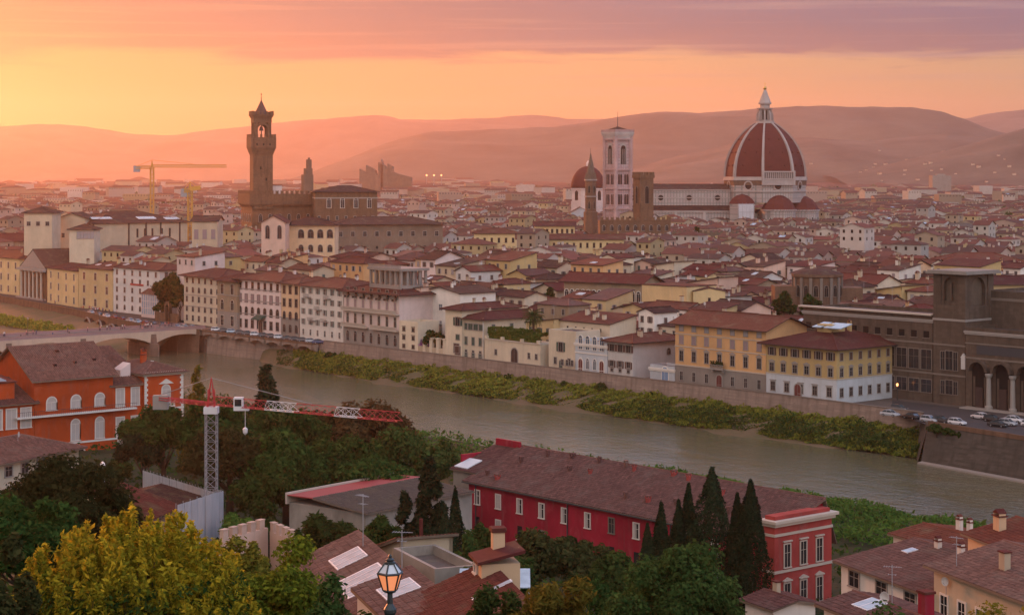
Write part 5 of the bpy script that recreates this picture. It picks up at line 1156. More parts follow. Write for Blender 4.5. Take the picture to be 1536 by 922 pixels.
g = np.random.default_rng(2); C = np.stack([g.uniform(-2.1,2.1,300), g.uniform(-1.3,-.8,300), g.uniform(6.0,7.2,300)], 1); link('balcony_plants', leaves_mesh('balcony_plants', C, g.normal(0,1,(300,3)), .3, MAT['leafmid'], 1), p['root'], (L*.5, 0, 0))
chimney(p['roof'], p['hf'], L*.28, 9, rnd, 1.2); chimney(p['roof'], p['hf'], L*.80, 10, rnd, 1.0)
# ochre corner palace
A, B = onN(1149.5, 342), onN(1255, 342); h = 13.3
p = building('ochre_palace', 'ochre corner palace with grey ground floor and blue rooflights on a wide hipped roof', 'palace', A, B, 24, h, wall='ochre', roof='hip', pitch=.30, ov=1.6, seed=27, ground=('bluegrey', 5.6), courses=((5.62,.25,'trimstone'),),
    rows=[('F',1.6,5,1.3,2.1,'hood','trimgrey','shutbrown'),('F',6.3,6,1.3,1.9,'shutped','trimgrey','shutbrown'),('F',10.1,6,1.3,1.8,'open','trimgrey','shutbrown'),
          ('R',1.6,7,1.1,2.0,'plain','trimgrey','shutbrown'),('R',6.3,7,1.1,1.9,'shutped','trimgrey','shutbrown'),('R',10.1,7,1.0,1.7,'shut','trimgrey','shutbrown')], chim=1)
link('door', door_mesh(1.8, 3.6, 'trimgrey', 'doorred'), p['root'], (p['L']*.46, -.06, .1))
L = p['L']; bb = MB(); bb.box(L*.42,L*.62,8,13,h+1,h+4.3); part('roof_room', bb, MAT['ochre'], p['root'])
for x0, x1 in ((.40,.52),(.56,.80)): bb = MB(); bb.rings([[(L*x0,6.6,h+3.5),(L*x1,6.6,h+3.5),(L*x1,11,h+4.4),(L*x0,11,h+4.4)],[(L*x0,6.6,h+3.7),(L*x1,6.6,h+3.7),(L*x1,11,h+4.6),(L*x0,11,h+4.6)]]); part('skylight', bb, MAT['rooflight'], p['root'])

# ================================================================== the library
h = 19.4; A, B = onN(1205, 362.5), onN(1399, 362.5)
p = building('library_wing', 'long dark stone library wing with tall mullioned windows behind the ochre corner palace', 'library', A, B, 18, h, wall='librarystone', roof='flat', rmat='greyroof', parapet=.9, seed=30, cornice='trimgrey', courses=((6.6,.4,'trimdark'),(13.6,.4,'trimdark')),
    rows=[('F',7.6,11,2.9,4.6,'plain','trimdark','shutbrown'),('F',2.2,11,2.9,3.0,'plain','trimdark','shutbrown'),('F',15.0,11,1.6,1.6,'bare','trimdark','shutbrown',0,1,'void')])
bb = MB(); bb.box(-.9,p['L']+.2,-.9,.4,h+.9,h+1.3); part('stone_ledge', bb, MAT['trimstone'], p['root'])
A, B = onN(1400, 362), onN(1448, 362); zt = zat(406, 437); hh = 19.8
p = building('library_tower', 'square dark stone library tower with open arched belvedere and flat projecting roof', 'tower', A, B, 11, zt-8.2, wall='librarystone', roof='none', seed=31, courses=((6.6,.4,'trimdark'),(13.6,.4,'trimdark'),(19.4,.5,'trimgrey')),
    rows=[('F',8.0,1,1.1,4.2,'plain','trimdark','shutbrown',.15,.45),('F',8.0,1,1.9,4.4,'plain','trimdark','shutbrown',.3,.7),('F',8.0,1,1.1,4.2,'plain','trimdark','shutbrown',.55,.85),('F',2.4,1,1.1,3.0,'plain','trimdark','shutbrown',.15,.45),('F',2.4,1,1.9,3.2,'plain','trimdark','shutbrown',.3,.7),('F',2.4,1,1.1,3.0,'plain','trimdark','shutbrown',.55,.85)])
L, D, z0, z1 = p['L'], 11, zt-8.2, zt-.8; bb = MB()
for x0, x1 in ((0,2.1),(L-2.1,L)):
    for y0, y1 in ((0,2.1),(D-2.1,D)): b2 = MB(); b2.box(x0,x1,y0,y1,z0,z1); part('belvedere_pier', b2, MAT['librarystone'], p['root'])
def arch_panel(bb, w, h, aw, ah, zc, y0, y1, m=0, x0=0):
    o = [(x0+q[0]+w/2, q[1]+zc) for q in arch_pts(aw, ah)]
    xl, xr = x0, x0+w; bb.prism_y([(xl,zc),(o[0][0],zc),(o[-1][0],o[-1][1]),(xl,o[-1][1])], y0, y1, m); bb.prism_y([(o[1][0],zc),(xr,zc),(xr,o[2][1]),(o[2][0],o[2][1])], y0, y1, m)
    pts = o[2:]; mid = len(pts)//2
    for k in range(len(pts)-1):
        a, c = pts[k], pts[k+1]; bb.prism_y([(a[0],a[1]),(a[0] if k else xr,zc+h),(c[0] if k < len(pts)-2 else xl,zc+h),(c[0],c[1])], y0, y1, m)
    bb.prism_y([(xr,pts[0][1]),(xr,zc+h),(pts[0][0]+.001,zc+h),(pts[0][0]+.001,pts[0][1])], y0+.01, y1-.01, m); bb.prism_y([(pts[-1][0]-.001,pts[-1][1]),(pts[-1][0]-.001,zc+h),(xl,zc+h),(xl,pts[-1][1])], y0+.01, y1-.01, m)
b2 = MB(); arch_panel(b2, L-4.2, z1-z0, L-5.6, 6.6, z0, .3, 1.2, 0, 2.1); part('belvedere_arch', b2, MAT['librarystone'], p['root']); b2 = MB(); arch_panel(b2, L-4.2, z1-z0, L-5.6, 6.6, z0, D-1.2, D-.3, 0, 2.1); part('belvedere_arch', b2, MAT['librarystone'], p['root'])
bb.box(L*.5-.3,L*.5+.3,.5,.9,z0,z0+5.4); bb.box(2.2,L-2.2,.5,.9,z0,z0+1.1)
b2 = MB(); b2.box(1.25,L-1.3,1.25,D-1.25,z0,z1-.02); part('belvedere_shade_box', b2, MAT['darkstone'], p['root']); part('belvedere_mullion', bb, MAT['librarystone'], p['root'])  # dark box added inside so the open arches read as shaded
b2 = MB(); arch_panel(b2, D-4.2, z1-z0, D-5.6, 6.6, z0, -1.2, -.3, 0, 2.1); part('belvedere_side', b2, MAT['librarystone'], p['root'], (L, 0, 0), R(90)) if False else part('belvedere_side', b2, MAT['librarystone'], p['root'], (L-1.5, 0, 0), R(90))
b2 = MB(); b2.box(.3,1.2,2.1,D-2.1,z0,z1); part('belvedere_side', b2, MAT['librarystone'], p['root'])  # solid left side added instead of an arch, to block the sun
bb = MB(); bb.box(-1.3,L+1.3,-1.3,D+1.3,z1,z1+.5); bb.box(-1.0,L+1.0,-1.0,D+1.0,z1+.5,z1+.8); part('flat_roof', bb, MAT['stonegrey'], p['root'])
bb = MB(); bb.box(-.3,.9,-.45,-.02,9.5,12.2); bb.prism_y([(-.5,12.2),(1.1,12.2),(.3,13.2)], -.45, -.02); part('coat_of_arms', bb, MAT['palegrey'], p['root'], (L-.6, 0, -1.0))
A, B = onN(1448.6, 361), onN(1720, 361); h = 17.6
p = building('library_arcade', 'dark stone library front with a columned arcade facing the car park', 'library', A, B, 20, h, wall='librarystone', roof='flat', rmat='greyroof', parapet=.8, seed=32, cornice='trimgrey', courses=((14.6,.3,'trimdark'),(11.2,.4,'trimdark')))
L = p['L']; bb = MB(); bb.box(3,L,-.06,0,12.4,14.4); part('void_shade_band', bb, MAT['metaldark'], p['root'])  # dark strip stands in for the shaded void below the eaves
for k in range(9):
    x = 4.0+k*6.4; bb = MB(); bb.prism_y(arch_pts(4.3, 10.4), -.1, .02, 1, False); o, i = arch_pts(5.3, 10.9), arch_pts(4.3, 10.4)
    for q in range(2, len(o)-1): bb.prism_y([i[q], o[q], o[q+1], i[q+1]], -1.6, .0, 0)
    bb.box(-1.0,1.0,-.5,-.1,0,4.6,2); bb.box(-1.7,-1.2,-.3,-.1,.3,7,0); bb.box(1.2,1.7,-.3,-.1,.3,7,0)
    part('arch', bb, [MAT['librarystone'], MAT['void'], MAT['doordark']], p['root'], (x, 0, .3))
    bb = MB(); bb.lathe([(.9,0),(.9,.6),(.62,.8),(.52,7.0),(.85,7.6),(.85,8.0)], 12, 0, -1.3); part('column', bb, MAT['trimgrey'], p['root'], (x+3.2, 0, .3))
bb = MB(); bb.box(.5,L,-3.2,-.05,0,.3); part('steps', bb, MAT['trimgrey'], p['root'])
A, B = onN(1476, 372), onN(1720, 372); p = building('library_attic', 'dark stone upper block of the library set back behind its front', 'library', A, B, 16, 25.5, wall='librarystone', roof='flat', rmat='greyroof', parapet=.8, seed=33, courses=((24.0,.6,'trimdark'),))

# ================================================================== second rows and mid-town blocks that can be told apart
def mid(name, label, x0, x1, Y, ye, D, wall, Y1=None, **kw):
    A, B = W(x0, Y), W(x1, Y1 or Y); return building(name, label, kw.pop('cat', 'house'), A, B, D, zat(ye, (Y+(Y1 or Y))/2), wall=wall, **kw)
def mrow(ye, Y, n, w=1.1, wh=2.0, st='plain', sh='shutbrown', fr='trimgrey', face='F', drop=3.2, s=(0,1)): return (face, zat(ye, Y)-drop-.0, n, w, wh, st, fr, sh, s[0], s[1])
mid('gallery_block', 'long cream block with dark pilaster strips under a brown roof with big rooflights', 140, 281, 850, 333, 34, 'beige', Y1=880, roof='hip', pitch=.28, ov=1.0, rmat='brownroof', seed=40, cat='museum', sky=((.62,.18,9,3.2),(.88,.14,7,3),(.15,.2,10,2.6)),
    rows=[mrow(333,865,3,1.0,4,'bare',drop=7,s=(.42,.66)),mrow(333,865,2,1.0,4,'bare',drop=7,s=(.68,.85)),mrow(333,865,5,2.2,2.5,'bare',drop=13,s=(.35,.98))])
bb = MB(); L = 44
for x in (.0,.40,.60,.77,.995): bb.box(L*x-.35,L*x+.35,-.25,0,0,zat(333,865))
part('pilasters', bb, MAT['doordark'], [o for o in S.objects if o.name == 'gallery_block'][0])
mid('gallery_house', 'cream house with three tall pale shuttered windows right of the long pilastered block', 288, 326, 830, 331, 16, 'beige', roof='gable', pitch=.25, ov=.8, rmat='brownroof', seed=41, rows=[mrow(331,830,3,1.6,4,'shut','shutmauve',drop=8)])
mid('roof_house', 'cream tower-like house with hipped brown roof and three square windows at far left', 36, 78, 830, 318, 16, 'beige', roof='hip', pitch=.35, ov=1.0, rmat='brownroof', seed=42, rows=[mrow(318,830,3,1.5,1.7,'plain',drop=6)])
mid('roof_house', 'cream gabled house with rooflight strip between tower-like house and the pilastered block', 88, 128, 850, 326, 20, 'beige', roof='gable', axis='y', pitch=.35, ov=1.0, rmat='brownroof', seed=43, sky=((.3,.5,3,8),), rows=[mrow(326,850,3,1.2,1.8,'plain',drop=9)])
mid('roof_house', 'low hip-roofed house with a band of grey slatted windows in front of the pilastered block', 104, 141, 800, 343, 12, 'cream', roof='hip', pitch=.35, ov=.9, rmat='brownroof', seed=44, rows=[mrow(343,800,5,1.2,3,'shut','shutgrey',drop=4.2,s=(.3,1))])
mid('roof_house', 'brown walled house with wide red roof at the left picture edge above the yellow palaces', -40, 42, 930, 361, 22, 'tan', roof='gable', pitch=.3, ov=1.0, rmat='redroof', seed=45)
mid('church', 'pinkish gabled church front with two tall arched windows below the clock tower', 392, 428, 800, 333, 20, 'pink', roof='gable', axis='y', pitch=.55, ov=.6, rmat='terracotta', seed=46, cat='church', rows=[mrow(333,800,2,1.5,5.5,'arch',drop=7)])
mid('loggia_house', 'white house with arched openings and deep brown roof beside the dark brown palace', 425, 502, 815, 336, 18, 'peach', roof='hip', pitch=.3, ov=1.4, rmat='brownroof', seed=47, cat='palace', rows=[mrow(336,815,4,2.3,3.6,'arch',drop=6,s=(.25,1)),mrow(336,815,4,1.8,3.0,'arch',drop=12,s=(.25,1))])
mid('dark_palace', 'huge dark brown palace with broad roof and small windows right of the clock tower', 502, 664, 880, 335, 26, 'brown', roof='hip', pitch=.22, ov=1.6, rmat='brownroof', seed=48, cat='palace', Y1=890,
    rows=[mrow(335,885,9,1.6,2.2,'plain',drop=6),mrow(335,885,9,1.1,1.4,'bare',drop=12),mrow(335,885,9,1.6,2.2,'plain',drop=18)])
mid('long_block', 'pale yellow block with a row of small dark windows right of the huge dark palace', 711, 775, 860, 349, 16, 'yellow', roof='hip', pitch=.25, ov=1.0, seed=49, rows=[mrow(349,860,6,1.1,2.2,'bare',drop=4.5)])
mid('long_block', 'very long pale yellow block with an unbroken row of dark windows under a red roof', 776, 936, 830, 358, 14, 'yellow', roof='gable', pitch=.25, ov=1.0, seed=50, rows=[mrow(358,830,16,1.0,2.2,'bare',drop=4)])
mid('long_block', 'cream upper gallery building with a row of windows in front of the abbey spire', 802, 862, 960, 338, 14, 'yellow', roof='gable', pitch=.25, ov=1.0, seed=51, rows=[mrow(338,960,8,1.2,2.2,'bare',drop=4)])
mid('arcade_block', 'long red-roofed gallery of brown and pale arched bays behind the riverside houses', 846, 962, 600, 421, 12, 'tan', roof='gable', pitch=.35, ov=1.4, rmat='redroof', seed=52, cat='palace', Y1=585, rows=[('F',zat(427,592)-5.0,14,1.3,3.2,'arch','trimwhite','shutbrown')])
mid('gable_house', 'orange yellow house with a big blank wall behind the grey broad hipped roof', 963, 1030, 560, 428, 12, 'yellow', roof='shedx', pitch=.01, ov=.2, seed=53, Y1=545)
mid('gable_house', 'orange yellow blank gable with one tiny window just above the orange palace', 1040, 1088, 545, 436, 12, 'yellow', roof='gable', axis='y', pitch=.2, ov=.2, seed=54, rows=[mrow(436,545,1,.8,1,'bare',drop=3)])
mid('long_block', 'long pale yellow palace with seven widely spaced dark windows above the orange palace', 1053, 1190, 800, 384, 18, 'cream', roof='hip', pitch=.28, ov=1.2, seed=55, cat='palace', rows=[mrow(384,800,7,1.6,2.6,'plain',drop=5.5),mrow(384,800,7,1.6,2.6,'plain',drop=10.5)])
mid('red_roof_church', 'large plain red church roof far right above the library tower', 1395, 1560, 760, 398, 30, 'tan', roof='hip', pitch=.30, ov=1.0, rmat='redroof', seed=56, cat='church')
mid('yellow_block', 'yellow house with five dark windows behind the library attic at the right edge', 1477, 1600, 520, 425, 14, 'yellow', roof='gable', pitch=.25, ov=1.0, rmat='terracotta', seed=57, rows=[mrow(425,520,9,1.0,1.9,'plain',drop=3.6)])
mid('pavilion', 'pale bluish white pavilion with a shallow roof on the right among red roofs', 1430, 1488, 1150, 341, 16, 'palegrey', roof='gable', pitch=.3, ov=.8, rmat='greyroof', seed=58, rows=[mrow(341,1150,9,1.3,2.6,'bare',drop=5)])
Y = 560; c_ = W(1226, Y); th = thing('round_apse', 'round dark brown drum with pilasters and niches behind the ochre palace', 'church', (c_.x, Y, 0)); FOOT.append((c_.x, Y, 1, 0, 9, 9, 'apse'))
zt = zat(410, Y); bb = MB(); bb.lathe([(7.2,0),(7.2,zt-1),(7.7,zt-.8),(7.7,zt)], 20); part('drum', bb, MAT['brickbrown'], th)
bb = MB(); bb.lathe([(7.6,zt),(5,zt+.9),(.2,zt+1.6)], 20); part('roof', bb, MAT['brownroof'], th)
for k in range(9):
    a = math.pi+(k-4)*.42; bb = MB(); bb.box(-.45,.45,-.35,.3,0,zt-1); part('pilaster', bb, MAT['trimdark'], th, (7.2*math.sin(a), 7.2*math.cos(a), 0), -a+math.pi)
for k in range(6):
    a = math.pi+(k-2.5)*.42; link('window', window_mesh('arch_plain', 1.2, 3.2, 'trimdark', 'shutbrown', 'void'), th, (7.22*math.sin(a), 7.22*math.cos(a), zt-6.5), -a+math.pi)
for sx_, ln in ((-1, 6.5), (1, 7.5)): bb = MB(); bb.box(-3.4,3.4,-4,4,0,zt-ln*.55); part('side_chapel', bb, MAT['brickbrown'], th, (sx_*9.6, 1, 0))
# ================================================================== near bank: red orange palace
A = Vector((-90, 355, 0)); nd = ND
def alongN(t, off=0): return A+nd*t-UD*(-off)
sp = building('red_orange_palace', 'big orange red palace with pale arched windows, steep dark roof and a long thin balcony', 'palace', A, A+nd*16.5, 19, 15.6, base=-.5, wall='redorange', roof='gable', axis='x', pitch=.56, ov=.9, rmat='oldroof', seed=60, ribs=.4,
    rows=[('F',9.4,3,1.9,2.4,'arch_shut','trimwhite','shutpale',.06,.98),('F',3.2,2,1.7,4.0,'arch_shut','trimwhite','shutpale',.36,.98)])
L = sp['L']; r_ = sp['root']; bb = MB(); bb.box(-4,L+4.6,-1.2,-.02,8.3,8.6); part('balcony', bb, MAT['trimwhite'], r_)
bb = MB()
for k in range(60): bb.box(-3.9+k*.42,-3.86+k*.42,-1.17,-1.13,8.6,9.5)
bb.box(-4,L+4.6,-1.19,-1.11,9.5,9.56); part('balcony_rail', bb, MAT['metaldark'], r_)
for x, y in ((.35,3.2),(.62,3.6),(.88,4.0),(.5,7.2)):
    bb = MB(); bb.box(-.28,.28,-.4,.6,-.3,.35); bb.poly([(-.22,-.41,.0),(.22,-.41,.0),(.22,-.41,.3),(-.22,-.41,.3)], 1); part('roof_vent', bb, [MAT['redroof'], MAT['void']], sp['roof'], (L*x, y, sp['hf'](L*x, y)))
bb = MB(); bb.box(0,L+6.5,-.12,-.01,2.6,2.95); part('string_course', bb, MAT['trimwhite'], r_)
link('door', door_mesh(3.6, 3.4, 'trimwhite', 'void'), r_, (L*.52, -.01, -1.2))
# lower linking wing and the quoined end pavilion
bb = MB(); bb.box(L+.01,L+6.5,.3,14,0,13.2); part('wing_wall', bb, MAT['redorange'], r_)
fs, hf2 = roof_faces(7.2, 14, 'shed', .42, .6, 13.2); part('wing_roof', roof_mb([[(x+L-.2, y+.3, z) for x, y, z in f] for f in fs], .2, .4, 3), [MAT['oldroof'], MAT['brown']], r_)
for z, wh in ((8.9,3.4),(3.1,3.6)):
    for x in (1.7, 5.0): link('window', window_mesh('shut', 1.6, wh, 'trimwhite', 'shutpale'), r_, (L+x, .29, z))
link('window', window_mesh('shut', 1.5, 1.6, 'trimwhite', 'shutpale'), r_, (L+2, .29, .6))
P0 = A+nd*23.1-UD*.0; pv_ = building('quoined_pavilion', 'orange red end pavilion with cream quoins and pedimented windows beside the crane', 'palace', P0+UD*-.6, P0+nd*8.6+UD*-.6, 15, 15.2, base=-.5, wall='redorange', roof='hip', pitch=.36, ov=.9, rmat='oldroof', seed=61, quoin='trimwhite', ribs=.4, cornice='trimwhite', courses=((7.6,.35,'trimwhite'),),
    rows=[('F',8.6,1,1.7,3.8,'arch_shut','trimwhite','shutpale',.3,.8),('F',2.4,1,1.7,3.6,'shutped','trimwhite','shutpale',.3,.8),('R',8.6,2,1.6,3.6,'shutped','trimwhite','shutpale')], chim=2, sky=((.55,.3,1.2,.8),))
bb = MB(); bb.prism_y([(-1.6,0),(1.6,0),(0,1.0)], -.3, .02); part('pediment', bb, MAT['trimwhite'], pv_['root'], (pv_['L']*.55, 0, 12.7))
bb = MB(); bb.box(-1.6,1.6,-.9,0,0,.2)
for k in range(11): bb.box(-1.55+k*.3,-1.48+k*.3,-.88,-.8,.2,1.1)
bb.box(-1.6,1.6,-.9,-.78,1.1,1.2); part('balcony', bb, MAT['trimwhite'], pv_['root'], (pv_['L']*.55, 0, 8.2))
bb = MB(); bb.box(0,2.2,0,3.0,12,15.6); bb.prism_y([(0,15.6),(2.2,15.6),(2.2,16.9)], 0, 3.0); part('stair_head', bb, MAT['rosewhite'], pv_['root'], (-3.4, 3.5, 0))
# front wing at the left
q = building('red_orange_wing', 'lower orange red wing with pale shutters in front of the big palace gable', 'palace', A-nd*9.5, A-nd*.1, 10, 11.4, base=-.5, wall='redorange', roof='shed', pitch=.34, ov=.8, rmat='oldroof', seed=62, ribs=.4,
    rows=[('F',6.6,3,1.9,3.6,'shut','trimwhite','shutpale',.05,.98),('F',1.6,3,1.7,2.8,'shut','trimwhite','shutpale',.05,.98)])
bb = MB(); bb.box(1.2,6.2,1.5,7.5,11.5,15.0); part('attic_room', bb, MAT['redorange'], q['root']); bb = MB(); bb.rings([[(.8,1.1,15.0),(6.6,1.1,15.0),(6.6,7.9,15.6),(.8,7.9,15.6)],[(.8,1.1,15.2),(6.6,1.1,15.2),(6.6,7.9,15.9),(.8,7.9,15.9)]]); part('attic_roof', bb, MAT['redroof'], q['root'])
bb = MB(); bb.rings([[(1.6,1.6,15.35),(4.6,1.6,15.35),(4.6,5,15.75),(1.6,5,15.75)],[(1.6,1.6,15.5),(4.6,1.6,15.5),(4.6,5,15.9),(1.6,5,15.9)]]); part('skylight', bb, MAT['rooflight'], q['root'])
# cream farmhouse in front of it
A2 = W(-42, 284); B2 = W(118, 306); h_ = zat(683, 295)-1.0
q = building('cream_farmhouse', 'weathered cream house with low dark tiled roof in front of the orange red palace', 'house', A2, B2, 13, h_, base=1.0, wall='cream', roof='hip', pitch=.34, ov=1.0, rmat='oldroof', seed=63, ribs=.4, rows=[('F',h_-2.6,5,1.5,1.5,'plain','trimgrey','shutgrey',.1,.85),('F',h_-6.4,5,1.3,1.8,'plain','trimgrey','shutgrey',.1,.85)], chim=0)
dish(q['root'], (q['L']*.62, 4.5, q['hf'](q['L']*.62, 4.5)), .5)
# ================================================================== house with dormer and wrapped scaffold
A3, B3 = W(172, 236), W(262, 256); h_ = 9.3-2.5
q = building('dormer_house', 'ochre house with a pale twin-windowed dormer and red roofs beside the pale sheeted scaffold', 'house', A3, B3, 18, h_, base=2.0, wall='peach', roof='gable', pitch=.34, ov=.8, rmat='redroof', seed=64, ribs=.36, rows=[('F',h_-2.4,4,1.2,1.5,'plain','trimgrey','shutgrey')], chim=1)
L = q['L']; bb = MB(); x0 = L*.22; bb.box(x0,x0+3.6,1.2,7,h_,h_+4.0); bb.prism_y([(x0,h_+4.0),(x0+3.6,h_+4.0),(x0+1.8,h_+4.6)], 1.2, 7); dz_ = part('dormer', bb, MAT['peach'], q['root'])
bb = MB(); bb.rings([[(x0-.4,.8,h_+4.05),(x0+1.8,.8,h_+4.75),(x0+4.0,.8,h_+4.05),(x0+1.8,.8,h_+4.55)],[(x0-.4,7.6,h_+4.05),(x0+1.8,7.6,h_+4.75),(x0+4.0,7.6,h_+4.05),(x0+1.8,7.6,h_+4.55)]]); part('dormer_roof', bb, MAT['redroof'], q['root'])
for x in (.95, 2.65): link('window', window_mesh('shut', 1.05, 2.4, 'trimwhite', 'shutpale'), dz_, (x0+x, 1.2, h_+1.0))
bb = MB(); bb.tube([(0,0,-1),(0,0,4.2)], .22, 8); bb.lathe([(.42,4.2),(.42,4.6),(.1,4.9)], 8); part('flue', bb, MAT['whitemetal'], q['root'], (L*.62, 7, h_+2))
bb = MB(); c_ = (1.6,1.6)
for k in range(8):
    a0, a1 = k*math.pi/4, (k+1)*math.pi/4; bb.poly([(2.0*math.cos(a0),2.0*math.sin(a0),0),(2.0*math.cos(a1),2.0*math.sin(a1),0),(0,0,2.2)], 0); bb.tube([(2.02*math.cos(a0),2.02*math.sin(a0),0),(0,0,2.24)], .09, 5, 1); bb.tube([(2.02*math.cos(a0),2.02*math.sin(a0),.02),(2.02*math.cos(a1),2.02*math.sin(a1),.02)], .09, 5, 1)
part('glass_pyramid', bb, [MAT['rooflight'], MAT['whitemetal']], q['root'], (L*.12, 12.5, h_+3.4))
chimney(q['roof'], q['hf'], L*.05, 14, rnd, 1.5)
A3b, B3b = W(262, 243), W(316, 258)
# pale sheeting hung on scaffold round the building site
m, t = newmat('sitesheet'); tc = t.n('ShaderNodeTexCoord'); f = t.noise(t.mapping(tc.outputs['Object'], (1.6,1.6,.25)), 1.0, 4, .6); c = t.mix(f, (.34,.37,.40,1), (.62,.64,.66,1))
d = t.n('ShaderNodeBsdfDiffuse'); tr = t.n('ShaderNodeBsdfTranslucent'); t.l(c, d.inputs[0]); t.l(c, tr.inputs[0]); mx = t.n('ShaderNodeMixShader'); mx.inputs[0].default_value = .35; t.l(d.outputs[0], mx.inputs[1]); t.l(tr.outputs[0], mx.inputs[2]); fin(t, mx.outputs[0], m)
def sheeting(name, label, pts, ztops, zb):
    root = thing(name, label, 'scaffold', tuple(pts[0])); o = pts[0]
    for k in range(len(pts)-1):
        p, q_ = pts[k]-o, pts[k+1]-o; L_ = (q_-p).length; n = max(2, int(L_/1.6)); g = random.Random(k+5); dd_ = (q_-p).normalized(); nr = Vector((dd_.y, -dd_.x, 0))
        for s in range(n):
            a, c_ = p.lerp(q_, s/n), p.lerp(q_, (s+1)/n); za, zc_ = ztops[k]+(ztops[k+1]-ztops[k])*s/n, ztops[k]+(ztops[k+1]-ztops[k])*(s+1)/n; bb = MB(); R_ = []
            for f in np.linspace(0, 1, 5):
                w_ = nr*(.14*math.sin(f*math.pi)+g.uniform(-.04,.04)); pt = a.lerp(c_, .02+.96*f)+w_
                R_.append([pt+Vector((0,0,zb+g.uniform(-.1,.1))), pt+Vector((0,0,za+(zc_-za)*f+g.uniform(-.1,.06))), pt-nr*.02+Vector((0,0,za+(zc_-za)*f)), pt-nr*.02+Vector((0,0,zb))])
            bb.rings(R_); part('sheet', bb, MAT['sitesheet'], root)
            bb = MB(); bb.tube([a-nr*.2+Vector((0,0,zb-2)), a-nr*.2+Vector((0,0,za+.2))], .05, 6); part('pole', bb, MAT['metalgrey'], root)
    return root
sheeting('wrapped_scaffold', 'pale sheeted scaffold fence running along the back of the building site by the crane', [W(214, 292), W(270, 276), W(322, 258)], [zat(705,292), zat(722,276), zat(738,258)], 3.2)
sheeting('wrapped_scaffold', 'pale bluish sheeted scaffold corner at the foot of the crane', [W(266, 238), W(318, 247), W(335, 252), W(322, 266)], [zat(757,238), zat(740,247), zat(736,252), zat(738,266)], 1.5)
q = building('site_house', 'low red roofed building inside the sheeted building site behind the dormer house', 'house', W(240, 250), W(300, 264), 12, 6.5, base=2.0, wall='beige', roof='gable', pitch=.25, ov=.6, rmat='brownroof', seed=65, ribs=.4)
# ================================================================== battlemented garden wall
cw = thing('battlemented_wall', 'pinkish peach garden wall with tall merlons in two stepped runs right of the scaffold', 'garden wall', (0,0,0))
def cren(p, q, z0, z1, mh, root):
    bb = MB(); d = (q-p).normalized(); nr = Vector((-d.y, d.x, 0)); w_ = .6
    bb.prism_z([(p.x,p.y),(q.x,q.y),(q.x+nr.x*w_,q.y+nr.y*w_),(p.x+nr.x*w_,p.y+nr.y*w_)], z0, z1); part('wall', bb, MAT['pink'], root)
    L_ = (q-p).length; n = max(2, round(L_/1.9))
    for k in range(n):
        a = p+d*(L_*k/n+.15); bb = MB(); bb.prism_z([(0,0),(d.x*1.0,d.y*1.0),(d.x*1.0+nr.x*w_,d.y*1.0+nr.y*w_),(nr.x*w_,nr.y*w_)], 0, mh); bb.prism_z([(-d.x*.06-nr.x*.06,-d.y*.06-nr.y*.06),(d.x*1.06-nr.x*.06,d.y*1.06-nr.y*.06),(d.x*1.06+nr.x*(w_+.06),d.y*1.06+nr.y*(w_+.06)),(-d.x*.06+nr.x*(w_+.06),-d.y*.06+nr.y*(w_+.06))], mh+.003, mh+.12); part('merlon', bb, MAT['pink'], root, (a.x, a.y, z1))
p1, p2, p3 = W(334, 232), W(402, 240), W(440, 233)
cren(p1, p2, 1.0, zat(800, 236), 1.1, cw); cren(p2+Vector((.3,-.6,0)), p3, 1.0, zat(804, 236), 1.1, cw)
# ================================================================== long low shed with red coping roof
q = building('garden_shed', 'long weathered grey outbuilding with a bright red strip of roof behind the merloned wall', 'outbuilding', W(434, 246), W(493, 234), 21, zat(765,240)-1.5, base=1.5, wall='weathered', roof='none', seed=66); L, D = q['L'], q['D']; hh = q['h']
q['root'].rotation_euler.z = math.atan2(-.62, .78); 
bb = MB(); bb.rings([[(.0,-.4,hh+.9),(L*.34,-.4,hh+.95),(L*.34,D,hh+.95),(.0,D,hh+.9)],[(.0,-.4,hh+1.0),(L*.34,-.4,hh+1.1),(L*.34,D,hh+1.1),(.0,D,hh+1.0)]]); part('metal_roof', bb, plain('redsheet', (.30,.045,.04), .6, .3), q['root'])
part('tile_roof', roof_mb([[(L+.5,-.4,hh+.1),(L+.5,D,hh+.1),(L*.34,D,hh+1.05),(L*.34,-.4,hh+1.05)]], .2, .4, 3), [MAT['greyroof'], MAT['brown']], q['root'])
bb = MB(); bb.box(-.35,-.05,-.4,D,hh-.2,hh+1.25); part('parapet', bb, MAT['trimstone'], q['root'])

# ================================================================== tower crane
cx_, cy_ = W(317, 250).x, 250.0; cz = T(cx_, cy_); jz = 23.2-cz; plain('cranered', (.42,.03,.035), .45, .4); plain('cranewhite', (.62,.60,.60), .45, .4)
cr_ = thing('tower_crane', 'grey lattice tower crane with a red and white jib above the dark garden trees', 'crane', (cx_, cy_, cz), 0)
def lattice(bb, p, q, w, n, t, m, tri=False, h=None):
    p, q = Vector(p), Vector(q); d = (q-p).normalized(); up = Vector((0,0,1)) if abs(d.z) < .9 else Vector((0,1,0)); s = d.cross(up).normalized(); u = s.cross(d)
    h = h or w; cs = [(-w/2,-h/2),(w/2,-h/2),(w/2,h/2),(-w/2,h/2)] if not tri else [(-w/2,0),(w/2,0),(0,h)]
    pt = lambda k, f: p.lerp(q, f)+s*cs[k][0]+u*cs[k][1]; nc = len(cs)
    for k in range(nc): bb.bar(pt(k,0), pt(k,1), t*1.5, m)
    for i in range(n):
        for k in range(nc): k2 = (k+1)%nc; bb.bar(pt(k,i/n), pt(k2,(i+1)/n) if i%2 == 0 else pt(k2,(i+1)/n), t*.8, m); bb.bar(pt(k,i/n), pt(k2,i/n), t*.7, m)
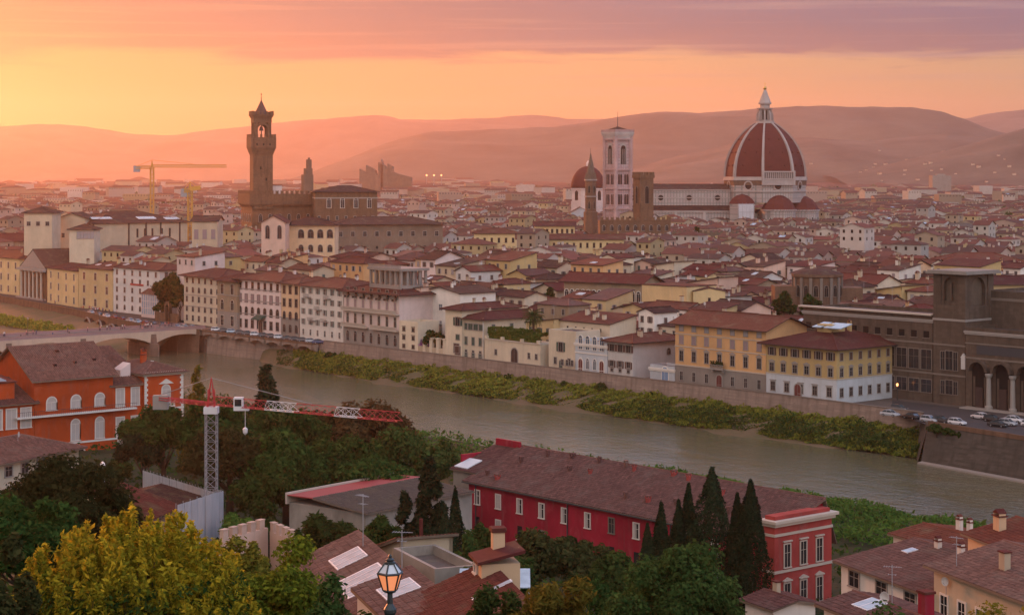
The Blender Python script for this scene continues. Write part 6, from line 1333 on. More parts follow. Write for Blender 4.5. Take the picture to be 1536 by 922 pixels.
bb = MB(); lattice(bb, (0,0,-.3), (0,0,jz-1.2), 1.45, 15, .075, 0); part('mast', bb, MAT['metalgrey'], cr_)
top = Vector((0, 0, jz)); tip = Vector((W(600, 233).x-cx_, 233-cy_, jz)); cj = Vector((W(229, 256).x-cx_, 256-cy_, jz+.2)); dj = (tip-top).normalized()
bb = MB(); bb.box(-.9,.9,-.9,.9,jz-1.2,jz-.3); part('slewing_ring', bb, MAT['cranewhite'], cr_)
for k, (a, c_, mname) in enumerate(((.02,.31,'cranered'),(.31,.47,'cranewhite'),(.47,.68,'cranered'),(.68,.80,'cranewhite'),(.80,1.0,'cranered'))):
    bb = MB(); lattice(bb, top.lerp(tip, a), top.lerp(tip, c_), 1.1, max(3, int((c_-a)*26)), .055, 0, True, 1.1); part('jib_section', bb, MAT[mname], cr_)
bb = MB(); lattice(bb, top, cj, 1.0, 6, .06, 0, False, .35); part('counter_jib', bb, MAT['cranered'], cr_)
bb = MB(); e = cj*.86+top*.14; bb.box(e.x-1.0,e.x+1.0,e.y-.5,e.y+.5,jz-1.3,jz+.6); part('counterweight', bb, MAT['trimgrey'], cr_)
bb = MB(); lattice(bb, (0,0,jz-.3), (0,0,jz+2.0), .8, 3, .05, 0)
for s in ((-.5,-.5),(.5,-.5),(.5,.5),(-.5,.5)): bb.bar((s[0],s[1],jz-.3), (0,0,jz+3.6), .10, 0)
part('apex', bb, MAT['cranered'], cr_)
bb = MB(); bb.tube([(0,0,jz+3.5), top.lerp(tip,.55)+Vector((0,0,1.2))], .05, 5); bb.tube([(0,0,jz+3.5), cj], .05, 5); part('stays', bb, MAT['metalgrey'], cr_)
bb = MB(); e = top.lerp(tip, .16); bb.box(e.x-.7,e.x+.5,e.y-.9,e.y+.3,jz-.4,jz+1.3,0); bb.box(e.x-.55,e.x+.35,e.y-.93,e.y-.9,jz+.2,jz+1.1,1); part('cab', bb, [MAT['cranewhite'], MAT['pane']], cr_)
bb = MB(); e = top.lerp(tip, .19); bb.box(e.x-.5,e.x+.5,e.y-.4,e.y+.4,jz-.4,jz-.1); bb.tube([(e.x,e.y,jz-.2),(e.x,e.y,jz-2.6)], .04, 5); bb.lathe([(.1,jz-2.6),(.34,jz-2.8),(.3,jz-3.3),(.05,jz-3.6)], 8, e.x, e.y); part('hook_block', bb, MAT['cranewhite'], cr_)
# far cranes
def far_crane(label, x, Y, yj, x0, x1, col, tilt=0):
    c_ = W(x, Y); q_ = Y/F; th = thing('tower_crane', label, 'crane', (c_.x, Y, 0)); z = zat(yj, Y); bb = MB(); lattice(bb, (0,0,0), (0,0,z), 2.0, 22, .26, 0); part('mast', bb, MAT[col], th)
    bb = MB(); lattice(bb, (0,0,z), ((x1-x)*q_,0,z+tilt*q_), 1.6, 26, .2, 0, True, 1.6); part('jib', bb, MAT[col], th)
    bb = MB(); lattice(bb, (0,0,z), ((x0-x)*q_,0,z), 1.6, 6, .22, 0); part('counter_jib', bb, MAT[col], th); bb = MB(); bb.box((x0-x)*q_-1.5,(x0-x)*q_+2.5,-.8,.8,z-3,z+1); part('counterweight', bb, MAT['metalgrey'], th)
    bb = MB(); bb.tube([(0,0,z),(0,0,z+4.5)], [.8,.2], 4); bb.tube([(0,0,z+4.4),((x1-x)*q_*.55,0,z+2)], .12, 4); bb.tube([(0,0,z+4.4),((x0-x)*q_,0,z+.5)], .12, 4); part('apex', bb, MAT[col], th); return th
plain('craneyellow', (.50,.28,.06), .5, .3)
far_crane('distant slim yellow tower crane with a very long jib left of the clock tower', 228, 1150, 251, 204, 340, 'craneyellow')
far_crane('short yellow tower crane with a stubby jib just left of the clock tower palace', 285, 900, 286, 276, 301, 'craneyellow', 2)

# ================================================================== crimson villa on the near bank
VA, VB = Vector((-6.2, 270.3, 0)), Vector((30.4, 226.4, 0)); vb0 = .8
v = building('crimson_villa', 'long crimson riverside villa with a huge mottled tile roof behind the tall cypresses', 'villa', VA, VB, 11.6, 10.0-vb0, base=vb0, wall='crimson', roof='gable', axis='x', pitch=.37, ov=.7, rmat='oldroof', rf=.88, ribs=.36, seed=70)
L, hh, r_ = v['L'], v['h'], v['root']; hf = v['hf']; rg = random.Random(5)
for k in range(12):
    x = L*(.035+.082*k); sh_ = 'shutpale' if k not in (6,) else 'shutbrown'
    w_ = link('window', window_mesh('plain' if k not in (1,) else 'shut', .95, 1.9, 'trimwhite' if k != 6 else 'trimdark', 'shutpale', 'pane'), r_, (x, 0, hh-3.3))
    if k not in (1, 6): bb = MB(); bb.box(-.47,-.06,-.13,-.09,.05,1.85); s_ = part('shutter', bb, MAT['shutpale'], w_)
    link('window', window_mesh(rg.choice(['plain','shut','bare']), .95, 1.9 if k != 1 else 2.6, 'trimwhite' if k%3 else 'trimdark', 'shutpale'), r_, (x, 0, hh-7.0 if k != 1 else hh-7.6))
for x in (.03,.375,.72): bb = MB(); bb.tube([(L*x,-.12,0),(L*x,-.12,hh-.2)], .09, 6); part('drainpipe', bb, MAT['metaldark'], r_)
bb = MB(); bb.box(-.7,L+.7,-.82,-.70,hh-.48,hh-.32); part('gutter', bb, MAT['metaldark'], r_)
for x, y in ((.04,1.6),(.09,1.1),(.08,6),(.13,8.6),(.21,9.3),(.26,6.2),(.31,9.2),(.33,6.4),(.40,9.4),(.44,8.8),(.565,9.3),(.62,8.9),(.53,2.4),(.60,2.6),(.68,3.2),(.76,7),(.84,3.4)):
    bb = MB(); w_ = rg.uniform(.16,.28); hq = rg.uniform(.35,.6); bb.box(-w_,w_,-w_,w_,-.4,hq,0); bb.box(-w_*1.3,w_*1.3,-w_*1.3,w_*1.3,hq+.3,hq+.42,1)
    for s in ((-1,-1),(1,-1),(1,1),(-1,1)): bb.box(w_*s[0]-.06,w_*s[0]+.06,w_*s[1]-.06,w_*s[1]+.06,hq,hq+.3,0)
    part('chimney', bb, [MAT['villared'] if rg.random() < .35 else MAT['oldroof'], MAT['oldroof']], v['roof'], (L*x, y, hf(L*x, y)))
# end pavilion with parapet, facing upstream
ph_ = hh+2.1; bb = MB(); bb.box(L+.02,L+2.0,-.5,9.8,-2,ph_); pav = part('pavilion', bb, MAT['villared'], r_)
bb = MB(); bb.box(L-.2,L+2.7,-1.1,10.4,ph_,ph_+.35); bb.box(L+.03,L+2.4,-.8,10.1,ph_-.4,ph_-.004); part('cornice', bb, MAT['trimstone'], pav); bb = MB(); bb.box(L+.3,L+1.9,-.3,9.6,ph_+.354,ph_+.8); part('parapet', bb, MAT['villared'], pav)
for z, pr in ((ph_-1.6,.12),(ph_-6.0,.14)): bb = MB(); bb.box(L+.01,L+2.0+pr,-.5-pr,9.8+pr,z,z+.32); part('string_course', bb, MAT['trimstone'], pav)
for y in (1.7, 4.6, 7.5):
    link('window', window_mesh('hood', 1.0, 2.7, 'trimstone', 'shutpale'), pav, (L+2.0, y, ph_-5.4), R(90)); link('window', window_mesh('shutped' if 0 else 'ped', 1.0, 2.9, 'trimstone', 'shutpale'), pav, (L+2.0, y, ph_-10.3), R(90))
# old red block at the far end of the roof
bb = MB(); bb.box(-5.5,-.05,1.5,9.5,-.5,hh+.6); part('end_block', bb, MAT['weathered'], r_); bb = MB(); bb.box(-5.5,-.05,9.5,9.9,hh+.3,hh+4.4); bb.box(-5.7,-5.3,3,9.5,hh+.5,hh+2.6); part('end_parapet', bb, MAT['crimson'], r_)
part('end_roof', roof_mb([[(-5.9,1.1,hh+.7),(.2,1.1,hh+.7),(.2,9.6,hh+3.4),(-5.9,9.6,hh+3.4)]], .2, .36, 5), [MAT['oldroof'], MAT['brown']], r_)
bb = MB(); bb.rings([[(-5.4,1.6,hh+.95),(-2.4,1.6,hh+.95),(-2.4,4.4,hh+1.85),(-5.4,4.4,hh+1.85)],[(-5.4,1.6,hh+1.1),(-2.4,1.6,hh+1.1),(-2.4,4.4,hh+2.0),(-5.4,4.4,hh+2.0)]]); part('skylight', bb, MAT['tin'], r_)
bb = MB(); bb.box(-3.6,-.06,-2.6,1.4,-1,hh-4.2); bb.box(-3.6,-.06,-2.6,-2.4,hh-4.2,hh-3.1); bb.box(-3.6,-3.4,-2.4,1.4,hh-4.2,hh-3.1); part('terrace', bb, MAT['crimson'], r_)

# ================================================================== roofs below the viewpoint
def near_house(name, label, x0, d0, x1, d1, D, ye, base, wall, roof, rmat, pitch, **kw):
    A, B = W(x0, d0), W(x1, d1); zt = zat(ye, (d0+d1)/2); return building(name, label, kw.pop('cat', 'house'), A, B, D, zt-base, base=base, wall=wall, roof=roof, rmat=rmat, pitch=pitch, ribs=.30, **kw)
p = near_house('white_house', 'white walled house with a broad brown tiled roof at the lower right beside the villa', 1262, 203, 1388, 188, 19, 862, 2.5, 'white', 'gable', 'oldroof', .17, ov=.7, seed=80, rows=[('F',7.4,3,1.9,1.6,'plain','trimgrey','shutgrey'),('R',6,2,1.1,1.6,'plain','trimgrey','shutgrey')], chim=0)
L, hh = p['L'], p['h']; 
for x, y in ((.30,15),(.62,14)): chimney(p['roof'], p['hf'], L*x, y*.6, rnd, .8, MAT['white'])
skylight(p['roof'], p['hf'], L*.2, 6.5, 1.2, 1.4, 0)
p2 = near_house('beige_house', 'beige house with reddish tiles and tall windows at the lower right edge', 1401, 187, 1560, 170, 17, 874, 3.0, 'beige', 'gable', 'oldroof', .2, ov=.8, seed=81, rows=[('F',7.0,5,1.2,2.4,'plain','trimwhite','shutgrey',.02,.9),('F',3.0,5,1.2,2.0,'plain','trimwhite','shutgrey',.02,.9)], chim=0)
for x, y in ((.40,3.4),(.78,4.2)): chimney(p2['roof'], p2['hf'], p2['L']*x, y, rnd, 1.2, MAT['beige'])
skylight(p2['roof'], p2['hf'], p2['L']*.72, 4.5, .9, 1.2, 0); dish(p2['root'], (p2['L']*.16, -.4, p2['h']-2.2), .3); antenna(p2['root'], (p2['L']*.14, 1.0, p2['hf'](p2['L']*.14, 1.0)), .5, 3.0)
p3 = near_house('back_house', 'small house with orange gable and tall square chimney at the lower right edge', 1452, 200, 1560, 186, 12, 818, 3.0, 'peach', 'gable', 'redroof', .22, ov=.6, seed=82, chim=0, rows=[('F',9.4,3,1.0,1.3,'plain','trimgrey','shutgrey')])
chimney(p3['roof'], p3['hf'], 2.2, 2.5, random.Random(4), 1.5, MAT['peach'])
bb = MB(); bb.box(-.55,.55,-.45,0,0,.85,0); bb.lathe([(.32,0),(.32,.02)], 16, 0, 0); 
for k in range(5): bb.box(-.45,.1,-.47,-.45,.12+k*.13,.18+k*.13,1)
part('air_conditioner', bb, [MAT['palegrey'], MAT['metalgrey']], p3['root'], (p3['L']*.5, -.02, p3['h']-1.6))
p4 = near_house('terracotta_house', 'small house with orange tiles and a white side wall behind the broad brown roof', 1340, 214, 1432, 204, 9, 812, 3.0, 'white', 'gable', 'redroof', .16, ov=.5, seed=83, chim=2)
p5 = near_house('front_house', 'low tiled house with a slatted blue white rooflight and dishes at the bottom right', 1236, 160, 1345, 150, 6.5, 925, 5.0, 'white', 'gable', 'oldroof', .2, ov=.6, seed=84, chim=0)
L, hf = p5['L'], p5['hf']; skylight(p5['roof'], hf, L*.34, 2.2, 2.4, 2.2, 0); dish(p5['root'], (L*.55, 2.2, hf(L*.55,2.2)), .4); antenna(p5['root'], (L*.5, 3.2, hf(L*.5,3.2)), .9, 3.4)
bb = MB(); bb.box(-.5,.5,-.45,.45,-1.5,1.9,0); bb.box(-.6,.6,-.55,.55,1.9,2.1,1); part('red_chimney', bb, [MAT['crimson'], MAT['redroof']], p5['roof'], (L*.84, 4, hf(L*.84,4)))
p6 = near_house('annex_house', 'small white walled house with a faded pink tiled roof below the villa end facade', 1118, 184, 1160, 180, 5, 904, 4.0, 'white', 'gable', 'oldroof', .22, ov=.5, seed=85, chim=1)
# middle cluster
c1 = near_house('skylight_house', 'beige house with two big pale glass roof panels behind the street lamp', 436, 152, 520, 131, 5.2, 890, 12.5, 'beige', 'shed', 'oldroof', .42, ov=.5, seed=86, chim=0)
L, hf = c1['L'], c1['hf']; skylight(c1['roof'], hf, L*.62, 3.0, 5.2, 3.4, 0); skylight(c1['roof'], hf, L*.28, 3.4, 3.6, 2.4, 0); skylight(c1['roof'], hf, L*.9, 3.4, .9, .7, 0)
antenna(c1['root'], (L*.22, 4.9, hf(L*.22,4.9)), .4, 4.2); antenna(c1['root'], (L*.80, 5.0, hf(L*.8,5.0)), 1.1, 3.6)
c2 = near_house('small_gable_house', 'small beige house with one tiled slope and thin flue just behind the street lamp', 556, 158, 600, 151, 4.5, 836, 11.0, 'beige', 'shedx', 'oldroof', .30, ov=.4, seed=87, chim=0)
bb = MB(); bb.tube([(0,0,-.5),(0,0,1.8)], .16, 8); part('flue', bb, MAT['redroof'], c2['roof'], (c2['L']*.55, 3, c2['hf'](c2['L']*.55,3)))
c3 = near_house('flat_roof_house', 'grey beige stained house with a flat edge and small lean-to between lamp and red roof', 590, 150, 652, 142, 3.6, 852, 11.5, 'weathered', 'flat', 'greyroof', .2, seed=88, chim=0, rows=[('F',5,2,.9,1.3,'plain','trimwhite','shutgrey')])
c4 = near_house('lean_to_house', 'low lean-to with pale corrugated rooflight and a white party wall under the street lamp', 536, 132, 590, 122, 3.6, 905, 13.5, 'white', 'shed', 'oldroof', .3, ov=.4, seed=89, chim=0); skylight(c4['roof'], c4['hf'], c4['L']*.4, 1.9, 3.2, 2.4, 0)
c5 = near_house('red_roof_house', 'house with a large red tiled slope and narrow glass strip right of the lamp', 612, 126, 676, 110, 5.2, 944, 14.0, 'white', 'shed', 'redroof', .42, ov=.5, seed=90, chim=0)
L, hf = c5['L'], c5['hf']; skylight(c5['roof'], hf, L*.40, 4.4, .6, 2.6, 0)
bb = MB(); bb.box(0,2.8,0,2.6,-2,1.0,0); bb.rings([[(-.3,-.3,1.0),(3.1,-.3,1.0),(3.1,2.9,1.7),(-.3,2.9,1.7)],[(-.3,-.3,1.2),(3.1,-.3,1.2),(3.1,2.9,1.9),(-.3,2.9,1.9)]], 1); dm_ = part('dormer', bb, [MAT['peach'], MAT['redroof']], c5['roof'], (L*.02, 4.4, hf(L*.02,4.4)))
link('window', window_mesh('plain', .8, .8, 'trimwhite', 'shutgrey'), dm_, (.9, 0, .1)); bb = MB(); bb.box(-.4,.4,-.4,.4,0,1.6,0); bb.box(-.5,.5,-.5,.5,1.6,1.9,1); part('chimney', bb, [MAT['peach'], MAT['redroof']], c5['roof'], (L*.04, 6.0, hf(L*.04,6.0)+.4))
aw = thing('canvas_awning', 'pale bluish canvas awning half hidden by foliage right of the red tiled slope', 'awning', (W(742,138).x, 138, 0)); bb = MB(); z = zat(862,138); bb.rings([[(-2.6,-1.6,z-.6),(2.6,-1.6,z-.6),(2.6,1.6,z+.1),(-2.6,1.6,z+.1)],[(-2.6,-1.6,z-.54),(2.6,-1.6,z-.54),(2.6,1.6,z+.16),(-2.6,1.6,z+.16)]]); part('canvas', bb, MAT['rooflight'], aw); bb = MB()
for s in (-2.5,2.5): bb.tube([(s,-1.5,8),(s,-1.5,z-.6)], .06, 6); bb.tube([(s,1.5,8),(s,1.5,z)], .06, 6)
part('posts', bb, MAT['metalgrey'], aw)

# ================================================================== street lamp beside the road under the viewpoint
lx = W(585, 38); lz = T(lx.x, 38); lp = thing('street_lamp', 'dark iron street lamp with a glowing salmon glass lantern', 'street lamp', (lx.x, 38, lz)); plain('iron', (.035,.045,.045), .45, .5, .3)
zl = zat(886, 38)-lz; bb = MB(); bb.lathe([(.24,-.3),(.24,.5),(.16,.6),(.13,.7),(.10,1.6),(.075,zl-.75),(.14,zl-.72),(.15,zl-.6),(.09,zl-.5),(.13,zl-.42),(.13,zl-.36),(.06,zl-.25),(.05,zl)], 12); part('post', bb, MAT['iron'], lp, smooth=False)
r0, r1, zc_, zt_ = .14, .255, zl+.02, zl+.37
m, t = newmat('lampglass'); b_ = principled(t, (.55,.25,.14), .25, .5); b_.inputs['Emission Color'].default_value = (1.0,.30,.11,1); b_.inputs['Emission Strength'].default_value = .42; fin(t, b_.outputs[0], m)
ln = thing('x', None, None) if False else None
hx = lambda r, z, k: (r*math.cos(k*math.pi/3+.3), r*math.sin(k*math.pi/3+.3), z)
bb = MB()
for k in range(6): bb.bar(hx(r0,zc_,k), hx(r1,zt_,k), .03, 0); bb.bar(hx(r0,zc_,k), hx(r0,zc_,k+1), .035, 0); bb.bar(hx(r1,zt_,k), hx(r1,zt_,k+1), .04, 0); bb.bar(hx(r1,zt_,k), hx(.10,zt_+.20,k), .03, 0)
bb.lathe([(.11,zt_+.18),(.11,zt_+.22),(.07,zt_+.24),(.09,zt_+.27),(.03,zt_+.31),(.04,zt_+.34),(.005,zt_+.38)], 12); bb.lathe([(.06,zc_-.06),(.13,zc_-.03),(.15,zc_)], 6); lf = part('lantern_frame', bb, MAT['iron'], lp)
for k in range(6):
    bb = MB(); e = .985; bb.poly([hx(r0*e,zc_,k), hx(r0*e,zc_,k+1), hx(r1*e,zt_,k+1), hx(r1*e,zt_,k)]); part('glass_pane', bb, MAT['lampglass'], lf)
    bb = MB(); bb.poly([hx(r1*e,zt_,k), hx(r1*e,zt_,k+1), hx(.1,zt_+.19,k+1), hx(.1,zt_+.19,k)]); part('roof_pane', bb, MAT['tin'], lf)
m, t = newmat('lampbulb'); em = t.n('ShaderNodeEmission'); em.inputs[0].default_value = (1,.34,.12,1); em.inputs[1].default_value = 3.0; fin(t, em.outputs[0], m)
bb = MB(); bb.lathe([(.03,zc_+.02),(.055,zc_+.1),(.055,zc_+.3),(.02,zc_+.36)], 10); part('bulb', bb, MAT['lampbulb'], lf)
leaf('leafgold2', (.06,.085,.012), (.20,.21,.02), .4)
# ================================================================== trees and shrubs of the near side
def T_(label, x, d, ytop, wpx, kind='round', mat='leafdark', n=6000, ls=.45, v=0, name='broadleaf_tree', group=None, z0=None, dw=0, K=38, aspect=1.5, cfrac=.72, bark='bark'):
    p = W(x, d); zg = T(p.x, d) if z0 is None else z0; return tree(name, label, p.x, d, zg, zat(ytop, d), wpx/F*d, kind, mat, n, ls, v, group, bark, cfrac, K, aspect)
G1 = 'trees of the riverside garden'
T_('tall dark pointed conifer behind the red and white crane jib', 399, 345, 545, 62, 'cone', 'leafcypress', 9000, .55, 1, 'conifer', G1, aspect=2.0)
T_('thin yellowing tree in front of the pale water beside the crane apex', 296, 335, 550, 62, 'cone', 'leafgold', 4200, .45, 2, 'poplar', G1, K=44, cfrac=.9)
T_('very dark broad tree below the quoined pavilion left of the crane mast', 245, 305, 612, 122, 'round', 'leafdark', 9000, .5, 3, group=G1)
T_('dark low tree in front of the orange palace arches', 215, 300, 648, 75, 'round', 'leafcypress', 6000, .5, 4, group=G1)
T_('dark olive tree directly behind the crane mast', 318, 300, 600, 143, 'round', 'leafdark', 10000, .5, 5, group=G1)
T_('large rounded olive tree just right of the crane mast', 345, 270, 652, 170, 'round', 'leafolive', 12000, .45, 6, group=G1)
T_('dense dark round tree in the middle of the riverside garden', 430, 268, 664, 158, 'round', 'leafdark', 12000, .45, 7, group=G1)
T_('dark tree below the white part of the crane jib', 425, 320, 612, 134, 'round', 'leafdark', 9000, .5, 8, group=G1)
T_('broad dark tree filling the garden right of its middle', 512, 272, 660, 158, 'round', 'leafdark', 12000, .45, 9, group=G1)
T_('russet topped tree under the red tip of the crane jib', 560, 325, 612, 146, 'round', 'leafbrown', 9000, .5, 10, group=G1)
T_('brownish tree behind the garden between jib tip and conifer', 490, 335, 620, 122, 'round', 'leafolive', 8000, .5, 11, group=G1)
T_('bright green leafy tree at the river edge of the garden', 612, 285, 650, 158, 'round', 'leafmid', 12000, .42, 12, group=G1)
T_('small bright tree beside the water left of the villa roof', 655, 300, 672, 73, 'round', 'leafmid', 5000, .42, 13, group=G1)
T_('shaded tree low in the garden above the outbuilding roof', 560, 262, 690, 134, 'round', 'leafdark', 8000, .45, 14, group=G1)
T_('shaded tree low in the garden left of the outbuilding', 400, 258, 710, 134, 'round', 'leafdark', 8000, .45, 15, group=G1)
T_('little glowing green bush behind the merloned wall', 362, 245, 768, 70, 'round', 'leafbright', 4500, .35, 16, 'shrub', cfrac=.95)
T_('second low green bush near the end of the merloned wall', 410, 247, 778, 60, 'round', 'leafmid', 3500, .35, 17, 'shrub', cfrac=.95)
T_('dark bush under the orange palace entrance arch', 178, 318, 690, 40, 'round', 'leafdark', 3000, .4, 18, 'shrub', cfrac=.95)
G2 = 'dark evergreens left of the villa'
T_('tallest dark cedar of the clump left of the crimson villa', 645, 212, 690, 74, 'cone', 'leafcypress', 12000, .40, 19, 'cedar', G2, aspect=2.0)
T_('broad dark cedar at the left of the evergreen clump', 606, 214, 740, 70, 'cone', 'leafcypress', 9000, .40, 20, 'cedar', G2, aspect=2.0)
T_('slim dark cypress at the right edge of the evergreen clump', 683, 205, 735, 34, 'cypress', 'leafcypress', 9000, .22, 21, 'cypress_tree', G2)
T_('squat dark cypress low in the evergreen clump', 668, 200, 770, 50, 'cypress', 'leafcypress', 9000, .22, 22, 'cypress_tree', G2)
T_('feathery green tree in front of the weathered outbuilding', 500, 205, 765, 105, 'round', 'leafmid', 9000, .34, 23, 'broadleaf_tree', aspect=2.4)
T_('darker feathery tree between outbuilding and evergreen clump', 562, 200, 770, 80, 'round', 'leafdark', 8000, .34, 24, 'broadleaf_tree', aspect=2.4)
T_('grey green bush by the crenellated wall end', 452, 200, 800, 44, 'round', 'leafdark', 3500, .3, 25, 'shrub', cfrac=.95)
T_('bright green tree against the left end of the crimson wall', 728, 190, 788, 70, 'round', 'leafmid', 8000, .33, 26)
T_('green shrub mass low beside the evergreen clump', 700, 178, 806, 60, 'round', 'leafmid', 6000, .33, 27, 'shrub', cfrac=.9)
T_('umbrella shaped tree with layered bronze green sprays before the crimson wall', 835, 150, 784, 190, 'umbrella', 'leafolive', 18000, .28, 28, 'umbrella_tree', K=46)
T_('second layered tree lower left of the umbrella tree', 762, 142, 818, 130, 'umbrella', 'leafmid', 11000, .30, 29, 'umbrella_tree', K=36)
T_('layered tree right of the umbrella tree', 915, 142, 820, 130, 'umbrella', 'leafmid', 11000, .30, 30, 'umbrella_tree', K=36)
T_('big leafy green tree at the bottom centre in front of the cypresses', 1010, 112, 826, 215, 'round', 'leafmid', 36000, .18, 31, K=60)
T_('dark lower tree left of the big leafy green tree', 925, 118, 868, 110, 'round', 'leafdark', 16000, .18, 32)
T_('straw coloured wispy tree at the bottom edge', 830, 98, 858, 150, 'round', 'leafgold', 16000, .15, 33, aspect=2.6, K=50)
G3 = 'row of cypresses before the villa'
for x, yt, wp, d, lab in ((971,788,26,208,'short leftmost cypress of the row before the villa'),(992,756,28,212,'slender cypress second in the row before the villa'),(1018,752,26,216,'narrow cypress third in the row before the villa'),(1033,727,30,217,'tall narrow cypress left of the broadest one'),(1068,704,58,214,'broadest and tallest cypress in the middle of the villa facade'),(1106,742,34,209,'dark cypress leaning against the rightmost tall one'),(1126,722,46,206,'tall rightmost cypress before the villa end pavilion')):
    T_(lab, x, d, yt, wp*1.22, 'cypress', 'leafcypress', 16000, .20, 40+x%9, 'cypress_tree', G3)
T_('dark crowded tree with rusty tips at the left edge below the cream house', 95, 92, 694, 235, 'round', 'leafolive', 38000, .15, 50, K=60)
T_('dark green tree with thin crown between the big left tree and the dormer house', 190, 100, 736, 95, 'round', 'leafbrown', 16000, .16, 51)
T_('deep green tree at the left edge under the rusty tipped one', 30, 84, 740, 190, 'round', 'leafdark', 30000, .15, 54, K=50)
T_('grey green shrub in the lower left corner', 0, 46, 802, 120, 'round', 'leafolive', 9000, .11, 52, 'shrub', cfrac=.95)
T_('loose yellow green tree right of the big golden tree', 425, 74, 818, 175, 'round', 'leafgold2', 26000, .13, 55, K=60)
T_('greenish gold tree between golden tree and merloned wall', 360, 84, 802, 110, 'round', 'leafgold', 16000, .14, 56, K=50)
T_('green bush low at the bottom left of the street lamp', 500, 70, 866, 120, 'round', 'leafmid', 9000, .16, 57, 'shrub', cfrac=.9)
T_('yellow green bush at the bottom edge below the roof with big glass panels', 462, 78, 884, 150, 'round', 'leafgold2', 14000, .13, 61, 'shrub', cfrac=.9, K=50)
T_('leafy green tree at the bottom edge right of the red tiled slope', 742, 100, 872, 120, 'round', 'leafmid', 14000, .17, 62, K=50)
T_('small golden bush in the lower right corner', 1512, 46, 884, 190, 'round', 'leafgold', 9000, .09, 58, 'shrub', cfrac=.55, K=60)
T_('green bush at the bottom edge below the slatted rooflight', 1330, 96, 905, 170, 'round', 'leafmid', 9000, .18, 59, 'shrub', cfrac=.9)
# the big golden tree: upright twigs carrying small leaves
def golden(x, d, ytop, wpx, seed=4):
    p = W(x, d); zg = T(p.x, d); zt = zat(ytop, d); root = thing('golden_tree', 'big yellow leaved tree glowing in the low light at the lower left', 'tree', (p.x, d, zg)); g = np.random.default_rng(seed); hgt = zt-zg; rx = wpx/F*d/2
    Cs = []; Ns = []; tw = MB()
    K = 560; Mi = []
    for k in range(K):
        a = g.random()*2*np.pi; rr = math.sqrt(g.random()); x0, y0 = rr*rx*math.cos(a), rr*rx*math.sin(a)*.9
        top = hgt*(.44+.56*math.sqrt(max(0, 1-(rr*.97)**2)))-g.random()**2*hgt*.36-(.25*math.sin(a*5+rr*9))*.7
        ln = g.uniform(.9, 1.9); lean = np.array([x0/rx*.28, y0/rx*.28, 1.0])+g.normal(0, .13, 3); lean /= np.linalg.norm(lean); base = np.array([x0, y0, top])-lean*ln
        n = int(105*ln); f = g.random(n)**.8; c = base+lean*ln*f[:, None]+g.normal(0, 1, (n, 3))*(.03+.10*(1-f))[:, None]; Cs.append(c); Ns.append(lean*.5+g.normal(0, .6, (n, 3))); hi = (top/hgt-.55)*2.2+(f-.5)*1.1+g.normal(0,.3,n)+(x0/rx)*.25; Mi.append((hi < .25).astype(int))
        if k%3 == 0: tw.tube([tuple(base-lean*.6), tuple(base+lean*ln*.9)], [.018,.006], 4)
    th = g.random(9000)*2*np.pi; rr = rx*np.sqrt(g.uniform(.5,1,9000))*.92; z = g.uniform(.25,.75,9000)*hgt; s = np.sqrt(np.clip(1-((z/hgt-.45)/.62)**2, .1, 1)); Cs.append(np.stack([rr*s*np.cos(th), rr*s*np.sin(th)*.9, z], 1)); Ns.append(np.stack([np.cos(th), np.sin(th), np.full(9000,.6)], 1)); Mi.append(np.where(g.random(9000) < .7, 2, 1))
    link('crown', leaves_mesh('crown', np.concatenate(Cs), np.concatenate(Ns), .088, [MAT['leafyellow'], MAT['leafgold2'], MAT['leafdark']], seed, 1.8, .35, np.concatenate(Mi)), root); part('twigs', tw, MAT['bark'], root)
    link('trunk', trunk_mesh(hgt*.7, .22, rx*.6, 'round', 'bark', 3), root)
golden(203, 54, 766, 392)
# palm by the yellow house on the far bank
pp_ = onN(800, 346); zg = 6.3; zt = zat(460, pp_.y); pm = thing('palm_tree', 'single tall palm with drooping fronds beside the yellow house', 'palm', (pp_.x, pp_.y, zg)); hc = zt-zg-2.6
bb = MB(); bb.tube([(0,0,-.3),(.05,0,hc*.5),(0,0,hc)], [.42,.34,.38], 10); part('trunk', bb, MAT['bark'], pm)
g = random.Random(3)
for k in range(34):
    a = k*2.399; el_ = R(78-k*3.4); ln = 3.6+.5*g.random(); d0 = Vector((math.cos(a), math.sin(a), 0)); pts = []; p_ = Vector((0,0,hc)); e_ = el_
    bb = MB()
    for s in range(9):
        pts.append(p_.copy()); p_ = p_+(d0*math.cos(e_)+Vector((0,0,math.sin(e_))))*(ln/8); e_ -= R(11)
    bb.tube(pts, [.05]*4+[.03]*4+[.012], 4); sd = d0.cross(Vector((0,0,1)))
    for s in range(1, 8):
        for sg in (-1, 1):
            for q in (0, .5):
                b0 = pts[s].lerp(pts[s+1], q); l2 = .95*math.sin(math.pi*(s+q+1)/10)+.15; e2 = b0+sd*sg*l2*.75+(pts[s+1]-pts[s]).normalized()*l2*.6-Vector((0,0,l2*.35)); w_ = (pts[s+1]-pts[s]).normalized()*.07; bb.poly([b0-w_, b0+w_, e2])
    part('frond', bb, MAT['leafdark'], pm)
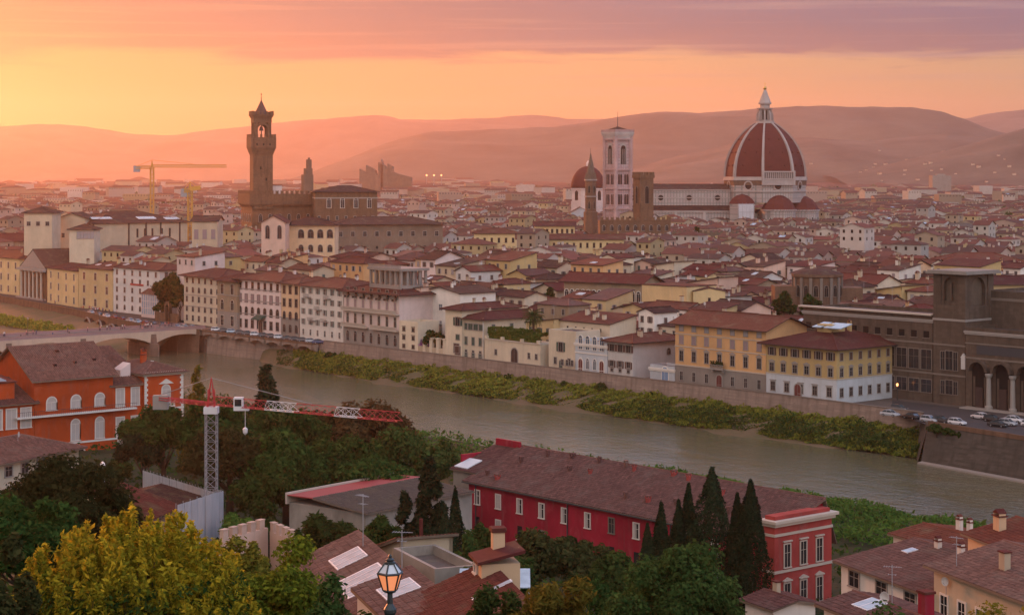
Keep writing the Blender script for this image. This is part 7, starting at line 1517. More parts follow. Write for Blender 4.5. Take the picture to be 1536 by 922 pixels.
# trees and shrubs across the river
def far_tree(label, x, n, ytop, wpx, mat='leafdark', nn=4500, ls=.6, v=0, name='broadleaf_tree', cf=.8, z0=0, group=None, kind='round'):
    p = onN(x, n); return tree(name, label, p.x, p.y, z0, zat(ytop, p.y), wpx/F*p.y, kind, mat, nn, ls, v, group, 'bark', cf)
far_tree('big dark ivy green tree between the grey hotel and the arched gate', 256, 353, 411, 50, nn=14000, v=1, cf=.97); far_tree('second dark tree crowding the arched gate', 270, 351, 424, 34, nn=8000, v=2, cf=.97); far_tree('low dark bush at the foot of the arched gate', 243, 350, 452, 24, nn=3000, v=3, name='shrub', cf=.95)
far_tree('dark green shrub with purple neighbours in the walled garden', 652, 346, 494, 30, nn=3500, v=4, name='shrub', cf=.95); far_tree('purple flowering shrub in the walled garden', 633, 346, 508, 22, 'flowerleaf', 2500, .45, 5, 'shrub', .95)
GS = 'dark shrubs rooted on the river wall'
for k, (x, yt, wp) in enumerate(((762,560,16),(781,566,12),(846,572,16),(903,574,20),(497,528,18),(1041,606,20),(1058,608,16),(979,588,14),(1180,618,16))):
    p = onN(x, 338.2); tree('wall_shrub', ['dark shrub at the wall foot below the arched terrace door','thin dark shrub right of the terrace door','upright dark shrub on the wall below the blue palace','tallest dark shrub on the wall left of the orange palace','ragged dark shrub where the corbel arches end','round bush low on the wall below the orange palace door','small round bush beside the low wall bush','wispy plant on the wall below the blue arched door','small dark bush on the wall below the ochre palace'][k], p.x, p.y, -4.5, zat(yt, p.y), wp/F*p.y, 'round', 'leafdark', 1500, .45, k, GS, 'bark', .95)
for k, (x, yt, wp) in enumerate(((1405,637,26),(1425,642,20),(1440,648,14))):
    p = onN(x, 325.8); tree('wall_shrub', ['biggest shrub hanging on the rubble scarp','middle shrub hanging on the rubble scarp','smallest shrub hanging on the rubble scarp'][k], p.x, p.y, -1.5, zat(yt, p.y), wp/F*p.y, 'round', 'leafdark', 1500, .4, k+3, GS, 'bark', .95)
for k, (x, Y, yt, wp, lab) in enumerate(((343,760,383,24,'dark round tree among roofs behind the rosy white palace'),(1176,540,438,30,'dark roof garden tree left of the round brown drum'),(1215,545,440,34,'dark roof garden bush in front of the round brown drum'),(826,600,430,14,'little dark tree among roofs right of the palm'),(1136,1020,348,16,'lone green tree in front of the cathedral apse'),(1045,960,338,12,'small tree by the pale sheeted scaffold'))):
    p = W(x, Y); tree('town_tree', lab, p.x, Y, 6 if Y < 700 else 2, zat(yt, Y), wp/F*Y, 'round', 'leafdark', 2500, .8, k, 'trees among the roofs', 'bark', .8)
# rough ground cover of the near slope, and reeds on the near water's edge
g = np.random.default_rng(31); n = 60000; u = g.uniform(-120, 420, n); nn_ = 18+222*g.random(n)**.8; lump = .5+.5*np.sin(u*.21+nn_*.13)*np.sin(u*.09-nn_*.31+1); C = np.zeros((n, 3)); X = UD.x*u+ND.x*nn_; Y = UD.y*u+ND.y*nn_
C[:, 0], C[:, 1] = X, Y; C[:, 2] = np.interp(nn_, [q[0] for q in TP], [q[1] for q in TP])+.3+2.0*lump*g.random(n)
tag(link('undergrowth', leaves_mesh('undergrowth', C, g.normal(0, .6, (n, 3))+np.array([0, -.3, .8]), .55, MAT['leafdark'], 6)), kind='stuff')
n = 42000; u = g.uniform(60, 330, n); u = np.where(g.random(n) < .75, g.uniform(110, 260, n), u); nn_ = g.uniform(214, 254.5, n); C = np.stack([UD.x*u+ND.x*nn_, UD.y*u+ND.y*nn_, np.interp(nn_, [q[0] for q in TP], [q[1] for q in TP])+g.random(n)*(1.2+.9*np.sin(u*.3)*np.sin(u*.11))+.2], 1)
tag(link('near_bank_reeds', leaves_mesh('near_bank_reeds', C, g.normal(0, .5, (n, 3))+np.array([0, -.6, .7]), .38, MAT['reed'], 7, 2.2)), kind='stuff')
# ================================================================== the old town: ordinary houses, nearest ones one by one
def taken(x, y, hw, pad=1.0):
    for cx_, cy_, ux, uy, a, b_, nm in FOOT:
        dx_, dy_ = x-cx_, y-cy_
        if abs(dx_) > 70 or abs(dy_) > 70: continue
        if abs(dx_*ux+dy_*uy) < a+hw+pad and abs(-dx_*uy+dy_*ux) < b_+hw+pad: return True
    return False
r = random.Random(20)
lots = []
nrow = 354.0; row_i = 0
while nrow < 1150:
    dep = r.uniform(8.8, 13); u = -420+r.uniform(0, 8)
    while u < 1500:
        w_ = r.uniform(6.2, 14) if r.random() < .88 else r.uniform(14, 20); p = un(u+w_/2, nrow+dep/2+r.uniform(-1.2,1.2)); px_ = CX+p.x/p.y*F if p.y > 50 else -9999
        if -40 < px_ < 1580 and p.y < 1900: lots.append([p.y, p.x, p.y, w_, dep, px_])
        u += w_+(r.uniform(2.5, 6) if r.random() < .18 else .35)
    nrow += dep+(r.uniform(4, 6.5) if row_i%2 else .8); row_i += 1
lots.sort()
CITYR = random.Random(5)
LAND = [(1147,1310,'the cathedral dome'),(926,1330,'the pale bell tower'),(393,1000,'the clock tower'),(583,885,'the huge dark brown palace'),(855,830,'the very long yellow block'),(1121,800,'the pale yellow seven window palace'),(905,592,'the red roofed arched gallery'),(1226,560,'the round brown drum'),(1425,437,'the library tower'),(1082,470,'the orange palace'),(1300,430,'the library wing'),(557,575,'the loggia palace'),(205,720,'the grey hotel'),(887,460,'the blue and white palace'),(386,630,'the rosy white palace'),(800,480,'the tall palm'),(210,860,'the pilastered block'),(996,550,'the orange yellow blank house'),(710,480,'the green shuttered corner house'),(482,600,'the white green shuttered palace'),(303,650,'the cream loggia palace'),(1480,760,'the large red church roof'),(963,1010,'the brown battlemented palace'),(1120,1270,'the pale sheeted scaffold'),(660,590,'the white house with bluish windows')]
HW = [('cream','cream'),('cream','cream'),('white','white'),('palegrey','pale grey'),('yellow','yellow'),('beige','beige'),('pink','pink'),('peach','peach'),('tan','tan'),('rosewhite','rosy'),('rosewhite','rosy'),('orange','orange'),('ochre','ochre')]
RM = [('terracotta','red'),('brownroof','dark brown'),('redroof','bright red'),('oldroof','mottled'),('terracotta','red'),('brownroof','dark brown')]
used_labels = set(); nh = 0; REST = []
for _, X, Y, w_, dep, px_ in lots:
    if taken(X, Y, 4.0, .3) or (px_ < 185 and .76*X+.65*Y < 392) or (px_ < 290 and .76*X+.65*Y < 372): continue
    if nh >= 290 or Y > 1150: REST.append((X, Y, w_, dep)); continue
    rr = CITYR; hgt = rr.choice([10,11,12,13,14,15,16,17,18])+rr.uniform(-1.5,1.5)
    if 1020 < px_ and Y < 520: hgt = min(hgt, 12)
    if Y < 600: hgt = min(hgt, 15.5)
    elif Y > 650: hgt += 2.5+(2.5 if px_ < 960 else 0)
    wm, wn = rr.choice(HW); rm, rn = rr.choice(RM); kind = rr.choice(['gable','gable','hip','gable','shed','gable','hip','shedx']); ax = 'x' if w_ >= dep or rr.random() < .4 else 'y'
    d = -UD; ang = math.atan2(d.y, d.x)+rr.uniform(-.05,.05)+(.25 if Y > 800 else 0); dv = Vector((math.cos(ang), math.sin(ang), 0)); pv2 = Vector((-dv.y, dv.x, 0)); C0 = Vector((X, Y, 0)); Aq = C0-dv*w_/2-pv2*dep/2; Bq = Aq+dv*w_
    nw = max(2, int(w_/3.4)); near = Y < 640; rows = []
    st_, sh_ = rr.choice(['mix','plain','open','dull']), rr.choice(['shutbrown','shutgreen','shutgrey','shutbrown','shutmauve'])
    rows.append(('F', hgt-3.0, nw, 1.0, 1.6, st_, 'trimgrey', sh_, 0, 1))
    if near: rows.append(('F', hgt-6.3, nw, 1.0, 1.7, st_, 'trimgrey', sh_, 0, 1))
    rows.append(('R', hgt-3.2, max(1, int(dep/5)), .95, 1.4, st_, 'trimgrey', sh_, .1, .9))
    feats = [('no chimney',0),('one chimney',1),('two chimneys',2),('three chimneys',3),('a rooflight',4),('a roof terrace room',5),('a satellite dish',6),('a tall aerial',7)]
    rr.shuffle(feats)
    lm = sorted(LAND, key=lambda q: abs(q[0]-px_)/60+abs(q[1]-Y)/70)[:6]
    done = False
    for q in lm:
        ddx, ddy = px_-q[0], Y-q[1]
        if abs(ddx) < 26: rel = ('just behind ' if ddy < 60 else 'well behind ') if ddy > 0 else ('just before ' if ddy > -60 else 'well before ')
        else: rel = ('left of ' if ddx < 0 else 'right of ')
        if abs(ddx) > 170: rel = 'far '+rel
        for fn, fi in feats[:6]:
            lab = '%s house with %s %s roof and %s %s%s' % (wn, rn, {'gable':'gabled','hip':'hipped','shed':'sloping','shedx':'side-sloping'}[kind], fn, rel, q[2])
            if lab not in used_labels and len(lab.split()) <= 16: done = True; break
        if done: break
    if not done: lab = '%s house with %s roof %s%s' % (wn, rn, rel, q[2])
    used_labels.add(lab)
    p = building('town_house', lab, 'house', Aq, Bq, dep-.2, hgt, wall=wm, roof=kind, rmat=rm, pitch=rr.uniform(.26,.4) if kind in ('gable','hip') else rr.uniform(.12,.22), ov=rr.uniform(.4,.8), axis=ax, rows=rows, seed=nh, chim=fi if fi <= 3 else 0, group='houses of the old town')
    L, hf = p['L'], p['hf']
    if fi == 4: skylight(p['roof'], hf, L*rr.uniform(.3,.7), dep*.28, rr.uniform(1.4,3.2), rr.uniform(1.2,2.2), 0)
    if fi == 5:
        bb = MB(); x0, y0 = L*rr.uniform(.15,.4), dep*.3; ww = min(5.5, L*.45); bb.box(x0,x0+ww,y0,y0+dep*.45,hgt-.5,hgt+4.2,0); bb.box(x0-.4,x0+ww+.4,y0-.4,y0+dep*.45+.4,hgt+4.2,hgt+4.45,1); bb.box(x0+.6,x0+ww*.42,y0-.04,y0,hgt+1.6,hgt+3.6,2); bb.box(x0+ww*.58,x0+ww-.6,y0-.04,y0,hgt+1.6,hgt+3.6,2); part('roof_room', bb, [MAT[rr.choice(['cream','white','beige','rosewhite'])], MAT[rm], MAT['void']], p['root'])
    if fi == 6: x, y = L*.4, dep*.3; dish(p['root'], (x, y, hf(x, y)), rr.uniform(-.6,.6))
    if fi == 7: x, y = L*.55, dep*.4; antenna(p['root'], (x, y, hf(x, y)), rr.uniform(0,3), 4.0)
    FOOT.pop(); nh += 1
print('houses', nh, 'rest', len(REST))

# everything further out reads as one mass of roofs
m, t = newmat('citywall'); at = t.n('ShaderNodeAttribute'); at.attribute_name = 'tint'; tc = t.n('ShaderNodeTexCoord'); f = t.noise(tc.outputs['Object'], .2, 3)
c = t.mix(t.math('MULTIPLY', f, .5), at.outputs['Color'], (.2,.16,.12,1)); fin(t, principled(t, c, .9, .15).outputs[0], m)
m, t = newmat('cityroof'); at = t.n('ShaderNodeAttribute'); at.attribute_name = 'tint'; tc = t.n('ShaderNodeTexCoord'); f = t.noise(tc.outputs['Object'], .35, 4, .65)
c = t.mix(t.math('MULTIPLY', f, .6), at.outputs['Color'], (.09,.045,.035,1)); fin(t, principled(t, c, .9, .15).outputs[0], m)
class CM:
    def __init__(s): s.v = []; s.f = []; s.m = []; s.c = []
    def quad(s, pts, m, c):
        i = len(s.v); s.v += pts; s.f.append(tuple(range(i, i+len(pts)))); s.m.append(m); s.c.append(c)
def town_block(cm, X, Y, w_, dep, hgt, ang, rr, win, wc, rc, kind, pitch):
    ca, sa = math.cos(ang), math.sin(ang)
    P = lambda x, y, z: (X+ca*x-sa*y, Y+sa*x+ca*y, z)
    a, b_ = w_/2, dep/2; C = [(-a,-b_),(a,-b_),(a,b_),(-a,b_)]
    for k in range(4): p, q = C[k], C[(k+1)%4]; cm.quad([P(*p,0), P(*q,0), P(*q,hgt), P(*p,hgt)], 0, wc)
    o = .6; e = hgt-o*pitch
    if kind == 'flat':
        cm.quad([P(-a,-b_,hgt),P(a,-b_,hgt),P(a,b_,hgt),P(-a,b_,hgt)], 0, tuple(k*.8 for k in wc))
    elif kind == 'gx':
        zr = hgt+b_*pitch; cm.quad([P(-a-o,-b_-o,e),P(a+o,-b_-o,e),P(a+o,0,zr),P(-a-o,0,zr)],1,rc); cm.quad([P(a+o,b_+o,e),P(-a-o,b_+o,e),P(-a-o,0,zr),P(a+o,0,zr)],1,rc)
        for s in (-a, a): cm.quad([P(s,-b_,hgt),P(s,b_,hgt),P(s,0,zr)],0,wc)
    elif kind == 'gy':
        zr = hgt+a*pitch; cm.quad([P(-a-o,b_+o,e),P(-a-o,-b_-o,e),P(0,-b_-o,zr),P(0,b_+o,zr)],1,rc); cm.quad([P(a+o,-b_-o,e),P(a+o,b_+o,e),P(0,b_+o,zr),P(0,-b_-o,zr)],1,rc)
        for s in (-b_, b_): cm.quad([P(-a,s,hgt),P(a,s,hgt),P(0,s,zr)],0,wc)
    else:
        m_ = min(a, b_)+o; zr = e+m_*pitch; x1, y1 = a+o, b_+o
        if a >= b_:
            p, q = P(-x1+m_,0,zr), P(x1-m_,0,zr); cm.quad([P(-x1,-y1,e),P(x1,-y1,e),q,p],1,rc); cm.quad([P(x1,-y1,e),P(x1,y1,e),q],1,rc); cm.quad([P(x1,y1,e),P(-x1,y1,e),p,q],1,rc); cm.quad([P(-x1,y1,e),P(-x1,-y1,e),p],1,rc)
        else:
            p, q = P(0,-y1+m_,zr), P(0,y1-m_,zr); cm.quad([P(-x1,-y1,e),P(x1,-y1,e),p],1,rc); cm.quad([P(x1,-y1,e),P(x1,y1,e),q,p],1,rc); cm.quad([P(x1,y1,e),P(-x1,y1,e),q],1,rc); cm.quad([P(-x1,y1,e),P(-x1,-y1,e),p,q],1,rc)
    if win:
        n = max(2, int(w_/3.6)); dk = (.05,.04,.04)
        for fl in range(win):
            z = hgt-2.6-3.3*fl
            for k in range(n):
                x = -a+w_*(k+.5)/n; cm.quad([P(x-.55,-b_-.05,z),P(x+.55,-b_-.05,z),P(x+.55,-b_-.05,z+1.5),P(x-.55,-b_-.05,z+1.5)],2,dk)
            for k in range(max(1, int(dep/5))):
                y = -b_+dep*(k+.5)/max(1, int(dep/5)); cm.quad([P(a+.05,y-.5,z),P(a+.05,y+.5,z),P(a+.05,y+.5,z+1.4),P(a+.05,y-.5,z+1.4)],2,dk)
    if win and rr.random() < .75 and kind != 'flat':
        for _ in range(rr.randint(1,3)):
            x, y = rr.uniform(-a,a)*.7, rr.uniform(-b_,b_)*.6; s = rr.uniform(.3,.55); z0, z1 = hgt-.5, hgt+min(a,b_)*pitch+rr.uniform(.4,1.2)
            for p, q in (((x-s,y-s),(x+s,y-s)),((x+s,y-s),(x+s,y+s)),((x-s,y+s),(x-s,y-s))): cm.quad([P(*p,z0),P(*q,z0),P(*q,z1),P(*p,z1)],0,wc)
            cm.quad([P(x-s,y-s,z1),P(x+s,y-s,z1),P(x+s,y+s,z1),P(x-s,y+s,z1)],1,rc)
    if win and rr.random() < .10:
        x = rr.uniform(-a,a)*.4; z = hgt+.5; cm.quad([P(x-1.6,-b_*.8,hgt+b_*.2*pitch+.25),P(x+1.6,-b_*.8,hgt+b_*.2*pitch+.25),P(x+1.6,-b_*.3,hgt+b_*.7*pitch+.25),P(x-1.6,-b_*.3,hgt+b_*.7*pitch+.25)],3,(.5,.6,.68)) if kind == 'gx' else None
WCS = [(.56,.45,.30),(.62,.57,.50),(.50,.47,.43),(.54,.42,.22),(.46,.37,.27),(.58,.42,.34),(.60,.52,.46),(.36,.28,.20),(.66,.60,.54)]; WCS = [tuple(q*.84 for q in c) for c in WCS]; RCS = [(.14,.05,.035),(.10,.042,.032),(.165,.048,.034),(.12,.052,.038),(.085,.045,.036)]
cm = CM(); rr = random.Random(9)
for X, Y, w_, dep in REST:
    h_ = rr.uniform(10.5,22)+(rr.random() < .06)*rr.uniform(3,8); wc = rr.choice(WCS); rc = rr.choice(RCS); k_ = rr.uniform(.8,1.15)
    town_block(cm, X, Y, w_, dep, h_, math.atan2(-UD.y,-UD.x)+.3+rr.uniform(-.06,.06), rr, 2 if Y < 1300 else 1, tuple(k_*q for q in wc), tuple(k_*q for q in rc), rr.choice(['gx','gy','gx','hip']), rr.uniform(.25,.38))
nbase = len(cm.f)
Y = 1250.0
while Y < 7000:
    s = max(15, Y*.0098); x = -.33*Y
    while x < .33*Y:
        w_ = s*rr.uniform(.6,1.5); dep = s*rr.uniform(.6,1.0); yy = Y+rr.uniform(-.5,.5)*s; xx = x+w_/2
        n_ = .76*xx+.65*yy
        if n_ > (1162 if yy < 1900 else 0) and not taken(xx, yy, 8, 3) and rr.random() < (.95 if yy < 2600 else .80):
            big = yy > 2200; h_ = rr.uniform(11,19) if not big else rr.uniform(8,18)+(rr.random() < .07)*rr.uniform(4,16)
            if yy > 4000 and xx > 0: h_ = rr.uniform(7,14)
            wc = rr.choice(WCS); rc = rr.choice(RCS); k_ = rr.uniform(.75,1.2)*(1 if yy < 1800 else .72)
            town_block(cm, xx, yy, w_, dep, h_, rr.choice([.15,.15,-.1,.5])+rr.uniform(-.1,.1), rr, 2 if yy < 1700 else (1 if yy < 3000 else 0), tuple(min(.8,k_*q) for q in wc), tuple(k_*q for q in rc), rr.choice(['gx','gy','hip','gx'] if not big else ['gx','flat','hip','flat']), rr.uniform(.2,.34))
        x += w_+(rr.uniform(3,9) if rr.random() < .3 else 1.0)*s/15
    Y += s*(1.08 if Y < 2200 else 1.3)
me = bpy.data.meshes.new('city_roofs'); me.from_pydata(cm.v, [], cm.f)
for k in ('citywall','cityroof','void','rooflight'): me.materials.append(MAT[k])
me.polygons.foreach_set('material_index', cm.m); at_ = me.attributes.new('tint', 'FLOAT_COLOR', 'FACE'); at_.data.foreach_set('color', [q for c in cm.c for q in (*c, 1.0)]); me.update()
tag(link('city_roofs', me), kind='stuff')
# pale villas scattered on the right hill foot
VH = random.Random(3); vb = MB()
vb.box(-9,9,-6,6,-3,8,0); vb.rings([[(-10,-7,8.01),(10,-7,8.01),(10,7,8.01),(-10,7,8.01)],[(-4,-.3,11.5),(4,-.3,11.5),(4,.3,11.5),(-4,.3,11.5)]], 1)
for k in range(6): vb.box(-7.5+k*3-.6,-7.5+k*3+.6,-6.1,-6,3.5,6,2)
vme = vb.mesh('hill_villa', [MAT['beige'], MAT['terracotta'], MAT['void']])
for hn, cnt_, lo_, hi_ in (('near_hill', 34, 1290, 1600), ('middle_hill', 14, 1150, 1440)):
    hv_ = [v.co.copy() for v in bpy.data.objects[hn].data.vertices]; hv_ = [c for c in hv_ if lo_ < CX+c.x/c.y*F < hi_ and c.z > 6 and HY+(H-c.z)*F/c.y > 226]
    for c in VH.sample(hv_, min(cnt_, len(hv_))):
        o = link('hill_villa', vme, None, (c.x, c.y-2, c.z), VH.uniform(-.6,.6)); s_ = VH.uniform(.35,.65); o.scale = (s_,s_,s_); tag(o, 'tiny white villa scattered on the hazy hillside far right', 'villa', 'white villas on the far hillside')
# far greenery on the plain
g = np.random.default_rng(12); n = 7000; Yt = 1500+g.random(n)**1.5*4300; cl = np.floor(g.random(n)*160).astype(int); cx_ = g.uniform(-.3,.3,160); cy_ = 1500+g.random(160)**1.3*4200
C = np.stack([cx_[cl]*cy_[cl]+g.normal(0,9,n), cy_[cl]+g.normal(0,9,n), g.uniform(4,17,n)], 1); tag(link('far_greenery', leaves_mesh('far_greenery', C, g.normal(0,.6,(n,3))+np.array([0,-.5,.7]), 4.2, MAT['leafdark'], 8)), kind='stuff')

# ================================================================== cars
CARC = [('white',(.55,.56,.58)),('silver',(.34,.37,.40)),('dark grey',(.07,.075,.08)),('black',(.02,.02,.022)),('pale blue',(.36,.46,.54)),('dark red',(.16,.02,.02)),('dark blue',(.03,.05,.12))]
for nme, c in CARC: plain('car_'+nme, c, .25, .5, .2, .05)
plain('carglass', (.05,.065,.075), .08, .5, 0, .1); plain('tyre', (.015,.015,.015), .9, .1); plain('rim', (.30,.30,.31), .4, .5, .6); plain('lampclear', (.6,.6,.58), .2, .5); plain('lampred', (.25,.01,.01), .3, .5)
def sect(x, w, z0, z1, t=.8): return [(x,-w*.94,z0),(x,w*.94,z0),(x,w,z0+(z1-z0)*.45),(x,w*t,z1),(x,-w*t,z1),(x,-w,z0+(z1-z0)*.45)]
CARM = {}
def car_meshes(kind):
    if kind in CARM: return CARM[kind]
    b = MB()
    if kind == 'hatchback':
        b.rings([sect(-1.98,.70,.35,.62), sect(-1.9,.80,.26,.90,.9), sect(-1.5,.84,.22,.95,.9), sect(.55,.85,.22,.93,.9), sect(1.35,.83,.24,.84,.88), sect(1.85,.76,.28,.70,.88), sect(1.98,.66,.34,.56,.88)]); cab = [(-1.86,.72,.92),(-1.45,.62,1.44),(.15,.62,1.47),(.95,.74,.93)]
    else:
        b.rings([sect(-2.25,.72,.35,.66), sect(-2.15,.80,.26,.88,.9), sect(-1.3,.85,.22,.93,.9), sect(.65,.86,.22,.92,.9), sect(1.6,.84,.24,.82,.88), sect(2.15,.76,.28,.66,.88), sect(2.25,.66,.34,.54,.88)]); cab = [(-1.75,.74,.92),(-1.0,.60,1.40),(.25,.62,1.43),(1.10,.76,.92)]
    for y in (-.87,.87):
        for x in (-1.25,1.25): b.lathe([(.30,0)], 3, x, y) if False else None
    body = b.mesh('body', [MAT['car_white']], False)
    c = MB(); c.rings([[(x,-w,.88),(x,w,.88),(x,w*.98,z-.03),(x,-w*.98,z-.03)] for x, w, z in ((cab[0][0],cab[0][1],.92),(cab[1][0],cab[1][1]+.04,cab[1][2]),(cab[2][0],cab[2][1]+.04,cab[2][2]),(cab[3][0],cab[3][1],.94))]); glass = c.mesh('windows', [MAT['carglass']])
    rf_ = MB(); rf_.rings([[(x,-w,z-.06),(x,w,z-.06),(x,w*.92,z+.03),(x,-w*.92,z+.03)] for x, w, z in ((cab[1][0]-.12,cab[1][1],cab[1][2]-.02),((cab[1][0]+cab[2][0])/2,.66,cab[2][2]+.02),(cab[2][0]+.10,cab[2][1],cab[2][2]-.03))])
    for s in (-1,1):
        for xa, xb in (((cab[1][0]-.1),(cab[0][0])),((cab[2][0]+.08),(cab[3][0]))): rf_.bar((xa,s*.63,cab[1][2]-.04),(xb,s*.72,.92),.06)
        rf_.bar((-.5,s*.69,.92),(-.5,s*.64,1.42),.06)
    roof = rf_.mesh('roof_panel', [MAT['car_white']])
    wmb = MB(); wmb.rings([[(.31*math.cos(a),y,.31*math.sin(a)) for a in [2*math.pi*k/14 for k in range(14)]] for y in (-.1,.1)]); rim = MB(); rim.rings([[(.19*math.cos(a),y,.19*math.sin(a)) for a in [2*math.pi*k/10 for k in range(10)]] for y in (-.115,.115)])
    hl = MB(); hl.box(-.05,.05,-.16,.16,-.06,.06); CARM[kind] = (body, glass, roof, wmb.mesh('tyre', [MAT['tyre']]), rim.mesh('rim', [MAT['rim']]), hl.mesh('headlight', [MAT['lampclear']]), hl.mesh('tail_light', [MAT['lampred']])); return CARM[kind]
def recol(me, mat): q = me.copy(); q.materials.clear(); q.materials.append(mat); return q
CB = {}
def car(label, x, y, z, rz, ci, kind, group):
    nme = CARC[ci][0]; k = (kind, ci); M7 = car_meshes(kind)
    if k not in CB: CB[k] = (recol(M7[0], MAT['car_'+nme]), recol(M7[2], MAT['car_'+nme]))
    root = thing('parked_car', label, 'car', (x, y, z), rz, group)
    link('body', CB[k][0], root); link('windows', M7[1], root); link('roof_panel', CB[k][1], root); e = 1.9 if kind == 'hatchback' else 2.16
    for wx in (-1.25,1.28):
        for wy in (-.78,.78): wh = link('wheel', M7[3], root, (wx,wy,.31)); link('rim', M7[4], wh)
    for wy in (-.5,.5): link('headlight', M7[5], root, (e-.02,wy,.62)); link('tail_light', M7[6], root, (-e-.0,wy,.72))
    return root
rr = random.Random(2); order = ['first','second','third','fourth','fifth','sixth','seventh','eighth','ninth','tenth','eleventh','twelfth','thirteenth','fourteenth','fifteenth','sixteenth']
nxt = [('right','the bridge end')]
for k in range(14):
    x = 325+k*11.8; p = onN(x, 339.6); ci = rr.choice([0,1,2,4,3,2,6,1]); kd = rr.choice(['hatchback','saloon'])
    car('%s %s in the riverside row, %s counted from the bridge end' % (CARC[ci][0], 'hatchback' if kd == 'hatchback' else 'saloon', order[k]), p.x, p.y, .01, math.atan2(-UD.y,-UD.x)+R(62)+rr.uniform(-.06,.06), ci, kd, 'cars parked above the corbel arches')
for k in range(14):
    x = 136+k*11.6; nn_ = float(np.interp(x, [108,160,208,268,300], [351.2,340.6,336,336,339.5])); p = onN(x, nn_); ci = rr.choice([0,1,4,1,2,0,4,5]); kd = rr.choice(['hatchback','saloon']); q = onN(x+2, float(np.interp(x+2, [108,160,208,268,300], [353,343,339.5,339,341.5]))); 
    car('%s %s on the curving road beyond the bridge, %s from the left' % (CARC[ci][0], 'hatchback' if kd == 'hatchback' else 'saloon', order[k]), p.x, p.y, .01, math.atan2((q-p).y, (q-p).x)+R(30), ci, kd, 'cars parked along the curving road')
CP = [(1335,620,1,'saloon'),(1367,624,3,'saloon'),(1394,629,1,'hatchback'),(1412,630,3,'hatchback'),(1436,633,0,'hatchback'),(1470,624,0,'saloon'),(1489,628,3,'hatchback'),(1497,636,3,'saloon'),(1512,634,1,'hatchback'),(1521,629,0,'saloon'),(1546,636,0,'hatchback'),(1349,612,2,'hatchback')]
CL = ['silver saloon at the left end of the car park row','black saloon second from the left in the car park','silver hatchback by the scarp parapet left of the black hatchback','black hatchback by the scarp parapet beside the white one','white hatchback at the parapet in the middle of the car park','white saloon nearest the library tower','black hatchback behind the white saloon by the library','black saloon in the tight cluster right in the car park','silver hatchback in the tight cluster before the arcade','white saloon parked before the library arcade','white hatchback cut by the right picture edge','dark grey hatchback at the corner of the ochre palace']
for (x, y, ci, kd), lab in zip(CP, CL): Yc = yz(y+4, 0); p = W(x, Yc); car(lab, p.x, p.y, .01, math.atan2(-UD.y,-UD.x)+R(rr.choice([6,4,170,8])), ci, kd, 'cars in the car park')

# ================================================================== people on the bridge and the far pavement
plain('skin', (.42,.26,.19), .7, .2)
SH = {'red':(.36,.03,.03),'white':(.62,.60,.58),'dark':(.03,.03,.035),'blue':(.06,.10,.22),'pink':(.45,.20,.22)}
for k, v in SH.items(): plain('shirt_'+k, v, .9, .1)
plain('trousers', (.05,.05,.07), .9, .1); plain('hair', (.04,.025,.02), .8, .2)
def person_mesh(shirt, stride):
    V = [(0,0,.95),(0,.0,1.20),(0,0,1.42),(0,-.01,1.52),(0,-.02,1.62),(0,-.02,1.72),(.10,0,.90),(.11,-stride*.5,.48),(.11,-stride*.75+.06,.08),(.11,-stride*.75-.12,.03),(-.10,0,.90),(-.11,stride*.35,.48),(-.11,stride*.95,.10),(-.11,stride*.95-.16,.04),(.19,0,1.38),(.25,stride*.4,1.12),(.24,stride*.5-.10,.88),(-.19,0,1.38),(-.25,-stride*.4,1.12),(-.24,-stride*.5-.06,.88)]
    E = [(0,1),(1,2),(2,3),(3,4),(4,5),(0,6),(6,7),(7,8),(8,9),(0,10),(10,11),(11,12),(12,13),(2,14),(14,15),(15,16),(2,17),(17,18),(18,19)]
    Rr = [.15,.145,.16,.06,.10,.075,.095,.065,.045,.035,.095,.065,.045,.035,.065,.045,.035,.065,.045,.035]
    me = bpy.data.meshes.new('person'); me.from_pydata(V, E, []); o = bpy.data.objects.new('person', me); COL.objects.link(o); mod = o.modifiers.new('s', 'SKIN'); me.skin_vertices[0].data[0].use_root = True
    for k, q in enumerate(Rr): me.skin_vertices[0].data[k].radius = (q, q*(.75 if k < 3 else 1))
    o.modifiers.new('d', 'SUBSURF').levels = 1
    dg = bpy.context.evaluated_depsgraph_get(); out = bpy.data.meshes.new_from_object(o.evaluated_get(dg)); bpy.data.objects.remove(o); bpy.data.meshes.remove(me); out.materials.clear()
    for k in ('trousers','shirt_'+shirt,'skin','hair'): out.materials.append(MAT[k])
    for p_ in out.polygons: z = p_.center.z; x = abs(p_.center.x); p_.material_index = 3 if (z > 1.70 or (z > 1.56 and p_.center.y > .03)) else (2 if (z > 1.47 or (x > .2 and z < 1.15)) else (1 if z > .93 else 0))
    return out
PM = {k: [person_mesh(k, s) for s in (.06, .30)] for k in SH}
rr = random.Random(6); mb_ = br.matrix_world; cnt = {}
def person(label, x, y, z, rz, sh, group): o = link('person', PM[sh][rr.randint(0,1)], None, (x, y, z), rz); s = rr.uniform(.93,1.06); o.scale = (s,s,s); tag(o, label, 'person', group); return o
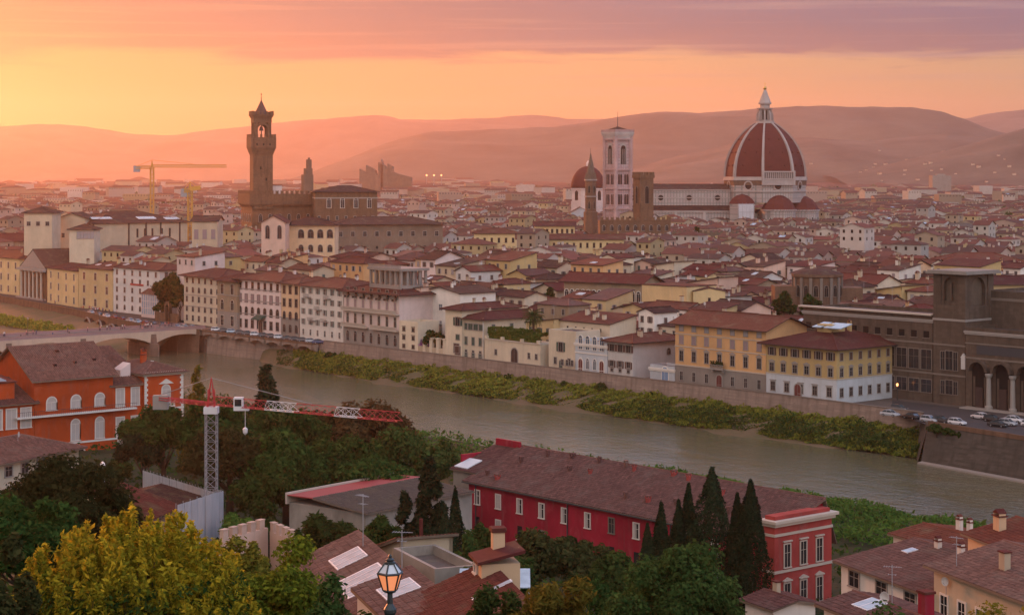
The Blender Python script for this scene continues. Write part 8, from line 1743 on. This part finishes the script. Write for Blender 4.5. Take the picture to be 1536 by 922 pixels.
for k in range(36):
    s = rr.uniform(3, 84); side_ = -1 if rr.random() < .8 else 1; yy = side_*rr.uniform(WB-1.6, WB-.8); q = NB+dB*s+Vector((-dB.y, dB.x, 0))*yy; sh = rr.choice(list(SH))
    person('person in %s top walking along the bridge pavement' % {'dark':'a dark','red':'a red','white':'a white','blue':'a blue','pink':'a pink'}[sh], q.x, q.y, .74, rzB+math.pi/2*rr.choice([1,-1]), sh, 'people in %s tops on the bridge' % sh)
for k in range(34):
    x = rr.choice([rr.gauss(140,9), rr.uniform(20,200), rr.gauss(158,6)]); nn_ = float(np.interp(x, [0,60,108,160,208], [366,361,354,352,349]))+rr.uniform(-2.5,2.0); p = onN(x, nn_); sh = rr.choice(list(SH))
    person('person in %s top standing by the yellow palaces on the far pavement' % {'dark':'a dark','red':'a red','white':'a white','blue':'a blue','pink':'a pink'}[sh], p.x, p.y, .01, rr.uniform(0,6), sh, 'people in %s tops on the far pavement' % sh)
# small street lamps on the bridge and far bank
def lamp(label, x, y, z, h, lit=False):
    th = thing('street_lamp', label, 'street lamp', (x, y, z), 0, 'street lamps across the river'); bb = MB(); bb.lathe([(.14,-.1),(.1,.6),(.06,h-.5)], 8); part('post', bb, MAT['iron'], th); bb = MB(); bb.lathe([(.1,h-.5),(.28,h-.1),(.28,h),(.08,h+.25)], 8); part('lantern', bb, MAT['lampbulb'] if lit else MAT['trimgrey'], th); return th
for k, s in enumerate((10, 33, 59)): q = NB+dB*s+Vector((-dB.y, dB.x, 0))*(-WB+.75); lamp('iron lamp post on the bridge pavement, %s from the far bank' % ['nearest','middle','farthest'][k], q.x, q.y, .74, 5.5)
Yl = yz(600, 0); q = W(1346, Yl); lamp('lit lamp post glowing orange beside the ochre palace corner', q.x, q.y, 0, 3.8, True)
q = onN(97, 364); lamp('lit lamp post glowing among people before the yellow palaces', q.x, q.y, 0, 5, True)
for k, x in enumerate((640,651,662)): Yf = 4300; q = W(x, Yf); th = thing('floodlight_mast', 'tiny lit floodlight on the far plain, %s of three' % ['leftmost','middle','rightmost'][k], 'floodlight', (q.x, Yf, 0), 0, 'three floodlights on the plain'); z = zat(264,Yf); bb = MB(); bb.box(-.5,.5,-.5,.5,0,z); part('mast', bb, MAT['metalgrey'], th); bb = MB(); bb.box(-1.6,1.6,-.6,.6,z,z+3); part('lamp', bb, MAT['lampbulb'], th)
